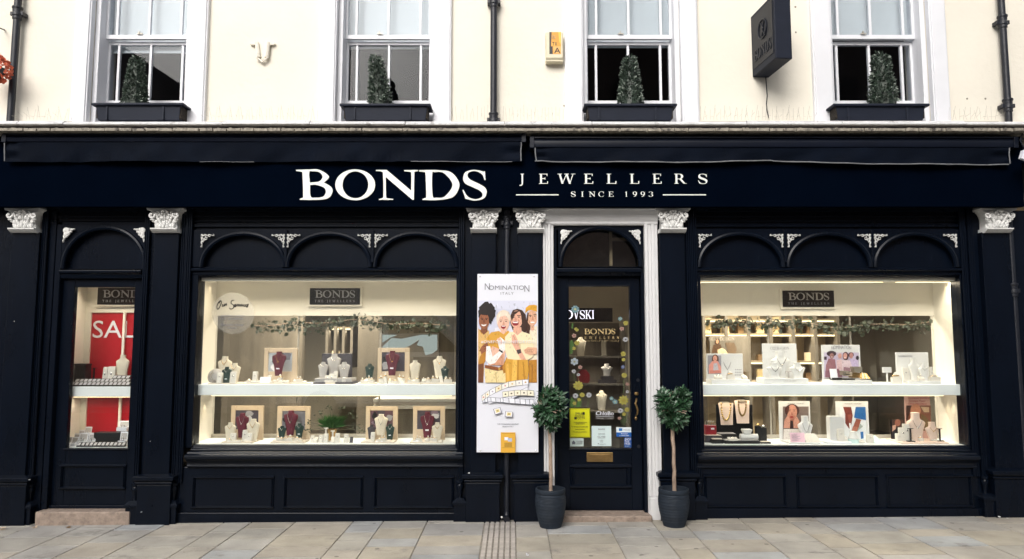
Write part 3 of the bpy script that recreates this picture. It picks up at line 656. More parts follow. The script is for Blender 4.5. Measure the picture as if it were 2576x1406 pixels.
# ---- narrow door bay
nd = part('narrow_door', (X(250, 1000, .2), .2, 0), shop)
YD = .20
x0, x1 = X(130, 800, .15), X(362, 800, .15)
za, zt = ZZ(678, .14), ZZ(573, .14)
m = MB(); m.box(x0, x1, .165, .5, zt+.06, zf0+.003)
for k, (p0, p1, y) in enumerate(((522, 532, .13), (540, 548, .145), (556, 566, .15))): m.box(x0, x1, y, .17, ZZ(p1, y), ZZ(p0, y)-.004)
m.box(x0, x0+.05, .15, .3, -.3, zt+.06); m.box(x1-.035, x1, .15, .3, -.3, zt+.06)
m.xprof(x0+.05, x1-.035, [(.3, ZZ(700, .15)), (.16, ZZ(700, .15)), (.15, ZZ(690, .15)), (.125, ZZ(686, .15)), (.125, ZZ(680, .15)), (.14, za-.002), (.3, za-.002)])
m.build('door_frame', 'navy', nd, bevel=.005)
arches([(160, 366)], 676, 573, 640, True, nd, top=565)
gx0, gx1 = X(177, 925, YD), X(330, 925, YD); gz0, gz1 = ZZ(1128, YD), ZZ(722, YD)
dx0, dx1 = x0+.05, x1-.035; dz0 = ZZ(1279, YD)
m = MB(); m.box(dx0, gx0, YD, YD+.05, dz0, ZZ(700, .15)-.003); m.box(gx1, dx1, YD, YD+.05, dz0, ZZ(700, .15)-.003)
m.box(gx0, gx1, YD+.001, YD+.05, gz1, ZZ(700, .15)-.003); m.box(gx0, gx1, YD+.001, YD+.05, dz0, gz0)
m.box(dx0, dx1, YD-.02, YD-.001, dz0, dz0+.03)
m.box(gx0-.02, gx1+.02, YD-.012, YD, gz0-.012, gz0+.001)
nl = m.build('door_leaf', 'navy', nd, bevel=.004)
panel(X(152, 1200, YD), X(318, 1200, YD), ZZ(1231, YD), ZZ(1167, YD), YD-.001, nd, 'door_panel')
m = MB(); m.box(gx0-.01, gx1+.01, YD+.02, YD+.026, gz0-.01, gz1+.01); m.build('pane', 'glass', nd)
m = MB(); xs0, xs1 = X(95, 1300, .1), X(331, 1300, .1); m.box(xs0, xs1, .06, .45, -.3, ZZ(1287, .07)); m.build('doorstep', 'stepstone', nd, bevel=.012)
# showcase behind it
D = .55; cs = part('narrow_showcase', ((gx0+gx1)/2, .4, gz0), shop)
ncz = ZZ(786, D); ns1, ns0 = ZZ(972, YD+.06), ZZ(997, YD+.06); e = .05
NL = X(157, 925, YD+.05)
m = MB(); m.box(NL-.02, NL, YD+.055, D+.06, gz0-.05, gz1+.2); m.box(gx1+.26, gx1+.28, YD+.055, D+.06, gz0-.05, gz1+.2); m.build('side_wall', 'case', cs)
m = MB(); m.box(NL, gx1+.26, D, D+.03, ncz, gz1+.1); m.build('back_panel', 'case', cs)
m = MB(); m.box(NL, gx1+.26, YD+.055, D, gz1+.06, gz1+.09); m.build('case_ceiling', 'case', cs)
m = MB(); m.box(NL+.001, gx1+.259, YD+.06, D, ns0, ns1); m.build('display_shelf', 'shelf', cs)
m = MB(); m.box(NL+.001, gx1+.259, YD+.055, D+.1, gz0-.1, gz0+.002); m.build('case_floor', 'shelf', cs)
m = MB(); m.box(NL, NL+.05, D-.004, D+.02, gz0+.002, ncz-.001); m.box(NL+.05, gx1+.26, D+.026, D+.04, gz0+.002, ncz-.001); xx = X(312, 860, D); m.box(xx-.010, xx+.010, D-.02, D+.0, gz0+.002, ncz-.001); m.build('back_door', 'case', cs)
NB = dict(x0=NL, x1=gx1, z0=gz0, z1=gz1, s1=ns1, s0=ns0, D=D)

# ---- main door with white surround
md = part('main_door', (X(1508, 1000, .2), .2, 0), shop)
Yj = .10
m = MB()
for (a, d_) in ((1366, 1394), (1626, 1660)):
    u, v = X(a, 850, Yj), X(d_, 850, Yj); zt = ZZ(560, Yj)
    m.box(u, v, Yj+.02, .3, -.3, zt); st = (v-u)/4
    for k, yy in enumerate((0, .012, .004, .014)): m.box(u+k*st+.001, u+(k+1)*st-.003, Yj+yy, Yj+.021, .2, zt-.001)
u, v = X(1366, 850, Yj), X(1660, 850, Yj)
m.box(X(1626, 850, Yj)+.004, v+.012, Yj-.02, .3, -.3, .19)
m.box(u-.012, X(1394, 850, Yj)-.004, Yj-.02, .3, -.3, .19)
m.xprof(u, v, [(.3, ZZ(566, Yj)), (.115, ZZ(566, Yj)), (.10, ZZ(562, Yj)), (.105, ZZ(557, Yj)), (.09, ZZ(550, Yj)), (.075, ZZ(540, Yj)), (.055, ZZ(531, Yj)), (.04, ZZ(526, .05)), (.04, zf0+.003), (.3, zf0+.003)])
m.build('door_surround', 'jamb', md, bevel=.003)
Yd = .22
ix0, ix1 = X(1394, 850, Yj)+.001, X(1626, 850, Yj)-.001
m = MB(); m.box(ix0, ix0+.028, .15, .3, -.2, ZZ(566, Yj)-.002); m.box(ix1-.028, ix1, .15, .3, -.2, ZZ(566, Yj)-.002)
m.box(ix0, ix1, .152, .3, ZZ(578, .15), ZZ(566, Yj)-.002)
m.xprof(ix0+.028, ix1-.028, [(.3, ZZ(694, .16)), (.17, ZZ(694, .16)), (.15, ZZ(688, .16)), (.13, ZZ(684, .16)), (.13, ZZ(676, .16)), (.16, ZZ(672, .16)), (.3, ZZ(672, .16))])
m.build('door_frame', 'navy', md, bevel=.004)
arches([(1410, 1611)], 671, 573, 640, True, md, glass=True, top=570)
dx0, dx1 = ix0+.03, ix1-.03; gx0, gx1 = X(1432, 925, Yd), X(1586, 925, Yd); gz0, gz1 = ZZ(1128, Yd), ZZ(720, Yd); dz0, dz1 = ZZ(1284, Yd), ZZ(694, Yd)-.01
m = MB(); m.box(dx0, gx0, Yd, Yd+.05, dz0, dz1); m.box(gx1, dx1, Yd, Yd+.05, dz0, dz1); m.box(gx0, gx1, Yd+.001, Yd+.05, gz1, dz1); m.box(gx0, gx1, Yd+.001, Yd+.05, dz0, gz0)
t = .012
m.box(gx0-t, gx1+t, Yd-.01, Yd, gz1, gz1+t); m.box(gx0-t, gx0, Yd-.01, Yd, gz0, gz1-.001); m.box(gx1, gx1+t, Yd-.01, Yd, gz0, gz1-.001); m.box(gx0-t, gx1+t, Yd-.01, Yd, gz0-t, gz0-.001)
m.build('door_leaf', 'navy', md, bevel=.004)
panel(X(1434, 1200, Yd), X(1588, 1200, Yd), ZZ(1230, Yd), ZZ(1166, Yd), Yd-.001, md, 'door_panel', .05)
m = MB(); m.box(gx0-.005, gx1+.005, Yd+.02, Yd+.026, gz0-.005, gz1+.005); m.build('pane', 'glass', md)
lb = MB(); a = rect(1476, 1138, 1542, 1162, Yd-.012); lb.box(a[0], a[1], Yd-.012, Yd-.001, a[2], a[3]); lbo = lb.build('letterbox', 'brass', md, bevel=.004)
lb = MB(); a = rect(1484, 1143, 1534, 1157, Yd-.018); lb.box(a[0], a[1], Yd-.017, Yd-.0125, a[2], a[3]); lb.build('letterbox_flap', 'brass', lbo, bevel=.002)
hx = X(1600, 1010, Yd); m = MB()
hz = [ZZ(p, Yd) for p in (990, 1002, 1010, 1020, 1030, 1040, 1052)]
m.tube([(hx+.002, Yd-.012, hz[1]), (hx-.004, Yd-.035, hz[2]+.006), (hx-.012, Yd-.04, hz[2]-.012), (hx-.004, Yd-.045, hz[3]), (hx+.006, Yd-.045, hz[4]), (hx+.002, Yd-.04, hz[5]), (hx-.006, Yd-.02, hz[5]-.02)], [.006, .009, .009, .008, .010, .008, .005], 8)
m.lathe([(.002, hz[0]-.015), (.016, hz[0]-.012), (.02, hz[0]), (.016, hz[0]+.012), (.002, hz[0]+.015)], hx+.004, Yd-.008, 14, 1, .5)
m.ell((hx-.004, Yd-.006, hz[6]), (.012, .008, .018), 8, 6)
m.build('handle', 'brass', md, smooth=True)
for (px, py) in ((1605, 956), (1607, 1123)):
    p = W(px, py, Yd-.004); m = MB(); m.tube([(p.x, Yd, p.z), (p.x, Yd-.008, p.z)], .014, 14); m.build('lock', 'iron', md)
m = MB(); m.box(X(1380, 1290, .06), X(1640, 1290, .06), .03, .5, -.3, dz0-.002); m.build('doorstep', 'stepstone', md, bevel=.012)
MD = dict(x0=gx0, x1=gx1, z0=gz0, z1=gz1)
m = MB(); m.box(ix0, ix1, .46, .48, ZZ(700, .2), ZZ(560, .2)+.1); m.box(ix0, ix1, .3, .48, ZZ(700, .2)-.02, ZZ(700, .2)); m.build('fanlight_dark_box', 'plaque', md)  # added black box, its colour giving the fanlight its darkness
m = MB(); a = rect(1533, 575, 1540, 668, .44); m.box(a[0], a[1], .43, .459, a[2], a[3]); a2 = rect(1541, 598, 1606, 606, .44); m.box(a[1]+.001, a2[1], .43, .459, a2[2], a2[3]); m.build('inner_glazing_bar', 'cabgold', md)
# paint chips on the shopfront woodwork
rr = random.Random(8)
for (px, py, Y, a) in ((1696, 1270, .199, .016), (1708, 1269, .199, .006), (1688, 1279, .199, .010), (1262, 1301, .037, .014), (1180, 1190, .026, .010), (36, 808, .088, .005), (73, 1207, .026, .006), (378, 1110, .088, .005), (355, 1288, .036, .006), (2515, 1300, .036, .01), (2535, 1305, .036, .012)):
    m = MB(); p = W(px, py, Y); pts = [(p.x+a*rr.uniform(.5, 1)*math.cos(R(40*k)), p.z+a*.55*rr.uniform(.5, 1)*math.sin(R(40*k))) for k in range(9)]
    m.shape(pts, (), Y-.002, Y+.012)
    m.build('paint_chip', 'lace', shop)

# ---- shop room behind
m = MB(); m.box(-6, 6, 5.4, 5.5, -.1, 3.3); m.box(-6, -5.9, .6, 5.4, -.1, 3.3); m.box(5.9, 6, .6, 5.4, -.1, 3.3); m.box(-6, 6, .66, 5.5, 2.9, 2.95); m.build('shop_room', 'shopwall', shop)
m = MB(); m.box(-6, 6, .32, 5.5, .0, .10); m.build('shop_floor', 'shopfloor', shop)
m = MB(); m.box(X(1394, 800, .3)-.5, X(1394, 800, .3)-.46, .51, 5.3, .1, 2.9); m.build('partition_wall', 'shopwood', shop)
m = MB(); m.box(X(640, 880, 3.)-.4, X(760, 880, 3.), 3.0, 3.1, .1, 2.4); m.box(X(900, 880, 2.6), X(960, 880, 2.6), 2.6, 2.7, .1, 2.6); m.box(X(1040, 880, 2.2), X(1140, 880, 2.2), 2.2, 2.3, .1, 2.5); m.build('wood_panelling', 'shopwood', shop)
# ================================================================ things on the front
# shop sign: board with raised letters
YF = -.05
x1 = X(2573, 460, YF)
sg = thing('shop_sign', (0, YF, zf0), 'long navy fascia board with a large white serif shop name and smaller spaced lettering', 'shop sign')
m = MB(); m.box(-7.5, x1, YF, -.001, zf0, zf1); m.build('sign_board', 'fascia', sg)
fz = q(700, 330, 3.347); fz2 = q(1400, 330, 3.347)
def fp(cv, a, b): p = W(*cv(a, b), YF); return p.x, p.z
for ch in 'BONDS':
    ls = _T[ch][1]; m = MB()
    m.shape([fp(fz, x, y) for x, y in ls[0]], [[fp(fz, x, y) for x, y in h] for h in ls[1:]], YF-.012, YF-.0005)
    m.build('letter', 'letter', sg)
h = [47, 208, 375, 617, 822, 1033, 1240, 1437, 1655]; e = [66, 292, 535, 702, 908, 1115, 1322, 1536, 1730]
for ch, a, d in zip('JEWELLERS', h, e):
    m = MB(); u, zb = fp(fz2, a, 565); v, zt = fp(fz2, d, 475); k = (v-u)/((GLY[ch][0]-.06)*(zt-zb))
    if ch == 'J': u -= .012; k = 1.0
    serif(m, ch, u-.0, zb, zt-zb, YF-.008, wx=k, depth=.0075); m.build('letter', 'letter', sg)
for ch, a, d in zip('SINCE1993', [500, 592, 662, 748, 840, 990, 1060, 1132, 1205], [540, 612, 718, 800, 888, 1012, 1098, 1170, 1245]):
    m = MB(); u, zb = fp(fz2, a, 683); v, zt = fp(fz2, d, 636); k = (v-u)/((GLY[ch][0]-.04)*(zt-zb))
    serif(m, ch, u, zb, zt-zb, YF-.006, wx=k, depth=.0055); m.build('letter', 'letter', sg)
for a, d in ((2, 388), (1335, 1726)):
    m = MB(); u, zb = fp(fz2, a, 670); v, zt = fp(fz2, d, 661); m.box(u, v, YF-.005, YF-.0005, zb, zt); m.build('rule_line', 'letter', sg)

# awnings
def awning(px0, px1, cvx, hous, label, low, piped, ruffle, w0, w1):
    Y = -.115; r = thing('awning', W((px0+px1)/2, 400, Y), label, 'awning', None)
    x0, x1 = X(px0, 370, Y), X(px1, 370, Y)
    za, zb, zc = ZZ(hous[0], Y), ZZ(hous[1], Y), ZZ(hous[2], Y)
    m = MB(); m.xprof(x0, x1, [(-.001, za+.012), (Y+.02, za+.012), (Y-.012, za), (Y-.012, za-.010), (Y+.006, za-.013), (Y-.004, za-.022), (Y-.012, (za+zb)/2), (Y-.004, zb+.004), (Y+.012, zb), (-.001, zb)])
    m.build('awning_cassette', 'awnmetal', r, smooth=True)
    # folded valance: cloth strip with wrinkles, real sheet with thickness
    n = 220; ys, lo = [], []; rr = random.Random(px0)
    u0, u1 = X(w0, 390, Y), X(w1, 390, Y); rows = 9
    f = []; b = []
    ph = [rr.uniform(0, 6) for _ in range(6)]
    for i in range(n+1):
        t = i/n; x = u0+(u1-u0)*t; px = w0+(w1-w0)*t
        zl = ZZ(low(px), Y); 
        ruf = max([0]+[1 for (p, q_) in ruffle if p < px < q_])
        for k in range(rows):
            s = k/(rows-1); z = zb+.004+(zl-zb-.004)*s
            d = .012*math.sin(3.1*x+ph[0])*s+.008*math.sin(7.3*x+ph[1]+s*2)*s+.005*math.sin(19*x+ph[2]+s*3)*s
            d += (.012*math.sin(px*1.15+ph[3]+s)+.010*math.sin(px*.47+2*s+ph[4]))*ruf*max(0, s-.35)
            d += .018*math.exp(-((t-.012)/.012)**2)*math.sin(9*s+ph[5])+.018*math.exp(-((1-t-.012)/.02)**2)*math.sin(9*s)
            f.append((x, Y+.004+.012*s-d, z)); b.append((x, Y+.010+.012*s-d, z))
    N = len(f); m = MB(); fs = []
    for i in range(n):
        for k in range(rows-1):
            a0 = i*rows+k; fs.append((a0, a0+1, a0+rows+1, a0+rows)); fs.append((a0+N, a0+rows+N, a0+rows+1+N, a0+1+N))
    m.add(f+b, fs); m.build('valance', 'canvas', r, smooth='all')
    edge = [Vector(f[i*rows+rows-1])+Vector((0, -.003, -.002)) for i in range(n+1)]
    for (p, q_, wd_) in piped:
        pts = [e for i, e in enumerate(edge) if p <= w0+(w1-w0)*i/n <= q_]
        if len(pts) > 2: m = MB(); m.tube(pts, wd_, 6); m.build('piping', 'piping', r, smooth=True)
    m = MB(); xx = u0 if px0 > 100 else u0; m.tube([(xx, Y-.003, zb-.004), (xx+.004, Y-.003, (zb+zl)/2), (xx+.012, Y-.004, ZZ(low(w0), Y)+.0)], .005, 6); m.build('piping', 'piping', r, smooth=True)
    m = MB(); m.tube([(u1, Y-.003, zb-.004), (u1-.006, Y-.003, (zb+zc)/2), (u1-.004, Y-.003, ZZ(low(w1), Y))], .005, 6); m.build('piping', 'piping', r, smooth=True)
    for xx in (x0+.015, x1-.015): m = MB(); m.box(xx-.02, xx+.02, Y-.016, -.001, zb-.006, za+.004); m.build('end_cap', 'awnmetal', r, bevel=.004)
    return r
awning(6, 1322, 0, (338, 357, 402), 'folded navy awning with frayed hem over the half of the sign with the large letters', lambda p: 405+.6*math.sin(p/70), [(500, 640, .002), (1030, 1290, .003)], [(130, 345), (785, 1012)], 10, 1312)
def rl(p):
    t = (p-1345)/1200
    return 404-7.5*math.exp(-((p-1950)/140)**2)+3.2*math.sin(max(0, t)*2.6)+ (6*t if t > .5 else 3*t)
awning(1334, 2559, 0, (345, 371, 404), 'folded navy awning with sagging white piped hem over the half with small spaced letters', rl, [(1345, 2545, .0055)], [], 1346, 2540)
# bits of bird dirt on the awning cassettes are left to the piping marks; dark board behind the awnings
m = MB(); m.box(-7.5, X(2573, 380, -.03), -.03, -.0005, zf1+.002, z4+.002); m.build('awning_backboard', 'fascia', shop)

# rain pipes
def pipe(px, pyref, y0, y1, joints, label, r=.030, Yp=.06, low=None):
    x = X(px, pyref, Yp); z0, z1 = y0, y1
    t = thing('drainpipe', (x, Yp, z0), label, 'drainpipe', 'navy iron drainpipes on the front')
    m = MB(); m.tube([(x, Yp, z0), (x, Yp, z1)], r, 16); m.build('pipe', 'iron', t, smooth=True)
    for jz in joints:
        m = MB(); m.lathe([(r, jz-.06), (r+.007, jz-.055), (r+.007, jz-.03), (r+.012, jz-.025), (r+.012, jz+.0), (r+.007, jz+.006), (r+.009, jz+.04), (r+.014, jz+.045), (r+.014, jz+.06), (r, jz+.065)], x, Yp, 18)
        m.box(x-r-.028, x-r-.004, Yp-.012, Yp+.055, jz-.02, jz+.015); m.box(x+r+.004, x+r+.028, Yp-.012, Yp+.055, jz-.02, jz+.015)
        m.build('pipe_collar', 'iron', t, smooth=True, bevel=.002)
    return t
pipe(36, 150, ZZ(316, .06), 6.2, [ZZ(34, .06, 36)], 'dark drainpipe with one collar at the end of the facade beside the orange flowers')
pipe(1242, 150, ZZ(310, .06), 6.2, [ZZ(4, .06, 1242), ZZ(301, .06, 1242)], 'dark drainpipe rising between the two middle windows')
pipe(2528, 150, ZZ(318, .06), 6.2, [ZZ(56, .06, 2528), ZZ(266, .06, 2528)], 'dark drainpipe with two collars beyond the window next to the hanging sign', r=.029)
t = pipe(1275, 900, gz(0)+.06, zf0, [ZZ(560, .11)], 'navy painted downpipe between the twin pilasters behind the poster', r=.024, Yp=.115)
x = X(1275, 900, .115); m = MB(); m.tube([(x, .115, .07), (x, .10, .03), (x, .055, .018)], [.024, .026, .028], 12); m.build('outlet_shoe', 'iron', t, smooth=True)
t = pipe(2560, 900, gz(4.4), zf0, [ZZ(730, .10)], 'navy pipe at the far end of the shopfront past the last pilaster', r=.026, Yp=.11)

# alarm box
ab = thing('alarm_box', W(1395, 153, .06), 'ivory burglar alarm box with faded orange front and black letters', 'alarm box')
YB = .03
a = rect(1373, 80, 1417, 153, YB); m = MB(); m.box(a[0], a[1], YB+.012, .118, a[2], a[3])
m.loft([[(a[0]+.004, YB, a[2]+.03), (a[1]-.004, YB, a[2]+.03), (a[1]-.004, YB, a[3]-.004), (a[0]+.004, YB, a[3]-.004)], [(a[0], YB+.0125, a[2]+.012), (a[1], YB+.0125, a[2]+.012), (a[1], YB+.0125, a[3]), (a[0], YB+.0125, a[3])]])
m.build('case', 'bellcase', ab, bevel=.005)
m = MB(); cz = q(1400, 0, 3.347)
def cp(cv, pts, Y): return [(lambda p: (p.x, p.z))(W(*cv(*p), Y)) for p in pts]
def patch(m, cv, pts, colr, Y): m.cc = colr; m.shape(cp(cv, pts, Y), (), Y)
P = YB-.0008
patch(m, cz, [(304,290),(410,290),(410,490),(304,490)], S(220,150,40), P)
patch(m, cz, [(304,290),(325,290),(320,420),(304,420)], S(60,45,25), P-.0003); patch(m, cz, [(385,290),(408,290),(408,400),(395,380)], S(240,190,70), P-.0003)
patch(m, cz, [(304,420),(334,420),(336,490),(304,490)], S(30,28,28), P-.0003); patch(m, cz, [(340,420),(410,420),(410,486),(345,486)], S(225,170,90), P-.0004)
patch(m, cz, [(322,378),(372,378),(372,415),(322,415)], S(225,165,60), P-.0004)
m.build('alarm_panel', 'print', ab)
def txt(name, cv, text, xa, zb, width_to, Y, mat, par, size_px, s=1.0, sp=1.):
    p, p2 = W(*cv(xa, zb), Y), W(*cv(width_to, zb), Y); h = abs(W(*cv(xa, zb-size_px), Y).z-p.z)/.72
    return sans(name, text, p.x, p.z, h*s, Y, mat, par, width=p2.x-p.x, sp=sp)
txt('letter', cz, 'A', 348, 482, 405, P-.0012, 'ink', ab, 52); txt('letter', cz, 'T', 330, 412, 352, P-.0012, 'ink', ab, 32); txt('letter', cz, 'I', 360, 412, 368, P-.0012, 'ink', ab, 32); txt('letter', cz, 'S', 325, 350, 360, P-.0012, 'goldink', ab, 30)

# plaster cable shield on the wall
wb = thing('wall_bracket', W(662, 156, .1), 'cream painted V shaped fitting screwed to the wall between two windows', 'bracket')
m = MB(); c1 = q(0, 0, 1/1.0788)
for s in (-1, 1):
    u = [W(661+s*14, 108, .1), W(661+s*10, 145, .1)]; m.tube([(v.x, .095, v.z) for v in u], .021, 8)
    v0 = W(661+s*15, 110, .1); m.box(min(v0.x, v0.x+s*.05), max(v0.x, v0.x+s*.05), .09, .118, v0.z-.012, v0.z+.012); m.ell((v0.x+s*.05, .105, v0.z), (.012, .012, .012), 8, 6)
p = [W(646, 145, .1), W(661, 157, .1), W(676, 145, .1)]; m.tube([(v.x, .09, v.z) for v in p], .010, 7)
v0, v1 = W(653, 108, .1), W(669, 148, .1); m.box(v0.x, v1.x, .105, .119, v1.z, v0.z); m.ell((p[1].x, .09, p[1].z+.02), (.013, .012, .013), 8, 6)
m.build('bracket_body', 'cream', wb, smooth=True)

# projecting box sign
hsn = thing('hanging_sign', (2.17, .119, 3.89), 'charcoal box sign on the wall with raised ring emblem and dark lettering', 'hanging sign')
HB = W(1893, 195, .119); hx0, hz0, hz1 = HB.x, HB.z, W(1893, 43, .119).z
Yn = min((abs(W(1952, 146, -.01*k).z-hz0), -.01*k) for k in range(5, 80))[1]; hx1 = W(1997, 75, Yn).x; hx1 += hx0-W(1953, 75, Yn).x; DZ = hz0-3.80; DX = hx0-2.10
m = MB(); m.box(hx0, hx1, Yn, .119, hz0, hz1); m.build('sign_box', 'planter', hsn, bevel=.006)
def side(pts): return pts
fx = hx0-.0035; YC = (Yn+.119)/2
m = MB(); m.box(fx, hx0-.0005, Yn+.03, .09, hz0+.06, hz1-.03); m.build('sign_face', 'awnmetal', hsn)
def sidetext(s, y0, y1, z, h):
    mb = MB(); cur = 0; L = sum(GLY[ch][0]+.12 for ch in s)-.12; k = (y1-y0)/(L*h)
    for ch in s:
        for i, (o, hs_) in enumerate(GLY[ch][1]):
            tf = lambda a, b, d: (fx-.006-.0003*i+d, y1-(a), z+b)
            mb.shape([((cur+p[0]*h*k), p[1]*h) for p in o], [[((cur+p[0]*h*k), p[1]*h) for p in hh] for hh in hs_], 0, .006, tf)
        cur += (GLY[ch][0]+.12)*h*k
    return mb.build('lettering', 'iron', hsn)
sidetext('BONDS', Yn+.06, .06, hz0+.115, .10)
m = MB(); o0 = lambda y, z: (fx-.004, y+.125+YC, z+DZ)
m.tube([o0(-.135+.075*math.cos(R(i*15)), 4.15+.085*math.sin(R(i*15))) for i in range(24)], .006, 6, True)
m.tube([o0(-.10, 4.215), o0(-.15, 4.15), o0(-.12, 4.09)], .006, 6); m.tube([o0(-.17, 4.215), o0(-.13, 4.14), o0(-.19, 4.07)], .006, 6)
m.build('emblem', 'iron', hsn, smooth=True)
hsn.rotation_euler = (0, 0, R(6))
cbl = [W(px, py, .105) for px, py in ((1926, 190), (1928, 215), (1930, 240), (1928, 262), (1930, 280), (1934, 296))]
m = MB(); m.tube(cbl, .0045, 6); tag(m.build('cable', 'iron', None, smooth=True), 'thin dark cable hanging down the wall from the box sign', 'cable')
for (px, py) in ((1419, 266), (1466, 266), (1950, 8), (2001, 17), (2002, 81), (2433, 248), (2479, 248), (826, 263)):
    m = MB(); p = W(px, py, .119); m.ell((p.x, .119, p.z), (.009, .006, .009), 8, 4)
    m.build('wall_plug', 'lead', shop, smooth=True)

# window boxes and topiary
PL = [(230, 461, 258, 298, 0), (855, 1083, 260, 298, 0), (1470, 1703, 260, 299, 0), (2097, 2338, 260, 300, 0)]
who = ['above the narrow door', 'under the window beside the V bracket', 'beside the alarm box', 'beside the hanging sign']
def topiary(i, px0, px1, pyt, pyb, lean, label, dense):
    Y = .02; xb0, xb1 = X(px0, pyb, Y), X(px1, pyb, Y); zb, zt = ZZ(pyb, Y), ZZ(pyt, Y)
    xm = (xb0+xb1)/2; hw = (xb1-xb0)/2; H = zt-zb
    t = thing('topiary_cone', (xm, Y, zb), label, 'topiary', 'artificial topiary cones in the window boxes')
    rr = random.Random(40+i)
    m = MB(); m.lathe([(hw*.82, zb-.02), (hw*.72, zb+H*.3), (hw*.5, zb+H*.7), (hw*.30, zb+H*.88), (hw*.1, zb+H*.92)], 0, 0, 12)
    m.v = [(v[0]+xm+lean*(v[2]-zb)/H, v[1]+Y, v[2]) for v in m.v]; m.k = 0
    n = 1700 if dense else 1100
    for k in range(n):
        h = rr.random()**1.15; an = rr.uniform(0, 6.283); rad = hw*(1-.55*h)*rr.uniform(.82, 1.02)
        if h > .94: rad *= rr.random()
        p = Vector((xm+lean*h+rad*math.cos(an), Y+rad*math.sin(an), zb+H*(h*.97)))
        d = Vector((math.cos(an)*rr.uniform(.3, 1), math.sin(an)*rr.uniform(.3, 1), rr.uniform(-.5, .9)))+Vector((rr.uniform(-.7, .7), rr.uniform(-.3, .3), 0))
        pale = rr.random() < (.10 if dense else .13); m.k = 1 if pale else 0
        L = rr.uniform(.018, .03) if dense else rr.uniform(.024, .044)
        m.leaf(p, d, Vector((rr.uniform(-1, 1), -1, rr.uniform(-.2, 1))), L, L*(.5 if dense else .36), .1)
    m.build('foliage', ['box', 'boxlt'], t)
tops = [(311, 368, 142, 262, 0, 'dense topiary cone in the window box above the narrow door', True), (932, 984, 140, 262, -.05, 'leaning topiary cone in the window box beside the V shaped bracket', False), (1557, 1614, 143, 262, 0, 'pointed topiary cone in the window box beside the alarm box', False), (2191, 2254, 132, 262, -.01, 'tallest topiary cone in the window box beside the hanging sign', False)]
for i, (p0, p1, pt, pb, _) in enumerate(PL):
    Y = -.075; x0, x1 = X(p0, pt, Y), X(p1, pt, Y); zt = ZZ(pt, Y); zb = zc_top-.02
    t = thing('window_box', ((x0+x1)/2, Y+.09, zb), 'charcoal plastic trough '+who[i]+', holding one topiary cone', 'window box', 'window boxes on the ledge')
    tp = .025
    m = MB(); ring = lambda o, z, dd=0: [(x0+o, Y+o*.6+dd, z), (x1-o, Y+o*.6+dd, z), (x1-o, Y+.19-o*.4, z), (x0+o, Y+.19-o*.4, z)]
    m.loft([ring(tp+.022, zb), ring(tp+.006, zt-.02), ring(tp-.004, zt-.02), ring(0, zt-.022), ring(-.004, zt-.012), ring(0, zt), ring(.012, zt), ring(.02, zt-.02)])
    for k in (.16, .775):
        xx = x0+(x1-x0)*k; m.loft([[(xx-.008, Y+.012, z), (xx+.008, Y+.012, z), (xx+.008, Y+.05, z), (xx-.008, Y+.05, z)] for z in (zb, zt-.022)])
    m.build('trough', 'planter', t, bevel=.003)
    m = MB(); m.box(x0+.03, x1-.03, Y+.03, Y+.17, zb+.02, zt-.022); m.build('soil', 'soil', t)
    topiary(i, *tops[i])

# bird spikes along the ledge, one strip per bay
bays = [(60, 183, 'between the first drainpipe and the first window'), (519, 803, 'under the V shaped bracket'), (1135, 1232, 'beside the middle drainpipe'), (1252, 1421, 'under the alarm box'), (1757, 2045, 'under the hanging sign'), (2385, 2510, 'before the last drainpipe')]
for (a, d, w_) in bays:
    rr = random.Random(a); x0, x1 = X(a, 300, .02), X(d, 300, .02); m = MB()
    m.box(x0, x1, .01, .05, zc_top-.02, zc_top-.012); n = int((x1-x0)/.03)
    for i in range(n):
        x = x0+(x1-x0)*(i+.5)/n; yy = .03; L = rr.uniform(.09, .125)
        m.tube([(x, yy, zc_top+.008), (x+rr.uniform(-.012, .012), yy+(.0, -.05, .03)[i % 3], zc_top+.008+L)], .0011, 4)
    for i in range(int((x1-x0)/.05)):
        x = x0+(x1-x0)*(i+.5)*.05/(x1-x0); m.tube([(x, -.1, zc_top-.005), (x+rr.uniform(-.01, .01), -.16, zc_top+rr.uniform(.0, .05)-.03)], .0011, 4)
    tag(m.build('bird_spike_strip', 'rail', None), 'thin wire bird spikes on the ledge '+w_, 'bird spikes', 'bird spike strips on the ledge')

# orange flowers of the neighbour's hanging basket at the picture edge
hb = thing('flower_basket', W(-16, 205, -.1), 'orange flowers of a hanging basket by the end drainpipe', 'flower basket')
rr = random.Random(2); m = MB(); c0 = W(-14, 172, -.1)
for i in range(130):
    an, el = rr.uniform(0, 6.28), rr.uniform(-1.2, 1.2); r = .115*rr.uniform(.75, 1.0)
    d = Vector((math.cos(an)*math.cos(el), math.sin(an)*math.cos(el), math.sin(el)*1.05)); p = c0+d*r
    m.leaf(p, d+Vector((rr.uniform(-.8, .8), rr.uniform(-.8, .8), rr.uniform(-.8, .8))), Vector((rr.uniform(-1, 1), -1, rr.uniform(-1, 1))), .035, .04, .3)
m.build('blossom', 'orange', hb)
m = MB(); m.tube([c0+Vector((0, .0, .1)), c0+Vector((-.05, .05, .4)), c0+Vector((-.1, .22, .45))], .006, 6); m.lathe([(.02, c0.z-.11), (.07, c0.z-.06), (.095, c0.z)], c0.x, c0.y, 12); m.build('basket', 'iron', hb)
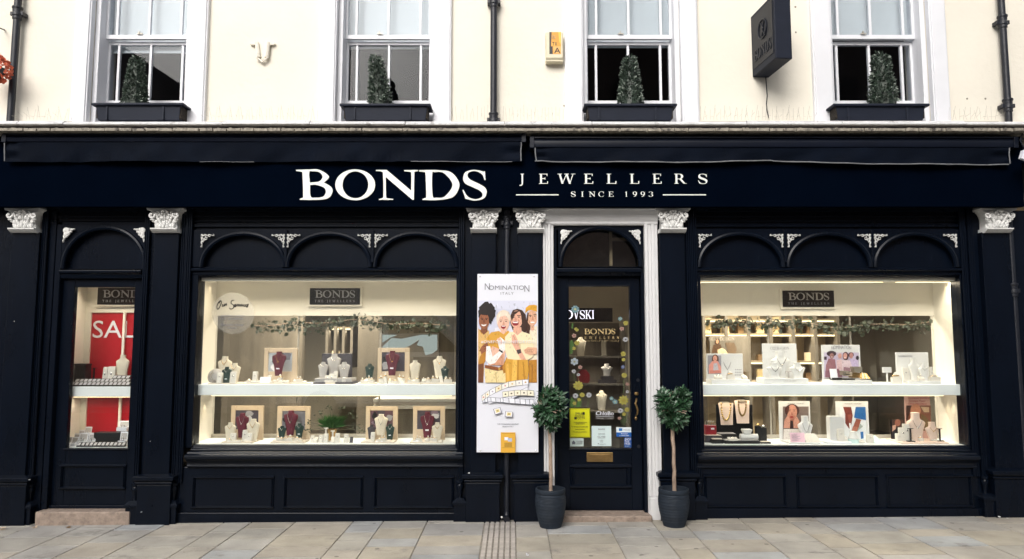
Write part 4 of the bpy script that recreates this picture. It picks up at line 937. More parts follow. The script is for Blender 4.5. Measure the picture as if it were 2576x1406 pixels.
# neighbour's white sign at the other edge
ns = thing('projecting_sign', W(2582, 405, -.25), 'tilted white sign panel of the neighbouring shop past the end of the navy board', 'sign')
m = MB(); pts = [W(px, py, -.25) for px, py in ((2566, 398), (2620, 420), (2630, 362), (2572, 378))]
m.shape([(p.x, p.z) for p in pts], (), -.26, -.23); m.build('sign_panel', 'cardwhite', ns)
m = MB(); m.tube([W(2574, 330, -.1), W(2566, 352, -.16), W(2576, 372, -.22)], .005, 6); m.tube([W(2566, 352, -.16), W(2600, 340, .1)], .008, 6); m.build('bracket', 'iron', ns)

# bay trees in pots
def bay(px, pyt, pyb, pyc0, pyc1, cw, label, lobes, seed, Yp, bend):
    xg = X(px, pyb, Yp); z0 = gz(xg); r0 = .128
    t = thing('potted_bay_tree', (xg, Yp, z0), label, 'bay tree', 'lollipop bay trees beside the main door')
    zt = ZZ(pyt, Yp); h = zt-z0
    prof = [(.085, 0), (.092, .012), (.108, .08*h/.33), (.122, .5*h), (.1265, .66*h), (.126, .80*h), (.121, .87*h), (.124, .885*h), (.126, .96*h), (.124, h), (.112, h), (.108, h-.03), (.02, h-.035)]
    q_ = []
    for i in range(len(prof)-1): q_.append(prof[i])
    m = MB(); pf = []
    for i in range(60):
        s = i/59; zz = s*.86*h; r = .088+.040*math.sin(min(1, s*1.18)*math.pi/2)-.006*max(0, s-.8)/.2
        if .15 < s < .97: r += .0016*math.cos(s*2*math.pi*24)
        pf.append((r, z0+zz))
    pf += [(.119, z0+.87*h), (.1235, z0+.885*h), (.1255, z0+.95*h), (.123, z0+h), (.112, z0+h+.001), (.108, z0+h-.04)]
    m.lathe(pf, xg, Yp, 40, cap=False); m.lathe([(.088, z0+.001), (.02, z0+.001)], xg, Yp, 40); m.build('pot', 'pot', t, smooth=True)
    m = MB(); m.lathe([(.109, z0+h-.045), (.06, z0+h-.038), (.005, z0+h-.034)], xg, Yp, 24); m.build('soil', 'soil', t)
    zc0, zc1 = ZZ(pyc1, Yp), ZZ(pyc0, Yp); zm = (zc0+zc1)/2
    xc = X(cw[0], (pyc0+pyc1)/2, Yp); rx, rz = (X(cw[2], 1030, Yp)-X(cw[1], 1030, Yp))/2, (zc1-zc0)/2; xc = (X(cw[2], 1030, Yp)+X(cw[1], 1030, Yp))/2
    rr = random.Random(seed)
    path = []; xbase = X(bend[0], pyt, Yp); xtop = X(bend[1], pyc1, Yp)
    for i in range(12):
        s = i/11; z = z0+h-.05+(zm-(z0+h-.05))*s; path.append((xbase+(xtop-xbase)*s+bend[2]*math.sin(s*math.pi)+rr.uniform(-.003, .003), Yp+.004*math.sin(i), z))
    m = MB(); m.tube(path, [.0165-.003*i/11+rr.uniform(-.0015, .0015) for i in range(12)], 9); m.build('trunk', 'bark', t, smooth=True)
    m = MB(); top = Vector(path[-1])
    for i in range(16):
        an, el = rr.uniform(0, 6.28), rr.uniform(-.3, 1.4); d = Vector((math.cos(an)*math.cos(el)*rx, math.sin(an)*math.cos(el)*rx, math.sin(el)*rz))
        m.tube([top-Vector((0, 0, .05)), top+d*.4, Vector((xc, Yp, zm))+d*.85], [.007, .005, .003], 5)
    m.build('branch', 'bark', t)
    m = MB()
    for k in range(230):
        lb = rr.choice(lobes); an = rr.uniform(0, 6.283); u = rr.uniform(-1, 1); rad = rr.uniform(.45, 1.0)**.6
        d = Vector((math.cos(an)*math.sqrt(1-u*u), math.sin(an)*math.sqrt(1-u*u), u))
        p = Vector((xc+rx*lb[0]+d.x*rx*lb[2]*rad, Yp+d.y*rx*lb[2]*rad, zm+rz*lb[1]+d.z*rz*lb[3]*rad))
        # a sprig: five to seven long leaves fanning from its tip
        ax = (d+Vector((rr.uniform(-.5, .5), rr.uniform(-.5, .5), .5+rr.uniform(-.4, .4)))).normalized(); young = rr.random() < .34
        sd = ax.orthogonal().normalized(); s2 = ax.cross(sd)
        for j in range(rr.randint(4, 7)):
            a2 = j*2.4+rr.uniform(-.4, .4); out = sd*math.cos(a2)+s2*math.sin(a2); dirn = ax*rr.uniform(.35, 1.0)+out*rr.uniform(.55, 1.0)+Vector((0, 0, -.12)); m.k = 1 if young and rr.random() < .7 else 0
            m.leaf(p-ax*.01*j, dirn, ax-out*.5, rr.uniform(.048, .078), rr.uniform(.018, .027), .14)
    m.build('crown', ['bay', 'baylt'], t)
bay(1385, 1228, 1316, 970, 1080, (0, 1344, 1426), 'potted bay tree with rounded crown and a bowed trunk in front of the white poster', [(0, .08, .74, .76), (-.34, -.18, .58, .55), (.34, .12, .55, .6), (.05, -.5, .5, .45), (-.1, .5, .5, .42)], 4, -.10, (1386, 1376, .012))
bay(1696, 1228, 1317, 974, 1082, (0, 1649, 1736), 'potted bay tree with forked two lobed crown and pale knobbly trunk past the door', [(-.46, .3, .48, .58), (.48, .34, .46, .6), (-.1, -.2, .62, .56), (.2, -.48, .5, .46)], 9, -.10, (1697, 1690, .004))
# leaves and litter on the pavement
for i, (px, py, nm, mt, lab, sz) in enumerate(((8, 1321, 'fallen_leaf', 'tan', 'pale brown dead leaf against the end pedestal', .03), (88, 1318, 'fallen_leaf', 'tan', 'pale brown dead leaf by the colonnette base at the narrow step', .028), (173, 1318, 'fallen_leaf', 'brass', 'orange curled leaf in front of the narrow doorstep', .026), (1031, 1303, 'bottle_cap', 'redbox', 'tiny red scrap on the pavement under the big window', .018), (2012, 1299, 'paper_scrap', 'cardwhite', 'white paper scrap at the foot of the last window', .014), (1327, 1398, 'paper_scrap', 'cardwhite', 'white paper scrap beside the drain', .012))):
    t_ = (py-703)/F; d = 0
    fy, fzz = cT+t_*sT, sT-t_*cT; tt = -CAMZ/fzz; p = Vector(((px-CX)/F*tt, CAMY+fy*tt, 0)); p.z = gz(p.x)+.004
    rr = random.Random(i); m = MB(); pts = [(p.x+sz*rr.uniform(.5, 1)*math.cos(R(k*45)), p.y+sz*rr.uniform(.5, 1)*math.sin(R(k*45))) for k in range(8)]
    m.add([(a, b, p.z+rr.uniform(.0, .014)) for a, b in pts]+[(p.x, p.y, p.z+.006)], [(k, (k+1) % 8, 8) for k in range(8)]); m.add([(a, b, p.z-.002) for a, b in pts], [tuple(reversed(range(8)))])
    tag(m.build(nm, mt, None), lab, nm.replace('_', ' '))
# ================================================================ goods and fittings in the windows
cA, cB, c5, c6, cN, cD, cP = q(560,930,5.02), q(900,930,5.022), q(1890,900,4.394), q(2180,900,4.393), q(170,770,3.057), q(1530,760,2.93), q(1290,740,2.811)
c1 = lambda a, b: (a, b)
def lamp(par, loc, sx, sy, watts, rot=(0, 0, 0), colr=(1, .86, .66), spread=150):
    l = bpy.data.lights.new('lamp', 'AREA'); l.shape = 'RECTANGLE'; l.size = sx; l.size_y = sy; l.energy = watts*.72; l.color = colr; l.spread = R(spread)
    o = bpy.data.objects.new('lamp', l); col.objects.link(o); place(o, loc, par); o.rotation_euler = rot
def led(x0, x1, Y, z, watts, label, rot=(0, 0, 0), colr=(1, .85, .63)):
    t = thing('led_strip', ((x0+x1)/2, Y, z), label, 'light strip', 'led strips of the shop')
    b = MB(); b.box(x0, x1, Y-.012, Y+.012, z, z+.012); b.build('strip_housing', 'rail', t)
    b = MB(); b.box(x0+.005, x1-.005, Y-.009, Y+.009, z-.004, z-.0005); b.build('diffuser', 'led', t)
    if watts: lamp(t, ((x0+x1)/2, Y, z-.008), abs(x1-x0)*.96, .03, watts, rot, colr)
    return t
zt_ = ZZ(708.5, .33)
led(WA['x0']+.05, WA['x1']-.05, .36, WA['z1']+.045, 17, 'warm light strip along the ceiling of the showcase with the burgundy busts', (R(-18), 0, 0))
a, b_ = X(1762, 709, .36), X(2222, 709, .36)
led(a, b_, .36, zt_, 14, 'long glowing light strip at the top of the showcase beyond the door', (R(-18), 0, 0))
led(X(2252, 709, .36), X(2400, 709, .36), .36, zt_, 4.5, 'short glowing light strip next to the corner downlights', (R(-18), 0, 0))
led(WA['x0']+.05, WA['x1']-.05, .40, WA['s0']-.014, 4.2, 'light strip under the shelf of the showcase with the burgundy busts')
led(WB['x0']+.05, WB['x1']-.05, .40, WB['s0']-.014, 4.2, 'light strip under the shelf of the showcase beyond the door')
led(NB['x0']+.02, NB['x1']+.2, .36, NB['z1']+.04, 5, 'light strip above the SALE poster behind the narrow door', (R(-18), 0, 0))
led(NB['x0']+.02, NB['x1']+.2, .40, NB['s0']-.014, 1.8, 'light strip under the shelf behind the narrow door')
dl = None
for (px, py, Y, w_) in ((2380, 706, .42, 'above the end wall of the lit showcase, inner one'), (2398, 706, .36, 'above the end wall of the lit showcase, outer one'), (2378, 995, .48, 'under the shelf by the end wall, inner one'), (2400, 995, .40, 'under the shelf by the end wall, outer one'), (512, 709, .32, 'at the top corner beside the services sticker'), (530, 709, .48, 'at the top corner behind the services sticker'), (503, 997, .30, 'under the shelf below the services sticker, outer one'), (522, 997, .46, 'under the shelf below the services sticker, inner one'), (190, 1000, .40, 'under the ring box shelf at the SALE poster')):
    p = W(px, py, Y)
    if px < 300: p.x = NB['x0']+.05; p.z = NB['s0']-.006
    elif py > 900: p.z = (WA if px < 1000 else WB)['s0']-.006
    else: p.z = (WA['z1']+.055 if px < 1000 else WB['z1']+.055)
    if 300 < px < 1000: p.x = WA['x0']+(-.02 if Y < .4 else .0)
    if px > 1000: p.x = WB['x1']+(.02 if Y < .4 else .0)
    t = thing('downlight', p, 'tiny bright downlight '+w_, 'downlight', 'downlights at the showcase walls')
    b = MB(); b.lathe([(.018, p.z), (.02, p.z+.005)], p.x, p.y, 14); b.build('bezel', 'rail', t)
    b = MB(); b.lathe([(.012, p.z-.003), (.012, p.z-.0005)], p.x, p.y, 12); b.build('bulb', 'led', t)
    l = bpy.data.lights.new('spot', 'SPOT'); l.energy = 2.2; l.spot_size = R(50); l.spot_blend = .7; l.color = (1, .8, .52); l.shadow_soft_size = .01
    o = bpy.data.objects.new('lamp', l); col.objects.link(o); place(o, p-Vector((0, 0, .006)), t)
for (x, y, w_) in ((-2.2, 2.2, 'over the shop room behind the burgundy busts'), (.7, 2.6, 'over the shop room behind the main door'), (2.9, 1.9, 'over the shop room in front of the gold cabinet')):  # unseen lamps added to light the shop room
    t = thing('added_ceiling_light', (x, y, 2.885), 'unseen warm ceiling light added '+w_, 'ceiling light'); b = MB(); b.lathe([(.14, 2.87), (.15, 2.899)], x, y, 20); b.build('frame', 'rail', t)
    b = MB(); b.lathe([(.12, 2.866), (.12, 2.869)], x, y, 20); b.build('diffuser', 'ledsoft', t); lamp(t, (x, y, 2.86), .25, .25, 190 if x != .7 else 30, colr=(1, .88, .72))

# ---- necklace busts
_bm = {}
PROF = {'std': [(.60, 0, .8), (.64, .10, .8), (.72, .30, .85), (.82, .50, .9), (.92, .66, .95), (1.0, .76, .85), (.96, .795, .8), (.74, .835, .85), (.50, .87, 1.), (.40, .91, 1.1), (.385, .97, 1.15), (.40, 1., 1.15)],
        'drape': [(.48, 0, .8), (.52, .12, .8), (.62, .32, .85), (.76, .50, .9), (.90, .62, .9), (1.0, .70, .8), (.98, .74, .8), (1.0, .77, .8), (.98, .80, .8), (.96, .83, .8), (.60, .86, 1.), (.40, .895, 1.1), (.37, .96, 1.15), (.385, 1., 1.15)],
        'bust': [(.62, 0, .9), (.58, .12, .85), (.60, .25, .85), (.74, .42, .9), (.90, .55, .95), (1.0, .64, .9), (.97, .68, .85), (.78, .725, .85), (.54, .76, 1.), (.44, .82, 1.1), (.43, .93, 1.15), (.45, 1., 1.15)],
        'rect': [(.80, 0, .3), (.84, .3, .3), (.92, .7, .3), (1., .985, .3), (.99, 1., .3)]}
def bust_mesh(kind, mat):
    if (kind, mat) in _bm: return _bm[kind, mat]
    b = MB(); P = PROF[kind]; n = 20
    rings = []
    for w, z, k in P:
        dd = .17*k*(.6+.4*min(1, w)); yo = .10*(z-.5)
        rings.append([(w/2*math.copysign(abs(math.cos(a))**.8, math.cos(a)), yo+dd*math.copysign(abs(math.sin(a))**.9, math.sin(a)), z) for a in [2*math.pi*j/n for j in range(n)]])
    b.loft(rings); o = b.build('bust_body', mat, None, smooth=True, base=(0, 0, 0)); me = o.data; bpy.data.objects.remove(o)
    _bm[kind, mat] = me; return me
_nk = {}
def neck_mesh(kind, mat, L):
    if (kind, mat, L) in _nk: return _nk[kind, mat, L]
    b = MB(); pts = []
    for i in range(17):
        t = -1+i/8; ww = .21 if kind != 'bust' else .25
        z = (.87 if kind != 'bust' else .76)-L*(1-abs(t)**1.7); pts.append((t*ww, -.185-.0*abs(t), z))
    b.tube(pts, .013, 5); b.ell((0, -.195, pts[8][2]-.02), (.028, .02, .022), 8, 5)
    o = b.build('necklace', mat, None, smooth=True, base=(0, 0, 0)); me = o.data; bpy.data.objects.remove(o); _nk[kind, mat, L] = me; return me
_tg = []
def tagmesh():
    if not _tg:
        b = MB(); b.box(-.12, .12, -.20, -.17, .27, .325); o = b.build('price_tag', 'cardwhite', None, base=(0, 0, 0)); _tg.append(o.data); bpy.data.objects.remove(o)
    return _tg[0]
def bust(cv, a0, a1, at, kind, mat, Y, base, label, nk='gold', L=.16, tagged=False, group=None):
    px0, py = cv(a0, at); px1, _ = cv(a1, at)
    x0, x1 = X(px0, py+15, Y), X(px1, py+15, Y); zt = ZZ(py, Y); zb = ZZ(cv(0, -base)[1], Y) if base < -5 else base
    t = thing('necklace_bust', ((x0+x1)/2, Y, zb), label, 'necklace bust', group or 'necklace busts on display'); t.scale = (x1-x0, min(x1-x0, .16), zt-zb)
    def ch(nm, me): o = bpy.data.objects.new(nm, me); col.objects.link(o); o.parent = t; return o
    ch('bust_body', bust_mesh(kind, mat))
    if nk: ch('necklace', neck_mesh(kind, nk, L))
    if tagged: ch('price_tag', tagmesh())
    return t
sA, sB, fA, fB = WA['s1'], WB['s1'], WA['z0']+.0025, WB['z0']+.0025
bust(cA, 155, 352, 185, 'std', 'bustcream', .42, sA, 'tall cream bust with gold necklace behind the dark green one by the end wall')
bust(cA, 300, 470, 278, 'std', 'bustcream', .37, sA, 'shorter cream bust beside the tall one at the end wall, upper shelf')
bust(cA, 210, 345, 328, 'std', 'bustgreen', .31, sA, 'dark green bust in front of two cream busts on the upper shelf', 'silver', tagged=True)
bust(cA, 895, 1085, 120, 'drape', 'bustred', .40, -450, 'burgundy draped bust before the first pale frame on the upper shelf', 'gold', .3, True)
bust(q(700,720,3.347), 545, 640, 878, 'std', 'bustgrey', .40, -1020, 'small grey bust on the charcoal block, on the side towards the services sticker', 'silver')
bust(q(700,720,3.347), 628, 757, 805, 'std', 'bustgrey', .46, -1015, 'tall grey bust in the middle of the charcoal display block', 'silver')
bust(q(700,720,3.347), 730, 838, 878, 'std', 'bustgrey', .40, -1025, 'small grey bust with long pendant on the charcoal block, towards the white poster', 'silver', .3)
bust(cB, 455, 582, 285, 'std', 'bustgreen', .42, -500, 'small dark green bust alone between the charcoal block and a pale frame', 'silver')
bust(cB, 735, 920, 112, 'drape', 'bustred', .40, -445, 'burgundy draped bust before the second pale frame on the upper shelf', 'gold', .3, True)
bust(cB, 1058, 1215, 238, 'std', 'bustcream', .40, -500, 'cream bust next to the second pale frame on the upper shelf', None)
bust(cB, 1380, 1562, 182, 'std', 'bustcream', .44, -470, 'tallest cream bust at the poster end of the upper shelf', 'gold', .22)
bust(cB, 1487, 1600, 320, 'std', 'bustgreen', .38, -500, 'dark grey green bust leaning beside the tallest cream bust', 'silver')
bust(cA, 400, 580, 960, 'drape', 'bustred', .42, -1290, 'burgundy draped bust behind two cream busts on the case floor', 'silver', .3)
bust(cA, 248, 408, 1088, 'std', 'bustcream', .37, fA, 'small cream bust at the end wall on the case floor')
bust(cA, 545, 732, 1040, 'std', 'bustcream', .36, fA, 'large cream bust covering the corner of the first tan frame', 'gold', .22)
bust(cA, 1055, 1248, 925, 'drape', 'bustred', .42, -1260, 'burgundy draped bust between two green busts on the case floor', 'silver', .34)
bust(cA, 970, 1090, 1135, 'std', 'bustgreen', .40, -1290, 'dark green bust on the end wall side of the second tan frame', 'silver')
bust(cA, 1205, 1330, 1100, 'std', 'bustgreen', .40, -1300, 'dark green bust with tag on the plant side of the second tan frame', 'silver', tagged=True)
bust(cB, 582, 768, 975, 'std', 'bustcream', .42, -1255, 'cream bust with drop pendant in front of the third tan frame', 'silver', .34)
bust(cB, 485, 600, 1120, 'std', 'darkgrey', .41, -1310, 'charcoal bust half hidden at the plant side of the third tan frame', None)
bust(cB, 735, 858, 1110, 'std', 'bustgreen', .39, -1320, 'dark green bust with tag beside the cream drop pendant bust', 'silver', tagged=True)
bust(cB, 1210, 1400, 945, 'drape', 'bustred', .42, -1290, 'burgundy draped bust in front of the last tan frame by the poster', 'silver', .34, True)
bust(cB, 1365, 1515, 1088, 'std', 'bustcream', .37, fA, 'cream bust at the poster end of the case floor')
bust(cN, 442, 555, 590, 'std', 'bustcream', .48, NB['s1'], 'cream bust without necklace before the SALE poster', None)
# showcase beyond the door
bust(c5, 885, 1115, 232, 'bust', 'bustwhite', .42, -560, 'large white bust with grey bead necklace on the first white panel', 'silver', .26)
bust(c5, 832, 1022, 370, 'bust', 'bustwhite', .35, -555, 'small white bust with dark stone necklaces on the first white panel', 'black', .3)
bust(c5, 1108, 1300, 368, 'bust', 'bustwhite', .37, -560, 'small white bust with thin chain at the far side of the first white panel', 'silver', .28)
bust(c6, 1250, 1380, 318, 'bust', 'bustwhite', .42, -575, 'white bust in front of the small white panel near the end wall', None)
bust(c6, 1370, 1500, 370, 'bust', 'bustwhite', .38, -590, 'white bust with silver chain next to the end wall on the upper shelf', 'silver')
bust(c5, 1205, 1385, 1005, 'bust', 'bustwhite', .38, -1330, 'white bust with three drop necklace before the portrait with hands', 'silver', .34)
bust(c6, 1225, 1452, 965, 'bust', 'bustpink', .40, fB, 'large blush bust with silver necklace at the pink poster', 'silver', .26)
bust(c6, 1450, 1620, 1078, 'bust', 'bustpink', .40, fB, 'small blush bust beside the end wall', 'gold', .2)
bust(c5, 265, 445, 850, 'rect', 'bustpink', .42, -1110, 'flat beige necklace board with chunky gold chain in the lower case', None)
bust(c5, 455, 638, 822, 'rect', 'bustpink', .43, -1092, 'flat beige necklace board with brown chain in the lower case', None)
# inside the shop, seen through the main door
bust(cD, 90, 178, 455, 'std', 'bustcream', 1.45, -603, 'lit cream bust on the top shelf seen through the main door', None)
bust(cD, 296, 390, 665, 'bust', 'bustgrey', 1.45, -760, 'grey bust with glowing neck on the middle shelf inside the door', 'silver')
bust(cD, 253, 346, 882, 'std', 'bustcream', 1.45, -1038, 'lit cream bust on the lowest shelf inside the main door', None)

# ---- pale frames with photographs
def fr_(cv, f, p, Y, base, label, cols, group=None, mat='tan', seed=0, depth=.03, txt_=None):
    """f: frame box, p: picture box, both in survey units"""
    A = rect(*cv(f[0], f[1]), *cv(f[2], f[3]), Y); B_ = rect(*cv(p[0], p[1]), *cv(p[2], p[3]), Y); zb = base if base is not None else A[2]
    t = thing('photo_frame', ((A[0]+A[1])/2, Y, zb), label, 'photo frame', group)
    b = MB(); b.box(A[0], B_[0], Y, Y+depth, zb, A[3]); b.box(B_[1], A[1], Y, Y+depth, zb, A[3]); b.box(B_[0], B_[1], Y+.001, Y+depth, B_[3], A[3]); b.box(B_[0], B_[1], Y+.001, Y+depth, zb, B_[2])
    b.build('frame', mat, t, bevel=.003)
    b = MB(); rr = random.Random(seed); Yp = Y+.006; b.cc = cols[0]; b.box(B_[0], B_[1], Yp, Yp+.004, B_[2], B_[3])
    w_, h_ = B_[1]-B_[0], B_[3]-B_[2]
    for i, cc in enumerate(cols[1:]):
        cx_, cz = B_[0]+w_*rr.uniform(.15, .85), B_[2]+h_*rr.uniform(.15, .85); rx, rz = w_*rr.uniform(.12, .28), h_*rr.uniform(.12, .3); b.cc = cc
        a0 = rr.uniform(0, 3); pts = []
        for k in range(11):
            an = 2*math.pi*k/11; r = rr.uniform(.7, 1.05); pts.append((min(B_[1]-.001, max(B_[0]+.001, cx_+rx*r*math.cos(an+a0))), min(B_[3]-.001, max(B_[2]+.001, cz+rz*r*math.sin(an+a0)))))
        b.shape(pts, (), Yp-.0004*(i+1))
    b.build('photograph', 'print', t)
    return t
G = lambda v: S(v, v, v+4)
dk = [S(70,66,76), G(40), G(150), S(120,105,120), G(30), G(190), S(95,70,80)]
lt = [S(170,176,185), G(25), G(205), S(60,62,70), G(20), G(225), S(110,110,120)]
gp = 'pale wooden photo frames behind the busts'
fr_(cA, (782, 72, 1232, 585), (842, 138, 1166, 392), .50, sA, 'pale frame with grey photo, upper shelf, nearer the services sticker', lt, gp, seed=3)
fr_(cB, (625, 70, 1060, 585), (682, 130, 996, 390), .50, sA, 'pale frame with dark photo, upper shelf, nearer the tall white poster', dk, gp, seed=5)
fr_(cA, (330, 858, 770, 1400), (392, 922, 706, 1180), .48, fA, 'first tan frame on the case floor, nearest the end wall', dk, gp, seed=7)
fr_(cA, (960, 865, 1408, 1400), (1030, 930, 1345, 1190), .48, fA, 'second tan frame on the case floor, beside the plant', lt[::-1], gp, seed=9)
fr_(cB, (463, 868, 897, 1400), (523, 925, 835, 1180), .48, fA, 'third tan frame on the case floor, on the poster side of the plant', dk[::-1], gp, seed=12)
fr_(cB, (1108, 865, 1542, 1400), (1165, 925, 1480, 1180), .48, fA, 'last tan frame on the case floor, beside the poster pier', dk, gp, seed=15)

# ---- ring stands, ring boxes
_rs = {}
def rs_mesh(kind):
    if kind in _rs: return _rs[kind]
    out = []; b = MB()
    if kind == 'knob': b.box(-.5, .5, -.5, .5, 0, .55); b.lathe([(.30, .55), (.28, .72), (.20, .9), (.04, 1.)], -.05, 0, 10); out.append(('pad', b.build('pad', 'padwhite', None, smooth=True, base=(0, 0, 0)))); r = MB(); r.tube([(-.05+.33*math.cos(R(24*i)), .33*math.sin(R(24*i)), .68) for i in range(15)], .05, 5, True); out.append(('ring', r.build('ring', 'gold', None, smooth=True, base=(0, 0, 0))))
    if kind == 'slim': b.loft([[(-.5, -.5, 0), (.5, -.5, 0), (.5, .5, 0), (-.5, .5, 0)], [(-.5, -.1, .9), (.5, -.1, .9), (.5, .5, .9), (-.5, .5, .9)], [(-.46, .0, 1.), (.46, .0, 1.), (.46, .5, 1.), (-.46, .5, 1.)]]); out.append(('pad', b.build('pad', 'padwhite', None, base=(0, 0, 0)))); r = MB(); r.ell((0, -.3, .62), (.16, .12, .07), 8, 5); out.append(('ring', r.build('ring', 'silver', None, smooth=True, base=(0, 0, 0))))
    if kind == 'wedge': b.loft([[(-.5, -.5, 0), (.5, -.5, 0), (.5, .5, 0), (-.5, .5, 0)], [(-.5, -.5, .45), (.5, -.5, .45), (.5, .5, .9), (-.5, .5, .9)]]); out.append(('pad', b.build('pad', 'padwhite', None, base=(0, 0, 0)))); r = MB(); r.tube([(.22*math.cos(R(24*i)), -.02, .78+.22*math.sin(R(24*i))) for i in range(15)], .05, 5, True); out.append(('ring', r.build('ring', 'silver', None, smooth=True, base=(0, 0, 0))))
    if kind == 'open':
        b.box(-.5, .5, -.5, .5, 0, .38); out.append(('box_base', b.build('box_base', 'cardwhite', None, base=(0, 0, 0))))
        b = MB(); b.loft([[(-.5, .38, .39), (.5, .38, .39), (.5, .5, .39), (-.5, .5, .39)], [(-.5, .62, 1.), (.5, .62, 1.), (.5, .74, 1.), (-.5, .74, 1.)]]); out.append(('box_lid', b.build('box_lid', 'cardwhite', None, base=(0, 0, 0))))
        b = MB(); b.box(-.4, .4, .352, .378, .46, .9); b.v = [(v[0], v[1]+(v[2]-.39)*.39, v[2]) for v in b.v]; out.append(('lining', b.build('lining', 'bustgrey', None, base=(0, 0, 0))))
        b = MB(); b.box(-.36, .36, -.36, .3, .381, .42); b.tube([(.14*math.cos(R(24*i)), -.03, .5+.12*math.sin(R(24*i))) for i in range(15)], .035, 5, True); out.append(('ring', b.build('ring', 'silver', None, base=(0, 0, 0))))
    if kind == 'tilt':
        b.loft([[(-.48, -.5, 0), (.48, -.5, 0), (.48, .5, 0), (-.48, .5, 0)], [(-.48, -.5, .2), (.48, -.5, .2), (.48, .5, .95), (-.48, .5, .95)]]); out.append(('box_base', b.build('box_base', 'black', None, base=(0, 0, 0))))
        b = MB(); b.loft([[(-.35, -.36, .30), (.35, -.36, .30), (.35, .34, .82), (-.35, .34, .82)], [(-.35, -.39, .335), (.35, -.39, .335), (.35, .31, .855), (-.35, .31, .855)]]); out.append(('pad', b.build('pad', 'silverpad', None, base=(0, 0, 0))))
    for n_, o in out: bpy.data.objects.remove(o[1]) if False else None
    res = [(n_, o.data) for n_, o in out]
    for n_, o in out: bpy.data.objects.remove(o)
    _rs[kind] = res; return res
M['silverpad'] = pm('satin_pad', (.40, .40, .43), .5, .05, 9)
def ring(kind, x, y, z, w, h, label, group, rz=0, nm='ring_stand', cat='ring stand', d=None):
    t = thing(nm, (x, y, z), label, cat, group); t.scale = (w, d or min(w, .04), h); t.rotation_euler = (0, 0, rz)
    for n_, me in rs_mesh(kind): o = bpy.data.objects.new(n_, me); col.objects.link(o); o.parent = t
    return t
def cluster(cv, items, Y, base, label, group, kind='knob', nm='ring_stand', cat='ring stand', jitter=0):
    rr = random.Random(len(items)+int(items[0][0]))
    for k, it in enumerate(items):
        a0, a1, at = it[:3]; kd = it[3] if len(it) > 3 else kind
        p0, py = cv(a0, at); p1, _ = cv(a1, at); x0, x1 = X(p0, py, Y), X(p1, py, Y); zb = base if base > -5 else ZZ(cv(0, -base)[1], Y)
        ring(kd, (x0+x1)/2, Y+rr.uniform(-1, 1)*jitter, zb, x1-x0, max(.012, ZZ(py, Y)-zb), label, group, rr.uniform(-.12, .12), nm, cat)
def tray(cv, a0, b0, a1, b1, Y, base, label, mat='tray', d=.14, h=None):
    A = rect(*cv(a0, b0), *cv(a1, b1), Y); b = MB(); hh = h or max(.010, A[3]-base)
    b.loft([[(A[0]+o, Y+o, z), (A[1]-o, Y+o, z), (A[1]-o, Y+d-o, z), (A[0]+o, Y+d-o, z)] for o, z in ((0, base), (0, base+hh*.8), (.003, base+hh))])
    tag(b.build('display_tray', mat, None, bevel=.001), label, 'tray'); return base+hh
h1 = tray(cA, 20, 552, 482, 580, .275, sA, 'low cream tray under the first cluster of busts on the upper shelf', d=.2)
h2 = tray(cA, 492, 560, 1120, 588, .275, sA, 'long cream tray before the first pale frame', d=.12)
h3 = tray(cA, 1128, 548, 1392, 585, .28, sA, 'short cream tray between the first pale frame and the charcoal block', d=.10)
g = 'small ring stands on the upper shelf'
cluster(cA, [(155, 224, 408, 'slim'), (330, 412, 395, 'slim')], .285, h1, 'slim white ring stand at the dark green bust by the end wall', g)
cluster(cA, [(637, 698, 392, 'slim')], .32, h2, 'tall slim white stand in front of the services end of the first pale frame', g)
cluster(cA, [(550, 612, 488), (612, 660, 505, 'wedge'), (665, 725, 508, 'wedge'), (865, 905, 515, 'wedge'), (1000, 1060, 508, 'wedge'), (1066, 1122, 508, 'wedge')], .30, h2, 'small white ring stand on the long cream tray', g)
cluster(cA, [(835, 885, 430, 'wedge'), (980, 1040, 425), (905, 985, 500, 'wedge')], .36, h2, 'small white ring stand behind the front row of the long cream tray', g)
cluster(cA, [(1186, 1225, 495, 'wedge'), (1222, 1268, 460), (1255, 1310, 452), (1310, 1360, 515, 'wedge')], .32, h3, 'small white ring stand on the short cream tray', g)
h4 = tray(cB, 370, 550, 598, 580, .28, sA, 'cream tray below the lone green bust', d=.10); h5 = tray(cB, 1005, 548, 1205, 578, .28, sA, 'cream tray before the cream bust by the second pale frame', d=.10); h6 = tray(cB, 1225, 545, 1665, 572, .28, sA, 'cream tray at the poster end of the upper shelf', d=.12)
cluster(cB, [(400, 445, 472), (445, 510, 485, 'wedge'), (492, 530, 436), (512, 580, 470)], .31, h4, 'small white ring stand below the lone green bust', g)
cluster(cB, [(645, 700, 440), (706, 755, 398), (705, 755, 490, 'wedge'), (765, 828, 480), (838, 895, 490), (905, 950, 420), (955, 1002, 435), (940, 1000, 500, 'wedge')], .34, sA, 'small blush ring stand at the foot of the second pale frame', g, jitter=.02)
cluster(cB, [(1040, 1090, 470), (1085, 1135, 490, 'wedge'), (1140, 1195, 460)], .31, h5, 'small cream ring stand before the cream bust', g)
cluster(cB, [(1232, 1285, 482, 'wedge'), (1290, 1350, 468), (1360, 1410, 445), (1410, 1462, 455), (1532, 1590, 455), (1590, 1640, 470)], .31, h6, 'small white ring stand at the poster end of the upper shelf', g)
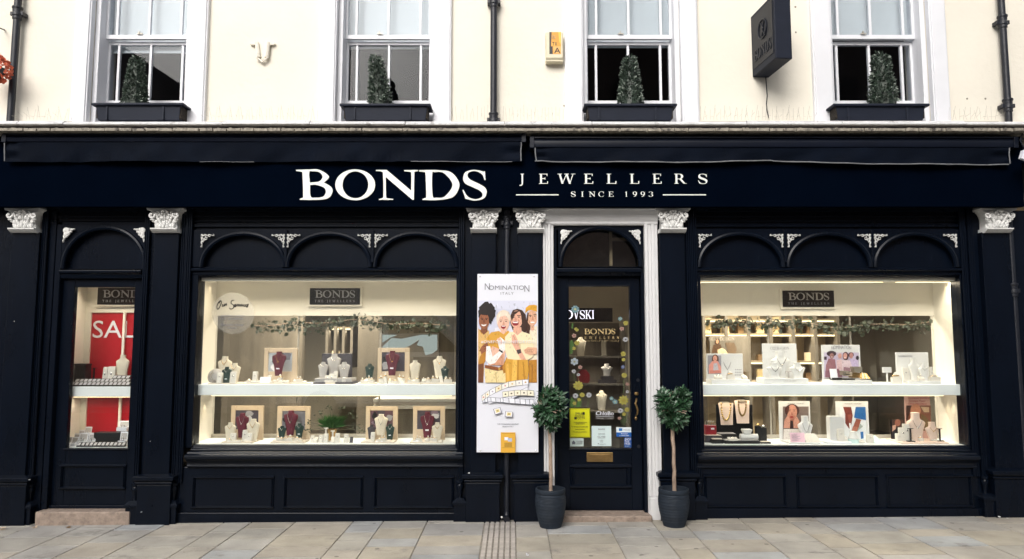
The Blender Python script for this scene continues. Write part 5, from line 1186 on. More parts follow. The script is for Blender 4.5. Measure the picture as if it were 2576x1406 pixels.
def slope(cv, a0, b0, a1, b1, Y, base, label):
    p, r_ = W(*cv(a0, b0), Y), W(*cv(a1, b1), Y); b = MB(); b.loft([[(p.x, Y+.03, p.z), (p.x+.03, Y+.03, p.z), (p.x+.03, Y+.05, p.z), (p.x, Y+.05, p.z)], [(r_.x-.03, Y-.01, base), (r_.x, Y-.01, base), (r_.x, Y+.01, base), (r_.x-.03, Y+.01, base)]])
    tag(b.build('display_ramp', 'padwhite', None), label, 'display ramp')
slope(cB, 885, 475, 1000, 550, .30, sA, 'narrow sloping pale ramp at the second pale frame'); slope(cB, 1455, 455, 1520, 540, .30, h6, 'narrow sloping pale ramp by the tallest cream bust'); slope(cA, 470, 1305, 580, 1360, .29, fA+.012, 'narrow sloping pale ramp before the first tan frame'); slope(cB, -20, 1290, 45, 1372, .29, fA+.006, 'narrow sloping pale ramp before the plant')
# printed card
def card(cv, a0, b0, a1, b1, Y, zb, label, mat='cardwhite', lines=(), lean=.02, nm='display_card', cat='card'):
    A = rect(*cv(a0, b0), *cv(a1, b1), Y); zb = A[2] if zb is None else zb; t = thing(nm, ((A[0]+A[1])/2, Y, zb), label, cat)
    b = MB(); b.loft([[(A[0], Y, zb), (A[1], Y, zb), (A[1], Y+.005, zb), (A[0], Y+.005, zb)], [(A[0], Y+lean, A[3]), (A[1], Y+lean, A[3]), (A[1], Y+lean+.005, A[3]), (A[0], Y+lean+.005, A[3])]]); b.build('board', mat, t)
    return t
t = card(cA, 725, 468, 868, 552, .295, h2+.001, 'white card with pale blue print on the long cream tray')
# charcoal display block
t = thing('display_block', (X(836, 960, .5), .45, sA), 'charcoal stepped display block with a cream label carrying three grey busts', 'display block')
q7 = q(700, 720, 3.347)
A = rect(*q7(578, 800), *q7(852, 1080), .52); b = MB(); b.box(A[0], A[1], .52, .55, sA, A[3]); b.build('back_board', 'darkgrey', t, bevel=.003)
A = rect(*q7(500, 1062), *q7(862, 1093), .29); b = MB(); b.box(A[0], A[1], .29, .53, sA, A[3]-.0); b.build('plinth', 'darkgrey', t, bevel=.003)
zq = A[3]; A = rect(*q7(515, 1030), *q7(850, 1062), .32); b = MB(); b.box(A[0], A[1], .32, .519, zq+.001, ZZ(q7(0, 1022)[1], .40)); b.build('step', 'bustgrey', t, bevel=.002)
A = rect(*q7(612, 1060), *q7(700, 1082), .285); b = MB(); b.box(A[0], A[1], .284, .2895, A[2], A[3]); b.build('name_label', 'tray', t)
cluster(q7, [(610, 655, 1000, 'slim'), (650, 690, 985, 'slim'), (690, 724, 962, 'slim'), (765, 800, 1015, 'wedge')], .335, zq+.001, 'small white ring stand on the charcoal block', g)
# grey cushion with bracelet
t = thing('bracelet_cushion', W(*cA(120, 545), .33), 'grey velvet cushion with a white bracelet at the end wall', 'cushion')
p = W(*cA(120, 470), .34); b = MB(); b.ell((p.x, .36, p.z), (.075, .05, .078), 16, 10); b.v = [(v[0], v[1], max(v[2], h1+.001)) for v in b.v]; b.build('cushion', 'bustgrey', t, smooth=True)
b = MB(); b.tube([W(*cA(u, v), .30) for u, v in ((95, 385), (60, 430), (50, 470), (80, 500), (130, 525))], .005, 6); b.build('bracelet', 'silver', t, smooth=True)

# case floor of the first showcase
k1 = tray(cA, 205, 1362, 620, 1396, .265, fA, 'wide cream tray at the foot of the first tan frame', d=.16, h=.012); k2 = tray(cA, 870, 1362, 1330, 1396, .265, fA, 'wide cream tray at the foot of the second tan frame', d=.16, h=.012)
k3 = tray(cB, 395, 1355, 850, 1396, .265, fA, 'wide cream tray at the foot of the third tan frame', d=.16, h=.012); k4 = tray(cB, 1065, 1355, 1500, 1396, .265, fA, 'wide cream tray at the foot of the last tan frame', d=.16, h=.012)
g = 'small ring stands on the case floor'
cluster(cA, [(328, 408, 1232, 'slim'), (498, 560, 1190, 'slim'), (550, 625, 1232, 'slim')], .32, k1, 'upright white stand between the cream busts of the first tan frame', g)
cluster(cA, [(290, 340, 1295), (310, 365, 1325, 'wedge'), (368, 425, 1325, 'wedge'), (425, 480, 1325, 'wedge')], .285, k1, 'small white ring stand on the tray of the first tan frame', g)
cluster(cA, [(905, 965, 1320, 'wedge'), (940, 990, 1262), (990, 1050, 1325, 'wedge'), (1000, 1050, 1280), (1058, 1110, 1275), (1070, 1130, 1325, 'wedge'), (1115, 1190, 1250), (1125, 1180, 1330, 'wedge'), (1185, 1245, 1325, 'wedge'), (1205, 1260, 1270), (1265, 1315, 1290)], .31, k2, 'small white ring stand crowded on the tray of the second tan frame', g, jitter=.025)
cluster(cB, [(462, 520, 1318, 'wedge'), (525, 585, 1320, 'wedge'), (535, 590, 1222, 'slim'), (630, 680, 1290), (665, 712, 1262), (706, 748, 1255), (745, 800, 1318, 'wedge')], .30, k3, 'small white ring stand on the tray of the third tan frame', g, jitter=.015)
cluster(cB, [(1110, 1150, 1290), (1150, 1190, 1262), (1190, 1232, 1268), (1268, 1320, 1300, 'wedge'), (1298, 1335, 1262), (1340, 1385, 1262), (1385, 1440, 1270), (1450, 1510, 1335, 'wedge')], .30, k4, 'small white ring stand on the tray of the last tan frame', g, jitter=.015)
for (a0, a1, b0, k_, w_) in ((598, 732, 1338, k3, 'third'), (1105, 1232, 1330, k4, 'last')): card(cB, a0, b0, a1, 1372, .275, k_, 'blank white name card on the tray of the %s tan frame' % w_, lean=.008)
g = 'jewellery stands round the plant'
cluster(cA, [(1425, 1470, 1265, 'slim'), (1465, 1520, 1280, 'wedge'), (1535, 1592, 1262, 'slim'), (1600, 1660, 1240, 'slim')], .32, fA, 'white block stand on the end wall side of the plant', g)
cluster(cB, [(52, 110, 1235, 'slim'), (172, 230, 1245, 'slim'), (30, 100, 1320, 'wedge')], .32, fA, 'white block stand on the poster side of the plant', g)
def tbar(cv, a0, a1, at, bt, Y, base, label, mat='padwhite', nm='t_bar_stand'):
    p0, p1 = W(*cv(a0, at), Y), W(*cv(a1, at), Y); xm = (p0.x+p1.x)/2; t = thing(nm, (xm, Y, base), label, 'jewellery stand')
    b = MB(); b.box(p0.x, p1.x, Y-.008, Y+.008, ZZ(cv(0, bt)[1], Y), p0.z); b.build('bar', mat, t, bevel=.003)
    b = MB(); b.box(xm-.006, xm+.006, Y-.005, Y+.005, base+.008, ZZ(cv(0, bt)[1], Y)); b.build('post', mat, t)
    b = MB(); b.box(xm-.03, xm+.03, Y-.02, Y+.02, base, base+.008); b.build('foot', mat, t); return t
tbar(cA, 1600, 1662, 1158, 1168, .36, fA, 'tall thin cream T bar behind the stands at the plant'); tbar(cB, -12, 44, 1196, 1210, .34, fA, 'cream T bar in front of the green plant')
card(cB, 243, 1285, 288, 1375, .29, fA, 'narrow navy card standing beside the white block at the plant', 'darkgrey')
# potted plant
t = thing('potted_plant', W(*cB(20, 1310), .46), 'bushy green pot plant with dark wispy sprigs between the tan frames', 'potted plant')
pz = W(*cB(5, 1270), .46); b = MB(); b.lathe([(.03, fA), (.038, fA+.06), (.044, fA+.10), (.040, fA+.10), (.036, fA+.085)], pz.x, .46, 16); b.build('pot', 'redclay', t, smooth=True) if 'redclay' in M else b.build('pot', 'brass', t, smooth=True)
rr = random.Random(6); b = MB(); z0 = fA+.09
for i in range(260):
    an = rr.uniform(0, 6.28); sp = rr.uniform(.02, .15); h_ = rr.uniform(.06, .16); e_ = Vector((math.cos(an)*sp, math.sin(an)*sp*.6, h_)); o = Vector((pz.x, .46, z0))
    d = e_+Vector((0, 0, -.03)); b.leaf(o+e_*.25, d, Vector((0, -1, .4)), d.length*.8, .008, .15)
b.build('leaves', 'grassy', t)
b = MB()
for (u, v, u2, v2) in ((0, 1200, -30, 870), (10, 1200, 150, 880), (20, 1200, 250, 960), (30, 1200, 330, 1010), (30, 1220, 330, 1130), (-20, 1210, -170, 960), (-30, 1230, -330, 1080), (40, 1230, 400, 1200), (-40, 1240, -310, 1190)):
    p0, p1 = W(*cB(u, v), .46), W(*cB(u2, v2), .45); mid = (p0+p1)/2+Vector((0, 0, .03)); b.tube([p0, mid, p1], .0016, 4)
    for k in range(7): p = p1+Vector((rr.uniform(-.025, .025), rr.uniform(-.02, .02), rr.uniform(-.016, .016))); b.leaf(p, Vector((rr.uniform(-1, 1), rr.uniform(-.3, .3), rr.uniform(-.6, .5))), Vector((0, -1, .2)), .024, .010, .1)
b.build('sprig', 'garl', t)
# ---- garlands of leaves over both showcases
def garland(px0, px1, pyc, amp, th, Y, label, seed, dens):
    rr = random.Random(seed); x0, x1 = X(px0, pyc, Y), X(px1, pyc, Y); t = thing('leaf_garland', ((x0+x1)/2, Y, ZZ(pyc, Y)), label, 'garland')
    line = lambda s: Vector((x0+(x1-x0)*s, Y+.012*math.sin(11*s), ZZ(pyc+amp*math.sin(s*7.5+seed)+amp*.6*math.sin(s*19+seed), Y)))
    b = MB(); b.tube([line(i/40) for i in range(41)], .004, 5); b.build('stem', 'bark', t)
    b = MB()
    for i in range(int(dens*(x1-x0))):
        s = rr.random(); p = line(s)+Vector((rr.gauss(0, .01), rr.uniform(-.03, .03), rr.gauss(-.01, th)))
        big = rr.random() < .25; b.k = 1 if rr.random() < .35 else 0
        d = Vector((rr.uniform(-1, 1), rr.uniform(-.5, .5), rr.uniform(-1.1, .5))); L = rr.uniform(.028, .045)*(1.2 if big else .8)
        b.leaf(p, d, Vector((rr.uniform(-.5, .5), -1, rr.uniform(-.3, .6))), L, L*(.75 if big else .34), .12)
    b.build('leaves', ['garl', 'garl2'], t)
garland(640, 1130, 812, 5, .030, .59, 'dusty leaf garland hung under the ledge above the burgundy busts', 1, 330)
garland(1776, 2336, 815, 6, .026, .57, 'green leaf garland across the opening of the brightly lit showcase', 3, 330)

# ---- name plaques on the showcase backs
def plaque(px0, py0, px1, py1, Y, label, lit):
    A = rect(px0, py0, px1, py1, Y); w, h = A[1]-A[0], A[3]-A[2]; t = thing('name_plaque', ((A[0]+A[1])/2, Y, A[2]), label, 'plaque')
    b = MB(); b.box(A[0]-.018, A[1]+.018, Y-.004, Y+.016, A[2]-.018, A[3]+.018); b.build('backing', 'case', t, bevel=.003)
    b = MB(); b.box(A[0], A[1], Y-.012, Y-.0045, A[2], A[3]); b.build('board', 'plaque', t, bevel=.001)
    b = MB(); serif(b, 'BONDS', A[0]+w*.10, A[2]+h*.40, h*.44, Y-.016, track=.04, wx=1, depth=.0035, width=w*.80) if False else None
    adv = sum(GLY[ch][0] for ch in 'BONDS')+.04*4; hh = h*.44; serif(b, 'BONDS', A[0]+w*.10, A[2]+h*.42, hh, Y-.016, .04, w*.80/(adv*hh), .0035)
    b.build('lettering', 'silverpad' if lit else 'bustgrey', t)  # lit metal lettering: its shine is put into a paler flat grey
    b = MB(); serif(b, 'THE JEWELLERS', A[0]+w*.10, A[2]+h*.14, h*.14, Y-.015, .3, 1., .0025, width=w*.80); b.build('lettering', 'silverpad' if lit else 'greyink', t)
plaque(780, 725, 906, 766, WA['D']-.02, 'black plaque with bright silver lettering above the burgundy busts', True)
plaque(1968, 731, 2097, 772, WB['D']-.02, 'black plaque with dull grey lettering in the showcase beyond the door', False)
plaque(247, 724, 378, 766, NB['D']-.02, 'black plaque above the SALE poster cut off by the door edge', True)

# ---- SALE poster and the goods behind the narrow door
Y = .565; t = thing('sale_poster', (X(270, 900, Y), Y, ZZ(1085, Y)), 'tall red poster with white SALE lettering behind the narrow door', 'poster')
b = MB(); b.box(X(214, 860, Y), X(214, 860, Y)+.85, Y, Y+.004, ZZ(1088, Y), ZZ(787, Y)); b.build('sheet', 'redposter', t)
txt('lettering', cN, 'SALE', 247, 447, 705, Y-.002, 'cardwhite', t, 147)
YB_ = .33; zz = NB['s1']
g = 'small black and silver ring boxes behind the narrow door'
for (n_, a0, a1, at, bt, Yr) in ((14, 62, 560, 800, 843, .285), (13, 105, 560, 772, 802, .325), (4, 415, 560, 742, 772, .365)):
    zb = zz+.001+(.0 if Yr < .3 else .026 if Yr < .35 else .054)
    for i in range(n_):
        p = W(*cN(a0+(a1-a0)*(i+.5)/n_, bt), Yr); w_ = X(*cN(a0+(a1-a0)/n_, bt), Yr)-X(*cN(a0, bt), Yr)
        ring('tilt', p.x, Yr, zb, w_*.98, .040, 'ring box with satin pad in the tight rows on the shelf before the SALE poster', g, 0, 'ring_box', 'ring box', .036)
b = MB(); A = rect(*cN(58, 845), *cN(562, 853), .262); b.box(A[0], A[1], .264, .40, zz, zz+.0009); b.box(A[0]+.03, A[1], .305, .40, zz+.0009, zz+.026); b.box(X(*cN(415, 800), .35), A[1], .345, .40, zz+.026, zz+.053); tag(b.build('stepped_riser', 'black', None), 'black stepped riser carrying the rows of ring boxes', 'display riser')
b = MB(); p = W(*cN(170, 700), .45); b.loft([[(p.x-k, .45-k, z), (p.x+k, .45-k, z), (p.x+k, .45+k, z), (p.x-k, .45+k, z)] for k, z in ((.05, zz), (.047, ZZ(cN(0, 675)[1], .45)), (.052, ZZ(cN(0, 674)[1], .45)), (.052, ZZ(cN(0, 662)[1], .45)))]); tag(b.build('pendant_stand', 'black', None, bevel=.003), 'black block stand at the end wall before the SALE poster', 'jewellery stand')
cluster(cN, [(340, 375, 690, 'slim'), (380, 440, 686, 'slim')], .46, zz, 'sloping white stand before the SALE poster', 'white stands before the SALE poster')
tray(cN, 190, 755, 420, 772, .43, zz+.03, 'white platform behind the rows of ring boxes', 'cardwhite', .1, .02)
tbar(cN, 240, 285, 697, 702, .47, zz+.05, 'thin black T bar next to the black block stand', 'black')
g = 'open ring boxes on the floor behind the narrow door'; fz_ = NB['z0']+.003
for i in range(12):
    a = 122+i*33.3; p = W(*cN(a+17, 1345), .285); w_ = .0335
    ring('tilt', p.x, .285, fz_, w_, .042, 'ring box with satin pad in the single row behind the narrow door sill', 'ring boxes in the sill row', 0, 'ring_box', 'ring box', .036)
bx_items = [((35, 64, 1275), .29, 'white open ring box against the end wall, on the sill'), ((68, 118, 1275), .32, 'white open ring box at the start of the sill row'), ((85, 130, 1245), .38, 'pale open ring box behind the start of the sill row'), ((124, 172, 1215), .42, 'pale open ring box at the back beside the red poster'), ((130, 200, 1240), .35, 'wide white open ring box behind the sill row'), ((206, 264, 1245), .35, 'white open ring box beside the black block on the floor'), ((175, 230, 1190), .46, 'pale open ring box in front of the red poster foot'), ((470, 530, 1230), .34, 'tilted white open ring box at the door edge'), ((460, 545, 1140), .44, 'large pale open ring box raised at the door edge')]
for (a0, a1, at), Yr, lab in bx_items:
    p0, p1 = W(*cN(a0, at), Yr), W(*cN(a1, at), Yr); zb = fz_ if at > 1200 else ZZ(cN(0, at+80)[1], Yr); ring('open', (p0.x+p1.x)/2, Yr, zb, p1.x-p0.x, p0.z-zb, lab, 'open ring boxes behind the narrow door', 0, 'ring_box', 'ring box', .045)
A = rect(*cN(255, 1235), *cN(470, 1345), .37); b = MB(); b.box(A[0], A[1], .37, .47, fz_, A[3]); b.box(A[0]-.12, A[1]+.05, .40, .50, fz_, A[3]-.035); tag(b.build('display_block', 'black', None, bevel=.004), 'black display block on the floor behind the sill row', 'display block')
A = rect(*cN(455, 1215), *cN(545, 1345), .44); b = MB(); b.box(A[0], A[1], .42, .48, fz_, ZZ(cN(0, 1220)[1], .44)); tag(b.build('display_riser', 'black', None), 'black riser under the large pale ring box', 'display riser')

# ---- goods in the brightly lit showcase
M['boardwhite'] = pm('board_white', (.64, .645, .655), .5, .02, 5)
def board(cv, f, Y, base, label, nm='display_board', mat='boardwhite', depth=.012):
    A = rect(*cv(f[0], f[1]), *cv(f[2], f[3]), Y); t = thing(nm, ((A[0]+A[1])/2, Y, base), label, 'display board')
    b = MB(); b.box(A[0], A[1], Y, Y+depth, base, A[3]); b.build('panel', mat, t, bevel=.002); return t
def base_box(par, cv, a0, b0, a1, b1, Y, y1, base, mat='boardwhite'):
    A = rect(*cv(a0, b0), *cv(a1, b1), Y); b = MB(); b.box(A[0], A[1], Y, y1, base, A[3]); b.build('plinth', mat, par, bevel=.002); return A[3]
def pr(par, cv, Y, polys, nm='photograph'):
    b = MB()
    for i, (colr, pts) in enumerate(mottle(polys, 1., len(polys))):
        b.cc = S(*colr); b.shape(cp(cv, pts, Y-.00006*i), (), Y-.00006*i)
    return b.build(nm, 'print', par)
def inside(p, x, y):
    r = False
    for i in range(len(p)):
        (x0, y0), (x1, y1) = p[i-1], p[i]
        if (y0 > y) != (y1 > y) and x < (x1-x0)*(y-y0)/(y1-y0)+x0: r = not r
    return r
def mottle(polys, k=1., seed=1):
    """printed photographs: add small tonal patches (folds, strands, half tones) inside each printed area"""
    rr = random.Random(seed); out = []
    for colr, p in polys:
        out.append((colr, p)); xs, ys = [a for a, b in p], [b for a, b in p]; w, h = max(xs)-min(xs), max(ys)-min(ys)
        if w*h < 700*k*k: continue
        up = rr.uniform(-.5, .5)
        for i in range(int(min(46, max(6, w*h/(260*k*k))))):
            x, y = rr.uniform(min(xs), max(xs)), rr.uniform(min(ys), max(ys)); a, b = rr.uniform(2, 5)*k, rr.uniform(5, 15)*k
            e = el(x, y, a, b, 7, up+rr.uniform(-.5, .5))
            if all(inside(p, u, v) for u, v in e): f = rr.choice((.86, .9, .94, 1.04, 1.07)); out.append((tuple(min(250, max(4, c_*f)) for c_ in colr), e))
    return out
def el(cx, cy, rx, ry, n=18, rot=0): 
    o = []
    for i in range(n):
        a, b = rx*math.cos(2*math.pi*i/n), ry*math.sin(2*math.pi*i/n); o.append((cx+a*math.cos(rot)-b*math.sin(rot), cy+a*math.sin(rot)+b*math.cos(rot)))
    return o
Rc = lambda a, b, c_, d: [(a, b), (c_, b), (c_, d), (a, d)]
t = board(c5, (120, 262, 556, 605), .48, sB, 'white board with portrait of a woman in pink beside a drawn necklace')
base_box(t, c5, 180, 572, 640, 605, .30, .479, sB)
pr(t, c5, .4785, [((150,150,160), Rc(135, 283, 296, 505)), ((90,60,50), el(225, 330, 42, 60)), ((222,160,140), el(222, 318, 24, 34)), ((218,150,140), [(190, 350), (255, 350), (292, 420), (298, 490), (150, 500), (150, 400)]), ((190,190,200), [(205, 380), (245, 372), (265, 455), (200, 465)]), ((205,130,120), [(165, 460), (290, 465), (296, 492), (160, 495)]), ((170,50,60), el(224, 330, 8, 3))])
b = MB()
for s in (-1, 1): b.tube([W(*c5(368+s*45, 360), .474), W(*c5(368+s*30, 400), .474), W(*c5(370, 455), .474)], .0022, 5)
b.build('necklace', 'greyink', t)
b = MB(); 
for i in range(4):
    for j in range(3): p = W(*c5(468+i*21, 452+j*32), .4775); b.ell((p.x, .477, p.z), (.005, .003, .006), 6, 4)
b.build('earring', 'greyink', t)
cluster(c5, [(215, 300, 512, 'wedge'), (360, 450, 470, 'knob'), (545, 600, 515, 'wedge')], .36, ZZ(c5(0, 572)[1], .30), 'small white display block on the plinth of the woman in pink', 'white blocks on the showcase plinths')
t = board(c5, (790, 142, 1200, 610), .50, sB, 'tall white board headed with grey serif lettering behind three white busts')
base_box(t, c5, 808, 560, 1335, 612, .29, .499, sB)
def sertxt(par, cv, text, a0, zb, a1, hpx, Y, mat, tr=.1):
    p0, p1 = W(*cv(a0, zb), Y), W(*cv(a1, zb), Y); h = W(*cv(a0, zb-hpx), Y).z-p0.z; adv = sum(GLY[t_][0] if t_ in GLY else .45 for t_ in text)+tr*(len(text)-1)
    b = MB(); serif(b, text, p0.x, p0.z, h, Y-.0008, tr, (p1.x-p0.x)/(adv*h), .0006); return b.build('lettering', mat, par)
sertxt(t, c5, 'CŒUR', 882, 214, 985, 34, .50, 'greyink', .08); sertxt(t, c5, 'DE', 990, 208, 1012, 16, .50, 'greyink', .08); sertxt(t, c5, 'LION', 1018, 214, 1105, 34, .50, 'greyink', .12)
sertxt(t, c5, 'CŒUR DE LION', 1040, 598, 1192, 22, .29, 'bustgrey', .1)
b = MB(); A = rect(*c5(905, 240), *c5(1085, 243), .499); b.box(A[0], A[1], .4985, .4995, A[2], A[3]); b.build('rule_line', 'greyink', t)
bk = tbar(c5, 1060, 1135, 470, 480, .36, ZZ(c5(0, 560)[1], .36), 'tiny earring stand with dark drops between the two small white busts', 'bustgrey')
t = board(c6, (225, 158, 683, 615), .50, sB, 'white board with lilac group photograph of four laughing people')
base_box(t, c6, 345, 580, 822, 620, .29, .499, sB)
sans('lettering', 'OMINATIO', X(*c6(362, 210), .499), ZZ(c6(0, 207)[1], .499), .05, .4988, 'greyink', t, width=X(*c6(545, 210), .499)-X(*c6(362, 210), .499))
for a_ in (336, 547): txt('lettering', c6, 'N', a_, 212, a_+24, .4988, 'greyink', t, 38)
sk = (150, 110, 105)
pr(t, c6, .4985, [((190,180,205), Rc(248, 248, 664, 545)), ((60,45,55), el(336, 262, 58, 34)), ((60,45,60), Rc(248, 296, 280, 335)), (sk, el(340, 290, 26, 34)), ((150,105,115), [(300, 320), (380, 330), (390, 420), (370, 540), (262, 540), (270, 400)]), ((205,190,200), el(432, 280, 30, 34)), ((200,150,140), el(436, 290, 22, 32)), ((215,185,190), [(395, 340), (460, 330), (490, 440), (400, 480)]), ((80,55,65), el(505, 290, 36, 50)), ((200,150,140), el(500, 290, 24, 36)), ((215,195,205), [(455, 340), (560, 340), (585, 420), (560, 500), (470, 500)]), ((90,60,75), el(570, 275, 34, 30)), ((180,130,125), el(572, 285, 22, 34)), ((190,175,210), [(550, 320), (640, 330), (664, 440), (600, 470)]), ((50,40,55), el(645, 312, 20, 26)), ((130,90,105), [(262, 470), (420, 440), (470, 540), (262, 545)]), ((150,115,130), [(480, 420), (560, 430), (560, 480), (480, 490)]), ((240,235,240), el(340, 302, 9, 4)), ((240,235,240), el(498, 308, 10, 5))])
zpl = ZZ(c6(0, 580)[1], .29)
card(c6, 328, 445, 412, 545, .31, zpl+.01, 'small white leaflet on a black foot before the lilac group photograph', lean=.02)
for (a0, b0, a1, b1, mt, lab) in ((600, 420, 695, 485, 'shopwood', 'brown gift box topmost at the lilac photograph'), (470, 470, 555, 520, 'shopwood', 'brown bracelet box under the lilac photograph'), (505, 490, 580, 530, 'tan', 'golden bracelet box in front of the brown boxes'), (575, 490, 668, 550, 'brass', 'large golden bracelet box beside the striped one'), (485, 560, 615, 575, 'ink', 'flat black box lid on the plinth of the lilac photograph'), (340, 550, 460, 575, 'ink', 'black foot block under the small white leaflet')):
    A = rect(*c6(a0, b0), *c6(a1, b1), .36 if b1 < 556 else .31); b = MB(); b.box(A[0], A[1], .35 if b1 < 556 else .305, .42 if b1 < 556 else .36, max(zpl+.001, A[2]) if b0 > 480 else A[2], A[3]); b.box(A[0]-.002, A[1]+.002, .348 if b1 < 556 else .303, .422 if b1 < 556 else .362, A[3]-.3*(A[3]-A[2]), A[3]+.001); tag(b.build('gift_box', mt, None, bevel=.002), lab, 'box')
b = MB()
for i in range(5):
    p0, p1 = W(*c6(690+i*14, 485+i*3), .35), W(*c6(672+i*24, 560), .33); b.k = i % 2; b.loft([[(p0.x, .36, p0.z), (p0.x+.012, .36, p0.z), (p0.x+.012, .37, p0.z), (p0.x, .37, p0.z)], [(p1.x, .32, p1.z), (p1.x+.018, .32, p1.z), (p1.x+.018, .33, p1.z), (p1.x, .33, p1.z)]])
tag(b.build('bracelet_fan', ['gold', 'tray'], None), 'fan of striped gold bracelets beside the lilac photograph', 'bracelets')
t = board(c6, (1110, 247, 1498, 615), .50, sB, 'small white board with grey lettering beside the end wall')
base_box(t, c6, 1250, 590, 1645, 622, .30, .499, sB)
txt('lettering', c6, 'NOMINATION', 1136, 302, 1298, .4985, 'greyink', t, 22)
t = tbar(c6, 940, 1047, 422, 488, .36, sB, 'white rounded T bar with earrings before the bare tan wall', 'bustwhite')
cluster(c6, [(1050, 1160, 480, 'knob')], .33, sB, 'round white bracelet stand beside the white T bar', 'white blocks on the showcase plinths')
cluster(c6, [(1180, 1250, 430, 'slim'), (1370, 1430, 520, 'wedge'), (1510, 1540, 418, 'slim'), (1500, 1620, 500, 'knob')], .36, ZZ(c6(0, 590)[1], .30), 'small white stand on the plinth next to the end wall', 'white blocks on the showcase plinths')
# lower case
t = board(c5, (238, 870, 672, 1240), .52, fB, 'black back board behind the two flat necklace boards', mat='plaque')
for cv, a0, a1, at, mt, lab in ((c5, 290, 412, 860, 'gold', 0), (c5, 500, 600, 835, 'brass', 0)): pass
for (a, w_, z_, mt, lab, par_) in ((352, 55, 1055, 'gold', 'chunky gold chain hung on the first flat beige board', .41), (548, 45, 1000, 'brass', 'brown link chain hung on the second flat beige board', .42)):
    b = MB(); pts = [W(*c5(a+w_*math.cos(R(180+i*9))*(1 if True else 1), (862 if mt == 'gold' else 835)+(z_-(862 if mt == 'gold' else 835))*max(0, -math.sin(R(180+i*9)))**.8), par_-.045) for i in range(21)]
    for p in pts: b.ell(p, (.009, .005, .010), 7, 5)
    b.tube(pts, .003, 5); tag(b.build('chain_necklace', mt, None, smooth=True), lab, 'necklace')
A = rect(*c5(300, 845), *c5(398, 865), .40)
for (a0, a1, b0, lab) in ((300, 398, 843, 'first'), (500, 590, 815, 'second')):
    A = rect(*c5(a0, b0), *c5(a1, b0+20), .42); b = MB(); b.box(A[0], A[1], .42, .50, A[2], A[3]); tag(b.build('hanging_bar', 'shopwood', None), 'dark brown bar holding the %s flat beige board' % lab, 'bar')
A = rect(*c5(100, 1118), *c5(232, 1230), .42)
t = thing('bracelet_box', ((A[0]+A[1])/2, .42, A[2]), 'red box with standing bangles at the corner of the lower case', 'box'); b = MB(); b.box(A[0], A[1], .40, .48, fB+.03, A[3]); b.build('box_body', 'redbox', t, bevel=.004)
for k in range(4): b = MB(); xx = A[0]+.02+k*.022; b.tube([(xx+.012*math.cos(R(i*24)), .43, A[3]+.018+.022*math.sin(R(i*24))) for i in range(15)], .0025, 5, True); b.build('bangle', 'silver', t, smooth=True)
b = MB(); b.box(A[0]+.05, A[0]+.08, .397, .3995, A[2]+.05, A[2]+.065); b.build('price_tag', 'cardwhite', t)
for (a0, b0, a1, b1, Yq, dq, mt, lab) in ((105, 1240, 310, 1310, .36, .12, 'darkgrey', 'charcoal tray with beige pads under the red box'), (190, 1285, 325, 1342, .29, .07, 'black', 'small black box with gold pad at the sill corner'), (270, 1220, 480, 1270, .40, .1, 'black', 'black tray with white card below the flat boards'), (340, 1300, 760, 1345, .28, .1, 'black', 'long black tray under the white bracelet roll'), (765, 1318, 890, 1350, .285, .07, 'black', 'small black box with cream pad near the portrait')):
    A = rect(*c5(a0, b0), *c5(a1, b1), Yq); t = thing('display_tray', ((A[0]+A[1])/2, Yq, fB), lab, 'tray'); b = MB(); b.box(A[0], A[1], Yq, Yq+dq, fB, A[3]); b.build('tray_body', mt, t, bevel=.003)
    b = MB(); b.box(A[0]+.008, A[1]-.008, Yq+.006, Yq+dq-.006, A[3]-.001, A[3]+.004); b.build('pad', 'tray' if 'pad' in lab else 'bustgrey', t)
A = rect(*c5(528, 1220), *c5(735, 1290), .32); t = thing('bracelet_roll', ((A[0]+A[1])/2, .33, A[2]), 'white bracelet roll with a pillow on top on the long black tray', 'bracelet stand')
b = MB(); zc = (A[2]+A[3])/2; b.tube([(A[0], .335, zc), (A[1], .335, zc)], (A[3]-A[2])/2, 16); b.build('roll', 'bustwhite', t, smooth=True)
A2 = rect(*c5(540, 1160), *c5(655, 1220), .335); xm = (A2[0]+A2[1])/2; b = MB(); w_ = (A2[1]-A2[0])/2; b.loft([[(xm-w_*k, .335-.03*k, z), (xm+w_*k, .335-.03*k, z), (xm+w_*k, .335+.03*k, z), (xm-w_*k, .335+.03*k, z)] for k, z in ((.7, A2[2]), (.85, A2[2]+.02), (1., A2[3]-.008), (.95, A2[3]))]); b.build('pillow', 'bustwhite', t, bevel=.004)
cluster(c5, [(375, 485, 1255, 'wedge')], .30, ZZ(c5(0, 1298)[1], .30), 'white ring pad on the long black tray', 'white blocks on the showcase plinths')
for (a0, a1, b0, lab) in ((703, 765, 1095, 'black ring block with gold knot behind the white bracelet roll'), (765, 830, 1112, 'black ring block with silver knot nearest the portrait')):
    A = rect(*c5(a0, b0+28), *c5(a1, 1222), .44); t = thing('ring_block', ((A[0]+A[1])/2, .44, fB), lab, 'ring stand'); b = MB(); b.box(A[0], A[1], .42, .46, fB, A[3]); b.build('block', 'black', t, bevel=.003); b = MB(); b.ell(((A[0]+A[1])/2, .44, A[3]+.008), (.016, .012, .014), 10, 6); b.build('ring', 'gold' if 'gold' in lab else 'silver', t, smooth=True)
wf = 'white framed photographs in the lower case'
t = board(c5, (988, 828, 1362, 1340), .47, fB, 'white framed portrait of a face resting on two hands', nm='framed_print')
base_box(t, c5, 1110, 1322, 1480, 1350, .27, .469, fB)
txt('lettering', c5, 'ANIA HAIE', 1085, 864, 1282, .4695, 'greyink', t, 14)
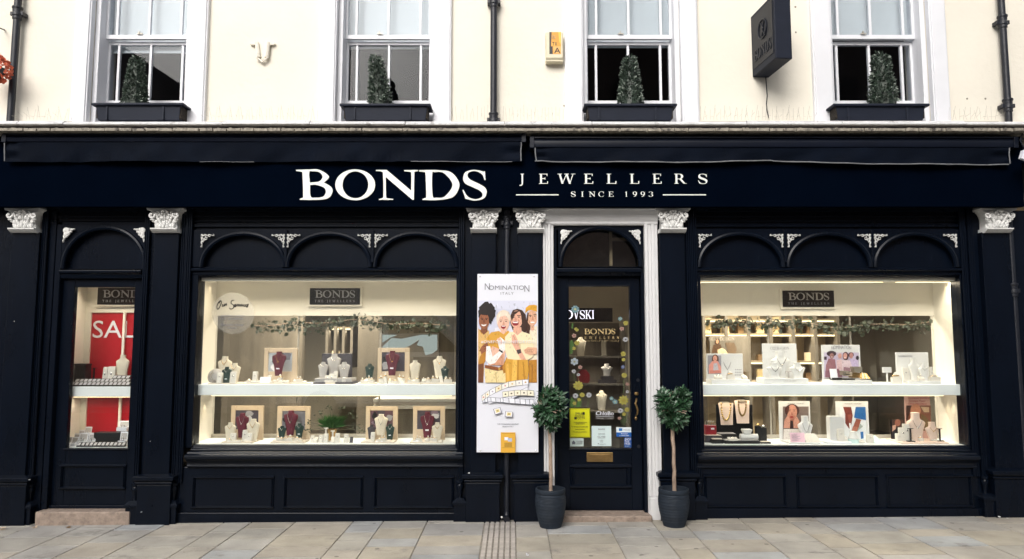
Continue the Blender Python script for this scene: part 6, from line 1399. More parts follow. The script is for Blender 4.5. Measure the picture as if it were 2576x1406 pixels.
pr(t, c5, .4685, [((115,100,95), Rc(1030, 892, 1338, 1300)), ((70,35,30), el(1140, 940, 88, 78)), ((198,140,120), el(1140, 962, 60, 92)), ((85,45,35), [(1075, 900), (1110, 893), (1098, 960), (1078, 1000)]), ((180,120,100), [(1108, 1000), (1180, 1000), (1190, 1150), (1110, 1150)]), ((205,150,130), [(1040, 1150), (1052, 1050), (1085, 1005), (1118, 1040), (1110, 1150)]), ((205,150,130), [(1155, 1150), (1165, 1050), (1195, 1010), (1225, 1060), (1232, 1150)]), ((60,40,40), [(1118, 1060), (1150, 1060), (1160, 1160), (1118, 1160)]), ((215,210,205), [(1040, 1160), (1290, 1160), (1310, 1298), (1035, 1298)]), ((160,35,45), el(1136, 1018, 22, 9)), ((60,40,38), el(1112, 945, 11, 4)), ((60,40,38), el(1166, 945, 11, 4)), ((70,45,40), Rc(1098, 928, 1126, 932)), ((70,45,40), Rc(1152, 928, 1182, 932)), ((170,110,95), [(1134, 955), (1142, 955), (1148, 992), (1130, 992)])])
t2 = card(c5, 1125, 1208, 1298, 1322, .29, ZZ(c5(0, 1322)[1], .27), 'pink price card leaning on the framed portrait', 'pinkcard') if 'pinkcard' in M else None
M['pinkcard'] = pm('pink_card', S(240, 200, 215), .6, .03, 6); M['mint'] = pm('pale_blue', S(205, 228, 228), .6, .03, 6); M['mauve'] = pm('mauve_poster', S(196, 158, 150), .6, .04, 4)
zp = ZZ(c5(0, 1322)[1], .27)
t2 = card(c5, 1125, 1208, 1298, 1322, .29, zp, 'pink price card leaning on the framed portrait', 'pinkcard')
for i in range(5):
    A = rect(*c5(1142, 1232+i*15), *c5(1205+(i*37) % 70, 1235+i*15), .29); b = MB(); b.box(A[0], A[1], .2865+.02*(A[3]-zp)/.1, .288+.02*(A[3]-zp)/.1, A[2], A[3]); b.build('printed_line', 'greyink', t2)
b = MB(); A = rect(*c6(20, 1222), *c6(200, 1318), .31); b.loft([[(A[0], .28, zp), (A[1], .28, zp), (A[1], .30, zp), (A[0], .30, zp)], [(A[0]-.02, .34, A[3]), (A[1]-.03, .34, A[3]), (A[1]-.03, .36, A[3]), (A[0]-.02, .36, A[3])]]); tag(b.build('earring_pad', 'padwhite', None), 'ribbed white earring pad next to the pink price card', 'display pad')
t = board(c6, (395, 830, 783, 1340), .47, fB, 'white framed photograph of hands against blue sleeves', nm='framed_print')
txt('lettering', c6, 'ANIA HAIE', 490, 866, 690, .4695, 'greyink', t, 14)
pr(t, c6, .4685, [((225,228,232), Rc(435, 895, 748, 1290)), ((120,55,45), [(475, 897), (570, 897), (590, 1000), (575, 1100), (548, 1160), (500, 1090), (500, 980)]), ((150,80,65), [(530, 990), (575, 985), (572, 1080), (556, 1150)]), ((40,100,165), [(625, 897), (742, 897), (748, 1055), (605, 1025)]), ((150,85,68), [(630, 1040), (690, 1050), (650, 1180), (575, 1180)]), ((175,110,90), [(590, 1130), (650, 1140), (640, 1188), (575, 1188)]), ((160,170,165), [(680, 1095), (712, 1130), (640, 1190)]), ((45,105,170), [(680, 1195), (715, 1190), (720, 1270), (690, 1280)]), ((245,245,245), [(545, 1090), (565, 1090), (570, 1170), (555, 1170)])])
A = rect(*c6(302, 1008), *c6(470, 1330), .40); b = MB(); r_ = .035
prf = [(A[0], fB), (A[0], A[3]-.004), (A[0]+.01, A[3])]+[(A[1]-r_+r_*math.sin(R(k*15)), A[3]-r_+r_*math.cos(R(k*15))) for k in range(7)]+[(A[1], fB)]
b.shape(prf, (), .37, .44); tag(b.build('earring_stand', 'bustwhite', None, bevel=.002), 'tall white curved earring stand before the blue sleeve photograph', 'jewellery stand')
tray(c6, 285, 1318, 580, 1360, .27, fB, 'white base under the curved earring stand', 'cardwhite', .2, .018)
t = thing('gift_stack', W(*c6(600, 1320), .34), 'stack of pale blue ring dish and cushion under the blue sleeve photograph', 'display stack'); p = W(*c6(605, 1320), .34)
zq = [ZZ(c6(0, v)[1], .34) for v in (1320, 1280, 1240, 1185)]; b = MB(); b.lathe([(.047, zq[0]-.02), (.047, zq[1])], p.x, .35, 20); b.build('dish', 'mint', t, smooth=True); b = MB(); b.lathe([(.043, zq[1]+.001), (.046, zq[1]+.008), (.035, zq[2]), (.026, zq[3]-.006), (.012, zq[3])], p.x, .35, 20); b.build('cushion', 'bustwhite', t, smooth=True)
cluster(c6, [(410, 480, 1160, 'slim'), (465, 520, 1245, 'slim')], .33, fB+.018, 'clear looking white stand beside the curved earring stand', 'white blocks on the showcase plinths')
cluster(c6, [(755, 830, 1225, 'slim'), (640, 720, 1290, 'wedge')], .34, fB+.004, 'pale ring pad next to the pale blue ring dish', 'white blocks on the showcase plinths')
b = MB(); p = W(*c6(890, 1330), .33); b.loft([[(p.x-.04, .30, fB), (p.x+.05, .30, fB), (p.x+.05, .33, fB), (p.x-.04, .33, fB)], [(p.x-.05, .37, fB+.06), (p.x-.0, .37, fB+.06), (p.x, .38, fB+.06), (p.x-.05, .38, fB+.06)]]); tag(b.build('earring_pad', 'mint', None), 'small mint green earring pad leaning at the tan wall', 'display pad')
t = board(c6, (1218, 745, 1522, 1330), .56, fB, 'mauve poster with red script and a portrait behind the blush busts', nm='poster_board', mat='mauve')
pr(t, c6, .5585, [((120,75,60), Rc(1228, 880, 1520, 1180)), ((180,125,100), el(1340, 940, 62, 80)), ((60,35,28), [(1228, 880), (1285, 880), (1268, 960), (1240, 1060), (1228, 1060)]), ((105,85,55), [(1400, 980), (1450, 1000), (1520, 1090), (1520, 1180), (1420, 1180)]), ((190,165,140), [(1400, 895), (1500, 900), (1500, 960), (1440, 960)]), ((150,50,45), el(1345, 985, 20, 7))])
M['redink'] = pm('red_ink', S(165, 80, 85), .6, .03, 6)
for (s_, a0, a1, zb, hp) in (('Create Your', 1268, 1455, 838, 26), ('Own Necklace', 1255, 1470, 870, 26), ('Permanent Jewellery', 1255, 1500, 800, 18)): txt('lettering', c6, s_, a0, zb, a1, .5585, 'redink', t, hp)
t = card(c6, 1045, 1045, 1210, 1290, .50, fB+.004, 'small dark portrait card beside the mauve poster', 'plaque', lean=0)
pr(t, c6, .4995, [((70,50,45), Rc(1058, 1050, 1208, 1270)), ((185,150,135), [(1062, 1120), (1105, 1110), (1100, 1180), (1062, 1190)]), ((140,90,75), el(1125, 1085, 34, 42)), ((25,28,40), [(1062, 1190), (1140, 1130), (1160, 1190), (1110, 1290), (1058, 1290)])])
tray(c6, 1180, 1330, 1740, 1362, .27, fB, 'blush pink base board under the blush busts', 'bustpink', .28, .012)
cluster(c6, [(1105, 1165, 1215, 'slim'), (1140, 1220, 1145, 'slim'), (1190, 1262, 1100, 'slim'), (1530, 1610, 1280, 'wedge'), (1180, 1310, 1300, 'wedge'), (1365, 1420, 1240, 'knob')], .37, fB+.013, 'small blush stand among the blush busts', 'blush stands at the end wall')
tbar(c6, 1590, 1655, 1153, 1160, .36, fB+.012, 'thin black T bar beside the small blush bust', 'black'); tbar(c6, 1240, 1310, 1150, 1157, .33, fB+.012, 'thin black T bar in front of the large blush bust', 'black')

# ---- shop interior seen through the screens
def cabinet(px0, px1, pyt, pyb, Y, label, nposts, shelves, seed, zb=.1, up=.3):
    x0, x1 = X(px0, 880, Y), X(px1, 880, Y); zt = ZZ(pyt, Y); t = thing('display_cabinet', ((x0+x1)/2, Y, zb), label, 'display cabinet')
    b = MB(); b.box(x0, x1, Y+.34, Y+.36, zb, zt+up); b.build('back_panel', 'cabgold', t)
    for i in range(nposts): xx = x0+(x1-x0)*i/(nposts-1); b = MB(); b.box(xx-.018, xx+.018, Y-.01, Y+.34, zb, zt+up); b.build('post', 'shopwood', t)
    for py in shelves:
        z = ZZ(py, Y); b = MB(); b.box(x0+.02, x1-.02, Y+.02, Y+.33, z, z+.02); b.build('shelf', 'cabgold', t)
        b = MB(); b.box(x0+.03, x1-.03, Y+.03, Y+.05, z-.018, z-.001); b.build('light_strip', 'led', t); lamp(t, ((x0+x1)/2, Y+.08, z-.03), (x1-x0)*.9, .05, 6*(x1-x0)/1.9, (R(-20), 0, 0))
    b = MB(); rr = random.Random(seed)
    for py, h_ in [(p_, .28) for p_ in shelves[1:]]:
        z = ZZ(py, Y)+.02
        for i in range(int((x1-x0)/.22)):
            xx = x0+.1+i*.22+rr.uniform(-.03, .03); b.cc = S(*rr.choice([(225,205,160), (200,180,140), (120,95,65), (235,220,190)])); hh = rr.uniform(.08, .24); b.box(xx-.05, xx+.05, Y+.14, Y+.2, z, z+hh)
    b.build('stock', 'print', t); return t
cabinet(1772, 2110, 806, 1000, 3.0, 'gold backed lit cabinet in the shop behind the leaf garland', 7, (806, 842, 912, 962), 4)
cabinet(822, 884, 826, 960, 3.4, 'narrow gold lit cabinet in the shop above the charcoal display block', 4, (826, 905), 8, ZZ(925, 3.4), .03)
t = thing('wall_poster', W(1830, 900, 2.6), 'brown poster of a seated woman with cream lettering inside the shop', 'poster')
b = MB(); A = rect(1786, 845, 1884, 935, 2.6); b.box(A[0], A[1], 2.6, 2.62, A[2], A[3]); b.build('sheet', 'shopwood', t)
sertxt(t, c5, 'CŒUR DE LION', 150, 105, 455, 40, 2.598, 'tray', .1)
pr(t, c5, 2.597, [((75,50,35), el(248, 120, 30, 42)), ((195,150,115), el(250, 118, 16, 24)), ((90,65,45), [(200, 160), (290, 150), (310, 230), (380, 245), (180, 255)]), ((215,195,160), [(250, 215), (300, 195), (345, 215), (380, 260), (255, 260)]), ((120,100,80), [(345, 130), (450, 130), (480, 200), (470, 260), (380, 255)])], 'picture')
# dark shelving inside the main door
Y = 1.6; t = thing('shelving_unit', (X(1510, 950, Y), Y, .1), 'dark shelving with three shelves seen through the main door', 'shelving unit'); x0, x1 = X(1425, 950, Y), X(1562, 950, Y)
b = MB(); b.box(x0-.2, x1, Y+.1, Y+.13, .1, ZZ(812, Y)); b.box(x1, x1+.03, 1.3, Y+.13, .1, ZZ(812, Y)); b.build('back_panel', 'shopdark' if 'shopdark' in M else 'shopwood', t)
for v in (605, 823, 1040): z = ZZ(cD(0, v)[1], 1.35); b = MB(); b.box(x0-.2, x1-.001, 1.35, Y+.1, z-.02, z); b.build('shelf', 'shopwood', t); lamp(t, (X(*cD(130 if v < 700 else 300, v), 1.45), 1.42, z+.26), .1, .05, .5)
sgn = thing('lit_sign', W(1465, 800, 1.55), 'glowing white serif lettering on a dark board cut off by the door edge', 'lit sign')
A = rect(*cD(-60, 222), *cD(388, 332), 1.56); b = MB(); b.box(A[0], A[1], 1.56, 1.6, A[2], A[3]); b.build('board', 'plaque', sgn)
p0, p1 = W(*cD(5, 308), 1.55), W(*cD(242, 308), 1.55); hh = W(*cD(5, 240), 1.55).z-p0.z; adv = sum(GLY[k_][0] for k_ in 'OVSKI')+.05*4; b = MB(); serif(b, 'OVSKI', p0.x, p0.z, hh, 1.545, .05, (p1.x-p0.x)/(adv*hh), .01); b.build('lettering', 'signglow', sgn)
tbar(cD, 300, 337, 480, 603, 1.45, ZZ(cD(0, 604)[1], 1.35), 'slim beige block stand on the top shelf inside the main door', 'bustcream', 'pendant_stand')
A = rect(*cD(276, 765), *cD(418, 822), 1.42); b = MB(); b.box(A[0], A[1], 1.40, 1.5, A[2], (A[2]+A[3])/2); b.box(A[0]+.03, A[1]-.03, 1.41, 1.49, (A[2]+A[3])/2, A[3]); tag(b.build('stepped_plinth', 'darkgrey', None), 'dark stepped plinth under the grey bust inside the main door', 'plinth')
p = W(*cD(156, 775), 1.5); b = MB(); b.shape([(p.x+.07*math.cos(R(22.5+45*k)), p.z+.09*math.sin(R(22.5+45*k))) for k in range(8)], (), 1.48, 1.52); tag(b.build('gift_bag', 'redbox', None), 'red octagonal shape on the middle shelf inside the main door', 'gift box')

# pale counter and an added glowing panel for a bright reflection-like patch
t = thing('sales_counter', W(1050, 1060, 1.7), 'pale striped sales counter in the shop behind the last two tan frames', 'counter')
for (p0, p1, v0, v1, mt) in ((940, 1146, 1003, 1010, 'case'), (940, 1146, 1011, 1018, 'tray'), (940, 1146, 1019, 1028, 'case'), (940, 1146, 1029, 1140, 'shopwood')):
    b = MB(); A = rect(p0, v0, p1, v1, 1.7); b.box(A[0], A[1], 1.7-(.03 if mt == 'case' else 0), 2.2, A[2]+.0005, A[3]-.0005); b.build('counter_panel' if mt != 'case' else 'counter_edge', mt, t)
M['patch_glow'] = emit('bright_patch', S(222, 234, 230), .55)
t = thing('reflection_panel', W(1030, 897, 2.1), 'pale glowing panel added for a bright reflection-like patch behind the second pale frame', 'screen')
b = MB(); A = rect(958, 838, 1103, 898, 2.1); b.box(A[0], A[1], 2.1, 2.15, A[2], A[3]); b.build('panel_body', 'bustgrey', t)
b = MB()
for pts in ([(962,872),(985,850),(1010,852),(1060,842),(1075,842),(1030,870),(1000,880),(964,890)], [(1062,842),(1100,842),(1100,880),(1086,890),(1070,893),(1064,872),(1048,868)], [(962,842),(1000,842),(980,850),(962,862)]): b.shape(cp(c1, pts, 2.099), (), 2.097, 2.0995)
b.build('glow_shapes', 'patch_glow', t)
# ================================================================ stickers on the glass
Yk = .22+.017                                          # just in front of the door pane
M['shopdark'] = M['shopwood']
PAL = {'yellow': (S(205,196,95), S(170,150,60)), 'white': (S(222,224,228), S(90,85,95)), 'blue': (S(150,190,200), S(200,205,150)), 'pale': (S(200,215,225), S(150,150,110)), 'pink': (S(205,165,150), S(150,90,80)), 'violet': (S(110,130,190), S(200,200,160)), 'green': (S(70,105,40), S(70,105,40))}
FL = [(90,232,38,'blue',9,'drooping pale blue flower sticker over the lit lettering'), (100,392,21,'yellow',2,'yellow green heart sticker beside the gold shop name'), (82,442,22,'pink',5,'pink blossom sticker under the heart sticker'), (105,500,25,'yellow',8,'yellow daisy sticker over the lit cream bust'), (82,543,18,'yellow',6,'round yellow sticker below the daisy at the lit bust'), (85,648,36,'pale',6,'large white six petal flower sticker at the hinge side'), (130,692,20,'pink',5,'pink blossom sticker beside the large white flower'), (80,726,20,'white',8,'white daisy sticker with dark eye above the red octagon'), (116,752,16,'white',8,'small white daisy sticker touching the red octagon'), (115,838,45,'yellow',9,'largest yellow flower sticker at the hinge side'), (93,920,25,'white',9,'white daisy sticker under the largest yellow flower at the hinge side'), (146,913,24,'yellow',7,'yellow flower sticker between two white daisies'), (122,950,18,'yellow',6,'small yellow sticker just below the pair of daisies'), (200,914,25,'white',9,'white daisy sticker on a long grey stem beside the lowest bust'), (85,980,18,'yellow',5,'dull yellow half flower sticker above the CCTV notice'),
 (448,308,20,'blue',6,'small pale blue flower sticker, topmost at the handle side'), (493,342,24,'yellow',7,'yellow flower sticker near the top of the handle side'), (462,387,22,'pink',5,'pink blossom sticker beside the gold letter S'), (491,472,25,'white',9,'white daisy sticker at the end of the gold lettering'), (473,587,25,'yellow',8,'yellow flower sticker alone at the top shelf level'), (475,632,18,'yellow',6,'round yellow sticker above the violet flower'), (470,690,17,'violet',5,'small violet flower sticker'), (481,757,26,'yellow',9,'yellow flower sticker between the violet and pink ones'), (506,827,17,'pink',5,'pink blossom sticker above the tiny white daisy'), (506,888,15,'white',8,'tiny white daisy sticker next to the door handle'), (380,942,19,'blue',5,'upper pale blue flower sticker beside the lowest bust'), (408,968,24,'blue',5,'lower pale blue flower sticker beside the lowest bust'), (475,955,46,'yellow',9,'largest yellow flower sticker at the handle side'), (450,1038,25,'white',9,'white daisy sticker under the largest yellow flower at the handle side'), (503,1030,23,'yellow',8,'yellow flower sticker beside the low white daisy'), (480,1066,18,'yellow',7,'small yellow flower sticker near the lettering OFFICIAL STOCKIST'), (444,1098,18,'pink',5,'lowest pink blossom sticker at the handle side')]
for i, (a, v, r, cn, n, lab) in enumerate(FL):
    r *= .9
    b = MB(); rr = random.Random(i); c_, e_ = PAL[cn]; a0 = rr.uniform(0, 6); k = 1.0
    pts = []
    for j in range(n*6):
        an = a0+2*math.pi*j/(n*6); w_ = .62+.40*abs(math.cos(n*(an-a0)/2))**.6; pts.append((a+r*w_*math.cos(an)*rr.uniform(.96, 1.04), v+r*w_*math.sin(an)*.92))
    c_ = tuple(x*.5 for x in c_); e_ = tuple(x*.7 for x in e_); b.cc = c_; b.shape(cp(cD, pts, Yk-.0003*(i % 3)), (), Yk-.0003*(i % 3), Yk+.001)
    b.cc = tuple(x*.72 for x in c_)
    for j in range(n):
        an = a0+2*math.pi*(j+.5)/n; b.shape(cp(cD, [(a+r*.25*math.cos(an-.25), v+r*.25*math.sin(an-.25)), (a+r*.66*math.cos(an), v+r*.62*math.sin(an)), (a+r*.25*math.cos(an+.25), v+r*.25*math.sin(an+.25))], Yk), (), Yk-.0012)
    b.cc = e_; b.shape(cp(cD, el(a, v, r*.26, r*.24, 10), Yk), (), Yk-.0015)
    tag(b.build('flower_sticker', 'print', None), lab, 'sticker', 'flower stickers on the main door glass')
def stems(lst, lab, leafs=()):
    b = MB(); b.cc = S(88, 108, 70)
    for pl in lst:
        for (p, q_) in zip(pl[:-1], pl[1:]): b.shape(cp(cD, [(p[0]-1.6, p[1]), (p[0]+1.6, p[1]), (q_[0]+1.6, q_[1]), (q_[0]-1.6, q_[1])], Yk), (), Yk+.0018)
    for l in leafs: b.cc = S(62, 92, 40); b.shape(cp(cD, l, Yk), (), Yk+.0014)
    tag(b.build('stem_sticker', 'print', None), lab, 'sticker')
stems([[(80, 745), (84, 800)], [(116, 770), (120, 800)], [(113, 880), (112, 940), (108, 1010)], [(93, 945), (92, 1010)], [(146, 938), (138, 1010)], [(200, 940), (194, 970), (190, 1005)], [(66, 590), (70, 540)], [(58, 590), (62, 500)]], 'green stems and leaf stickers along the hinge side of the door glass', [[(46, 482), (70, 478), (84, 520), (70, 580), (46, 590)], [(46, 985), (60, 930), (90, 960), (84, 1012), (46, 1012)], [(95, 1012), (110, 960), (140, 950), (128, 1012)], [(62, 350), (78, 335), (72, 390), (60, 380)]])
stems([[(473, 1000), (470, 1150)], [(482, 1085), (484, 1160)], [(452, 1060), (458, 1130)], [(478, 790), (476, 900)], [(505, 1055), (492, 1130)]], 'thin grey stem stickers along the handle side of the door glass')
# gold shop name and maker's name on the glass
gl = thing('shop_name_decal', W(*cD(300, 490), Yk), 'gold serif shop name with thin rules on the door glass', 'window lettering')
p0, p1 = W(*cD(160, 430), Yk), W(*cD(411, 430), Yk); hh = W(*cD(160, 387), Yk).z-p0.z; adv = sum(GLY[k_][0] for k_ in 'BONDS')+.03*4
b = MB(); serif(b, 'BONDS', p0.x, p0.z, hh, Yk, .03, (p1.x-p0.x)/(adv*hh), .0008); b.build('lettering', 'goldink', gl)
p0, p1 = W(*cD(138, 468), Yk), W(*cD(440, 468), Yk); hh = W(*cD(160, 447), Yk).z-p0.z; b = MB(); serif(b, 'JEWELLERS', p0.x, p0.z, hh, Yk, .3, 1, .0008, width=p1.x-p0.x); b.build('lettering', 'goldink', gl)
p0, p1 = W(*cD(218, 488), Yk), W(*cD(352, 488), Yk); hh = W(*cD(160, 478), Yk).z-p0.z; b = MB(); serif(b, 'SINCE 1993', p0.x, p0.z, hh, Yk, .3, 1, .0008, width=p1.x-p0.x); b.build('lettering', 'goldink', gl)
for a0, a1 in ((138, 205), (365, 440)): b = MB(); A = rect(*cD(a0, 483), *cD(a1, 485), Yk); b.box(A[0], A[1], Yk, Yk+.0008, A[2], A[3]); b.build('rule_line', 'goldink', gl)
ch = thing('stockist_decal', W(*cD(325, 1107), Yk), 'white stockist lettering low on the door glass', 'window lettering')
txt('lettering', cD, 'ChloBo', 256, 1074, 397, Yk, 'cardwhite', ch, 32); txt('lettering', cD, 'OFFICIAL STOCKIST', 256, 1106, 397, Yk, 'bustgrey', ch, 13)
b = MB(); A = rect(*cD(256, 1083), *cD(397, 1085), Yk); b.box(A[0], A[1], Yk, Yk+.0008, A[2], A[3]); b.build('rule_line', 'cardwhite', ch)
def notice(box, lab, cols, texts, extra=()):
    A = rect(*cD(box[0], box[1]), *cD(box[2], box[3]), Yk); t = thing('door_notice', ((A[0]+A[1])/2, Yk, A[2]), lab, 'notice')
    b = MB(); b.cc = cols[0]; b.box(A[0], A[1], Yk-.001, Yk+.001, A[2], A[3])
    for i, (colr, pts) in enumerate(extra): b.cc = colr; b.shape(cp(cD, pts, Yk), (), Yk-.0014-.0003*i)
    b.build('sheet', 'print', t)
    for (s_, a0, a1, zb, hp, mt) in texts: txt('lettering', cD, s_, a0, zb, a1, Yk-.0034, mt, t, hp)
    return t
Yl = S(205, 205, 20); bk_ = S(30, 32, 20)
notice((47, 1020, 209, 1252), 'bright yellow SMILE YOU ARE ON CCTV notice low on the door glass', [Yl], [('SMILE', 92, 146, 1069, 17, 'ink'), ("YOU'RE ON", 88, 165, 1085, 11, 'ink'), ('CCTV', 108, 168, 1106, 18, 'ink'), ('24 HOUR RECORDING IN', 80, 180, 1135, 8, 'ink'), ('OPERATION', 95, 165, 1147, 8, 'ink'), ('For the purpose of public safety', 62, 195, 1169, 8, 'ink'), ('Crime prevention', 92, 165, 1189, 7, 'ink'), ('This scheme is controlled by', 75, 182, 1210, 7, 'ink')],
  [(bk_, Rc(50, 1023, 206, 1026)), (bk_, Rc(50, 1246, 206, 1249)), (bk_, Rc(50, 1026, 52, 1246)), (bk_, Rc(204, 1026, 206, 1246)), (bk_, Rc(148, 1050, 167, 1071)), (bk_, Rc(84, 1088, 104, 1108))])
notice((222, 1160, 378, 1320), 'pale blue white opening hours sheet at the middle of the door glass', [S(205, 222, 222)], [('BONDS', 274, 327, 1191, 12, 'greyink'), ('OPENING HOURS', 272, 326, 1226, 7, 'greyink'), ('MON - SATURDAY', 268, 332, 1246, 7, 'greyink'), ('9.30AM - 5.00PM', 270, 330, 1257, 6, 'greyink'), ('SUNDAY', 286, 314, 1277, 6, 'greyink'), ('CLOSED', 288, 312, 1289, 6, 'greyink'), ('bondsjewellers', 285, 335, 1306, 6, 'greyink')], [(S(150, 160, 165), Rc(270, 1296, 280, 1305))])
notice((50, 1258, 158, 1322), 'small pale notice with a grey crest under the CCTV notice', [S(190, 205, 200)], [('AUTHORISED', 100, 148, 1285, 8, 'greyink'), ('DEALER', 104, 145, 1298, 8, 'greyink')], [(S(90, 95, 105), [(66, 1306), (66, 1290), (72, 1280), (78, 1274), (84, 1280), (92, 1290), (92, 1306)]), (S(110, 120, 120), Rc(96, 1302, 148, 1304))])
notice((418, 1170, 537, 1246), 'white and blue card payment sticker near the lock side of the glass', [S(215, 225, 230)], [('Welcome', 472, 525, 1194, 8, 'greyink'), ('PROUDLY', 455, 510, 1226, 9, 'cardwhite'), ('ACCEPTING CARDS', 440, 520, 1240, 8, 'cardwhite')], [(S(20, 90, 170), Rc(418, 1210, 537, 1246)), (S(30, 110, 180), Rc(438, 1178, 465, 1199))])
notice((480, 1253, 537, 1331), 'dark blue SHOP TAX FREE sticker at the bottom corner of the glass', [S(20, 75, 150)], [('SHOP', 486, 534, 1275, 18, 'cardwhite'), ('TAX', 486, 522, 1292, 15, 'cardwhite'), ('FREE', 486, 530, 1309, 15, 'cardwhite'), ('globalblue', 486, 522, 1322, 6, 'mint')])
# round frosted services sticker on the big window
Yw = YG-.002; sv = thing('services_sticker', W(585, 840, Yw), 'round frosted sticker with black Our Services script on the big window', 'window sticker')
fm = bpy.data.materials.new('frosted_film'); fm.use_nodes = True; n_ = fm.node_tree; n_.nodes.clear()
tr = n_.nodes.new('ShaderNodeBsdfTransparent'); df = n_.nodes.new('ShaderNodeBsdfDiffuse'); df.inputs[0].default_value = (.55, .56, .55, 1); tl = n_.nodes.new('ShaderNodeBsdfTranslucent'); tl.inputs[0].default_value = (.5, .5, .48, 1); m1 = n_.nodes.new('ShaderNodeMixShader'); m2 = n_.nodes.new('ShaderNodeMixShader'); oo = n_.nodes.new('ShaderNodeOutputMaterial')
m1.inputs[0].default_value = .5; m2.inputs[0].default_value = .15; link(n_, df.outputs[0], m1.inputs[1]); link(n_, tl.outputs[0], m1.inputs[2]); link(n_, tr.outputs[0], m2.inputs[1]); link(n_, m1.outputs[0], m2.inputs[2]); link(n_, m2.outputs[0], oo.inputs[0]); M['film'] = fm
b = MB(); b.shape(cp(c1, el(586, 788, 53, 52, 40), Yw), (), Yw, Yw+.001); b.build('film', 'film', sv)
cS = q(0, 720, 3.347)
def script(paths, r_=.0042):
    b = MB()
    for pth in paths:
        pts = [p for p in sm_open(pth)]; b.tube([W(*cS(x, y), Yw-.003) for x, y in pts], r_, 5)
    return b.build('script_lettering', 'ink', sv)
def sm_open(p, n=5):
    out = []
    for i in range(len(p)-1):
        a, b_, c_, d = p[max(0, i-1)], p[i], p[i+1], p[min(len(p)-1, i+2)]
        for k in range(n):
            t = k/n; out.append(tuple(.5*(2*b_[j]+(c_[j]-a[j])*t+(2*a[j]-5*b_[j]+4*c_[j]-d[j])*t*t+(3*b_[j]-a[j]-3*c_[j]+d[j])*t**3) for j in (0, 1)))
    return out+[p[-1]]
script([[(2005, 325), (1985, 335), (1970, 375), (1978, 398), (1995, 380), (2012, 335), (2000, 320), (1990, 345)], [(2022, 352), (2020, 372), (2030, 370), (2038, 350), (2038, 370), (2046, 360), (2052, 348), (2058, 350), (2056, 368)],
  [(2128, 316), (2105, 322), (2098, 345), (2118, 358), (2122, 385), (2095, 398), (2084, 385)], [(2132, 372), (2142, 362), (2138, 352), (2130, 366), (2138, 378), (2150, 365), (2158, 352), (2164, 356), (2162, 374), (2176, 352)], [(2176, 352), (2182, 374), (2194, 350), (2198, 372), (2208, 356)], [(2222, 354), (2212, 362), (2218, 376), (2232, 360), (2238, 352), (2232, 366), (2240, 374), (2254, 348), (2250, 372), (2238, 384)]])
for (s_, a0, a1, zb) in (('Jewellery repairs', 2005, 2220, 466), ('and alterations', 2010, 2208, 492), ('Bespoke design', 2010, 2215, 548), ('services', 2065, 2150, 576)): txt('lettering', cS, s_, a0, zb, a1, Yw-.0025, 'greyink', sv, 20)

# ================================================================ the tall advertising panel
Yp = .045
A = rect(1200, 689, 1354, 1138, Yp)
xs_ = [X(1200.5, 700, Yp), X(1352, 900, Yp)]
ad = thing('advert_panel', ((A[0]+A[1])/2, Yp, A[2]), 'tall white jewellery advert panel with four laughing people in mustard clothes', 'advert panel')
b = MB(); b.box(A[0], A[1], Yp, Yp+.03, A[2], A[3]); b.build('panel', 'cardwhite', ad, bevel=.003)
b = MB(); b.box(A[0]+.01, A[1]-.01, Yp+.0305, .0895, A[2]+.03, A[3]-.03); b.build('fixing_frame', 'black', ad)
YP = Yp-.0008
sk1, sk2, sk3, sk4 = (150, 92, 62), (232, 186, 162), (226, 172, 146), (222, 172, 140)
mu, mu2, cr, br = (214, 160, 62), (190, 132, 48), (242, 226, 186), (62, 38, 28)
def curly(cx, cy, rx, ry, n, j, sd):
    rr = random.Random(sd); return [(cx+rx*(1+rr.uniform(-j, j))*math.cos(2*math.pi*i/n), cy+ry*(1+rr.uniform(-j, j))*math.sin(2*math.pi*i/n)) for i in range(n)]
clampx = lambda pts: [(min(470, max(21, x)), min(838, max(213, y))) for x, y in pts]
PP = [((204,207,226), Rc(21, 213, 470, 838)), ((214,216,232), [(21, 213), (470, 213), (470, 300), (21, 260)]), ((226,226,238), [(150, 420), (470, 380), (470, 838), (60, 838)])]
# fourth person at the edge
PP += [((72,44,32), [(398,300),(385,380),(388,460),(420,470),(420,330)]), (sk4, el(434,345,40,60)), ((72,44,32), [(396,310),(408,305),(402,370),(394,380)]), ((218,160,44), [(380,312),(384,268),(410,248),(445,244),(470,250),(470,300),(430,284),(400,290)]), ((240,226,200), [(415,440),(440,415),(470,405),(470,665),(410,665)]), (sk4, [(418,395),(450,392),(448,440),(424,440)]), (mu2, [(404,668),(470,662),(470,838),(408,838)]), ((160,108,40), [(430,700),(440,700),(436,838),(428,838)]), ((245,240,235), el(436,378,17,6)), (br, Rc(410,322,428,327)), (br, Rc(444,318,466,323)), ((60,40,32), el(420,334,5,3)), ((60,40,32), el(454,331,5,3)), ((196,140,112), [(434,332),(440,332),(446,360),(430,362)])]
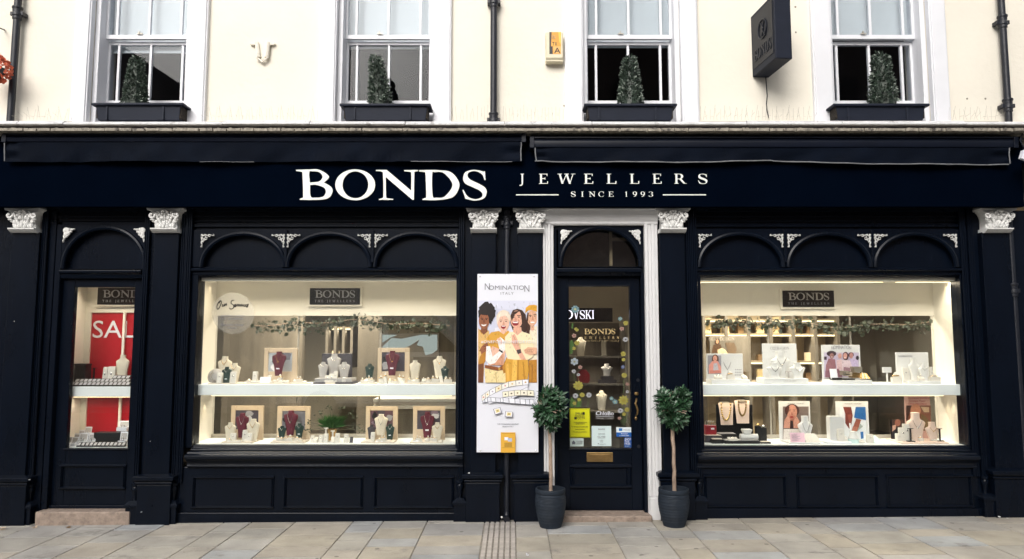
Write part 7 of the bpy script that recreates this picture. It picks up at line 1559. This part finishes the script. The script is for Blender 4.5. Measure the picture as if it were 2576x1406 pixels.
# first person
PP += [(mu2, [(21,430),(58,440),(100,440),(112,520),(100,640),(66,690),(60,838),(21,838)]), ((222,180,110), [(21,420),(48,470),(66,438),(104,445),(112,560),(66,600),(60,540),(21,700)]), ((118,72,44), [(21,700),(62,690),(58,838),(21,838)]), ((126,76,50), [(46,410),(92,400),(92,450),(64,474),(40,450)]), ((34,27,25), curly(88,305,66,78,34,.10,3)), (sk1, el(66,368,40,62)), ((34,27,25), curly(72,292,44,34,20,.14,5)), ((30,24,22), [(100,320),(128,330),(120,396),(104,380)]), ((245,240,236), [(44,393),(64,397),(86,392),(80,404),(64,408),(50,404)]), (br, Rc(40,345,60,350)), (br, Rc(74,345,96,350)), ((36,24,20), el(52,357,6,4)), ((36,24,20), el(84,357,6,4)), ((122,72,48), [(62,352),(70,352),(76,382),(56,382)])]
PP += [(sk1, [(21,610),(50,560),(90,530),(126,540),(130,566),(90,590),(50,618),(21,640)]), ((116,70,48), [(60,560),(122,548),(124,552),(62,568)]), ((116,70,48), [(66,580),(126,560),(127,564),(68,587)]), ((230,190,120), [(21,600),(40,600),(46,625),(21,660)])]
# second person
PP += [((228,212,190), curly(216,342,56,56,24,.05,6)), (sk2, [(190,420),(244,420),(240,470),(196,470)]), (mu, [(84,500),(120,455),(180,444),(215,470),(250,440),(272,470),(262,590),(160,600),(108,590)]), (sk2, el(214,386,44,58)), ((232,218,198), [(162,340),(190,300),(240,300),(266,330),(262,350),(230,326),(190,336),(172,380),(164,410)]), ((150,30,44), el(214,414,18,14)), ((246,240,238), [(200,404),(228,404),(224,411),(204,411)]), (br, el(194,374,7,3)), (br, el(234,372,7,3)), ((120,90,70), Rc(184,360,206,363)), ((120,90,70), Rc(224,358,246,361)), ((206,150,126), [(212,374),(218,374),(224,396),(206,396)]),
 (sk2, [(96,620),(130,560),(230,600),(216,700),(100,706)]), ((206,150,120), [(150,640),(216,620),(214,706),(120,706)]), ((246,238,232), [(84,560),(112,560),(132,640),(196,588),(214,606),(150,690),(112,700),(78,670)]), ((246,238,232), [(166,510),(190,490),(226,520),(228,590),(204,612),(186,590)]), (sk2, [(164,506),(188,492),(206,520),(200,545)]), ((40,36,44), [(182,582),(212,602),(206,614),(178,594)]), ((140,82,44), [(74,702),(180,722),(218,700),(216,738),(170,748),(72,726)]), ((200,160,80), Rc(176,724,190,744)), ((236,216,160), [(70,728),(170,750),(226,740),(236,838),(76,838)]), ((206,180,120), [(150,760),(158,758),(166,838),(158,838)]), (mu2, [(206,720),(240,640),(262,700),(236,760),(214,770)])]
# third person
PP += [(br, [(270,320),(286,285),(320,275),(356,285),(384,320),(392,400),(384,470),(352,440),(284,436),(266,380)]), (sk3, [(290,420),(350,415),(356,470),(316,490),(286,470)]), (cr, [(226,490),(262,450),(292,452),(320,478),(356,448),(420,470),(446,540),(440,640),(396,668),(250,664),(228,600)]), ((222,200,150), [(330,540),(344,540),(352,650),(338,660)]), (sk3, el(314,356,47,68)), (br, [(268,330),(290,296),(340,290),(300,320),(278,370)]), (br, [(340,292),(370,310),(378,400),(356,390),(350,330)]), ((150,34,44), el(306,386,25,18)), ((248,244,240), [(284,374),(328,373),(322,384),(290,384)]), (br, Rc(280,326,302,331)), (br, Rc(318,324,346,329)), ((40,28,24), el(292,340,7,4)), ((40,28,24), el(332,338,7,4)), ((204,146,122), [(304,340),(312,340),(318,362),(300,364)]),
 (sk3, [(276,480),(300,465),(326,520),(334,560),(352,600),(404,690),(384,712),(318,610),(280,540)]), ((196,140,112), [(288,480),(292,478),(318,540),(314,544)]), ((70,60,60), [(314,590),(346,582),(350,612),(324,622)]), (mu, [(226,690),(240,656),(300,664),(400,664),(408,740),(396,838),(232,838)]), ((240,190,90), [(286,664),(318,666),(314,838),(276,838)]), ((186,130,44), [(322,668),(332,668),(330,838),(318,838)]), ((232,180,84), [(236,700),(252,690),(262,838),(240,838)]), ((186,130,44), [(360,680),(368,680),(384,838),(372,838)]), (sk4, [(370,590),(400,568),(470,572),(470,618),(420,628),(380,614)]), ((190,136,108), [(380,588),(440,584),(440,588),(380,593)]), ((190,136,108), [(382,602),(440,602),(440,606),(384,607)])]
PP = [(c_, clampx(p_)) for c_, p_ in PP]
b = MB()
PP = mottle(PP, 1.0, 4)
for i, (colr, pts) in enumerate(PP): b.cc = S(*colr); b.shape(cp(cP, pts, YP-.00002*i), (), YP-.00002*i)
b.build('group_photograph', 'print', ad)
YT = YP-.00002*len(PP)-.0004
# bracelets printed below
b = MB(); lay = [0]
def cell(pts, colr):
    lay[0] += 1; b.cc = S(*colr); y = YT-.00003*lay[0]; b.shape(cp(cP, pts, y), (), y)
def strap(path, hgt, n, face, dark, motif):
    o = []
    for i in range(n+1):
        t = i/n*(len(path)-1); k = min(int(t), len(path)-2); f = t-k; o.append(((path[k][0]*(1-f)+path[k+1][0]*f), (path[k][1]*(1-f)+path[k+1][1]*f)))
    for i in range(n):
        (x0, y0), (x1, y1) = o[i], o[i+1]; cell([(x0, y0), (x1, y1), (x1+3, y1+hgt), (x0+3, y0+hgt)], dark); cell([(x0+2, y0+2.5), (x1-1.5, y1+2.5), (x1+1.5, y1+hgt-3), (x0+4.5, y0+hgt-3)], face[i % len(face)])
        if motif: cx_, cy_ = (x0+x1)/2+2, (y0+y1)/2+hgt/2; cell(el(cx_, cy_, 7, 6, 8), motif[i % len(motif)])
cell([(60, 960), (240, 880), (400, 850), (405, 905), (230, 950), (110, 1000)], (226, 227, 236))
strap([(52, 958), (100, 948), (190, 955), (240, 945), (400, 870)], 36, 10, [(222,224,232), (236,237,243)], (80, 84, 104), None)
strap([(48, 938), (90, 905), (160, 868), (240, 832), (330, 818), (404, 812)], 44, 8, [(238,234,222), (240,236,226), (238,238,242), (238,228,200), (236,234,226)], (92, 92, 104), [(206,140,140), (210,180,110), (180,170,190), (190,150,80)])
strap([(210, 950), (300, 958), (380, 964), (446, 968)], 42, 6, [(226,228,236), (238,239,245)], (52, 56, 80), None)
strap([(206, 908), (280, 898), (360, 893), (446, 898)], 44, 5, [(242,236,212), (238,232,214)], (96, 92, 92), [(60,50,40), (90,80,60), (150,130,90), (50,45,40)])
for pts in ([(136, 1040), (190, 1026), (202, 1070), (150, 1086)], [(230, 1056), (286, 1062), (284, 1104), (224, 1100)]):
    cell(pts, (128,128,140)); cx_ = sum(p[0] for p in pts)/4; cy_ = sum(p[1] for p in pts)/4; cell([(cx_+(x-cx_)*.84, cy_+(y-cy_)*.84-1.5) for x, y in pts], (240,238,240)); cell([(cx_+(x-cx_)*.55, cy_+(y-cy_)*.55-2) for x, y in pts], (236,220,160)); cell(el(cx_, cy_-2, 9, 5, 8), (150,130,90))
cell(Rc(194, 1218, 306, 1372), (224, 172, 62)); cell(Rc(202, 1226, 299, 1228), (150,110,40)); cell(Rc(202, 1334, 299, 1336), (150,110,40)); cell(Rc(222, 1254, 252, 1278), (226,228,238)); cell(Rc(248, 1262, 280, 1288), (180,190,214)); cell(Rc(226, 1258, 246, 1274), (244,244,248))
for k in range(5): cell(Rc(222, 1298+k*7, 280, 1301+k*7), (110, 84, 40))
b.build('bracelet_print', 'print', ad)
YL = YT-.00003*lay[0]-.0004; YH = Yp-.0012
txt('lettering', cP, 'OMINATIO', 103, 130, 372, YH, 'greyink', ad, 34)
for a_, zb in ((72, 130), (374, 145)): txt('lettering', cP, 'N', a_, zb, a_+38, YH, 'greyink', ad, 52)
txt('lettering', cP, 'ITALY', 193, 167, 292, YH, 'greyink', ad, 20, sp=1.3)
txt('lettering', cP, '#ONEFORMEONEFORYOU', 44, 537, 450, YL, 'cardwhite', ad, 22, sp=1.1)
txt('lettering', cP, 'THE COMPOSABLE BRACELET', 166, 1159, 332, YH, 'greyink', ad, 9); txt('lettering', cP, 'MADE IN ITALY', 206, 1178, 292, YH, 'greyink', ad, 9)
for (u, v) in ((35, 28), (448, 28), (38, 1360), (462, 1360)): p = W(*cP(u, v), YL); b = MB(); b.ell((p.x, Yp-.002, p.z), (.006, .004, .006), 8, 5); b.build('screw', 'silver', ad)
bpy.context.view_layer.update()
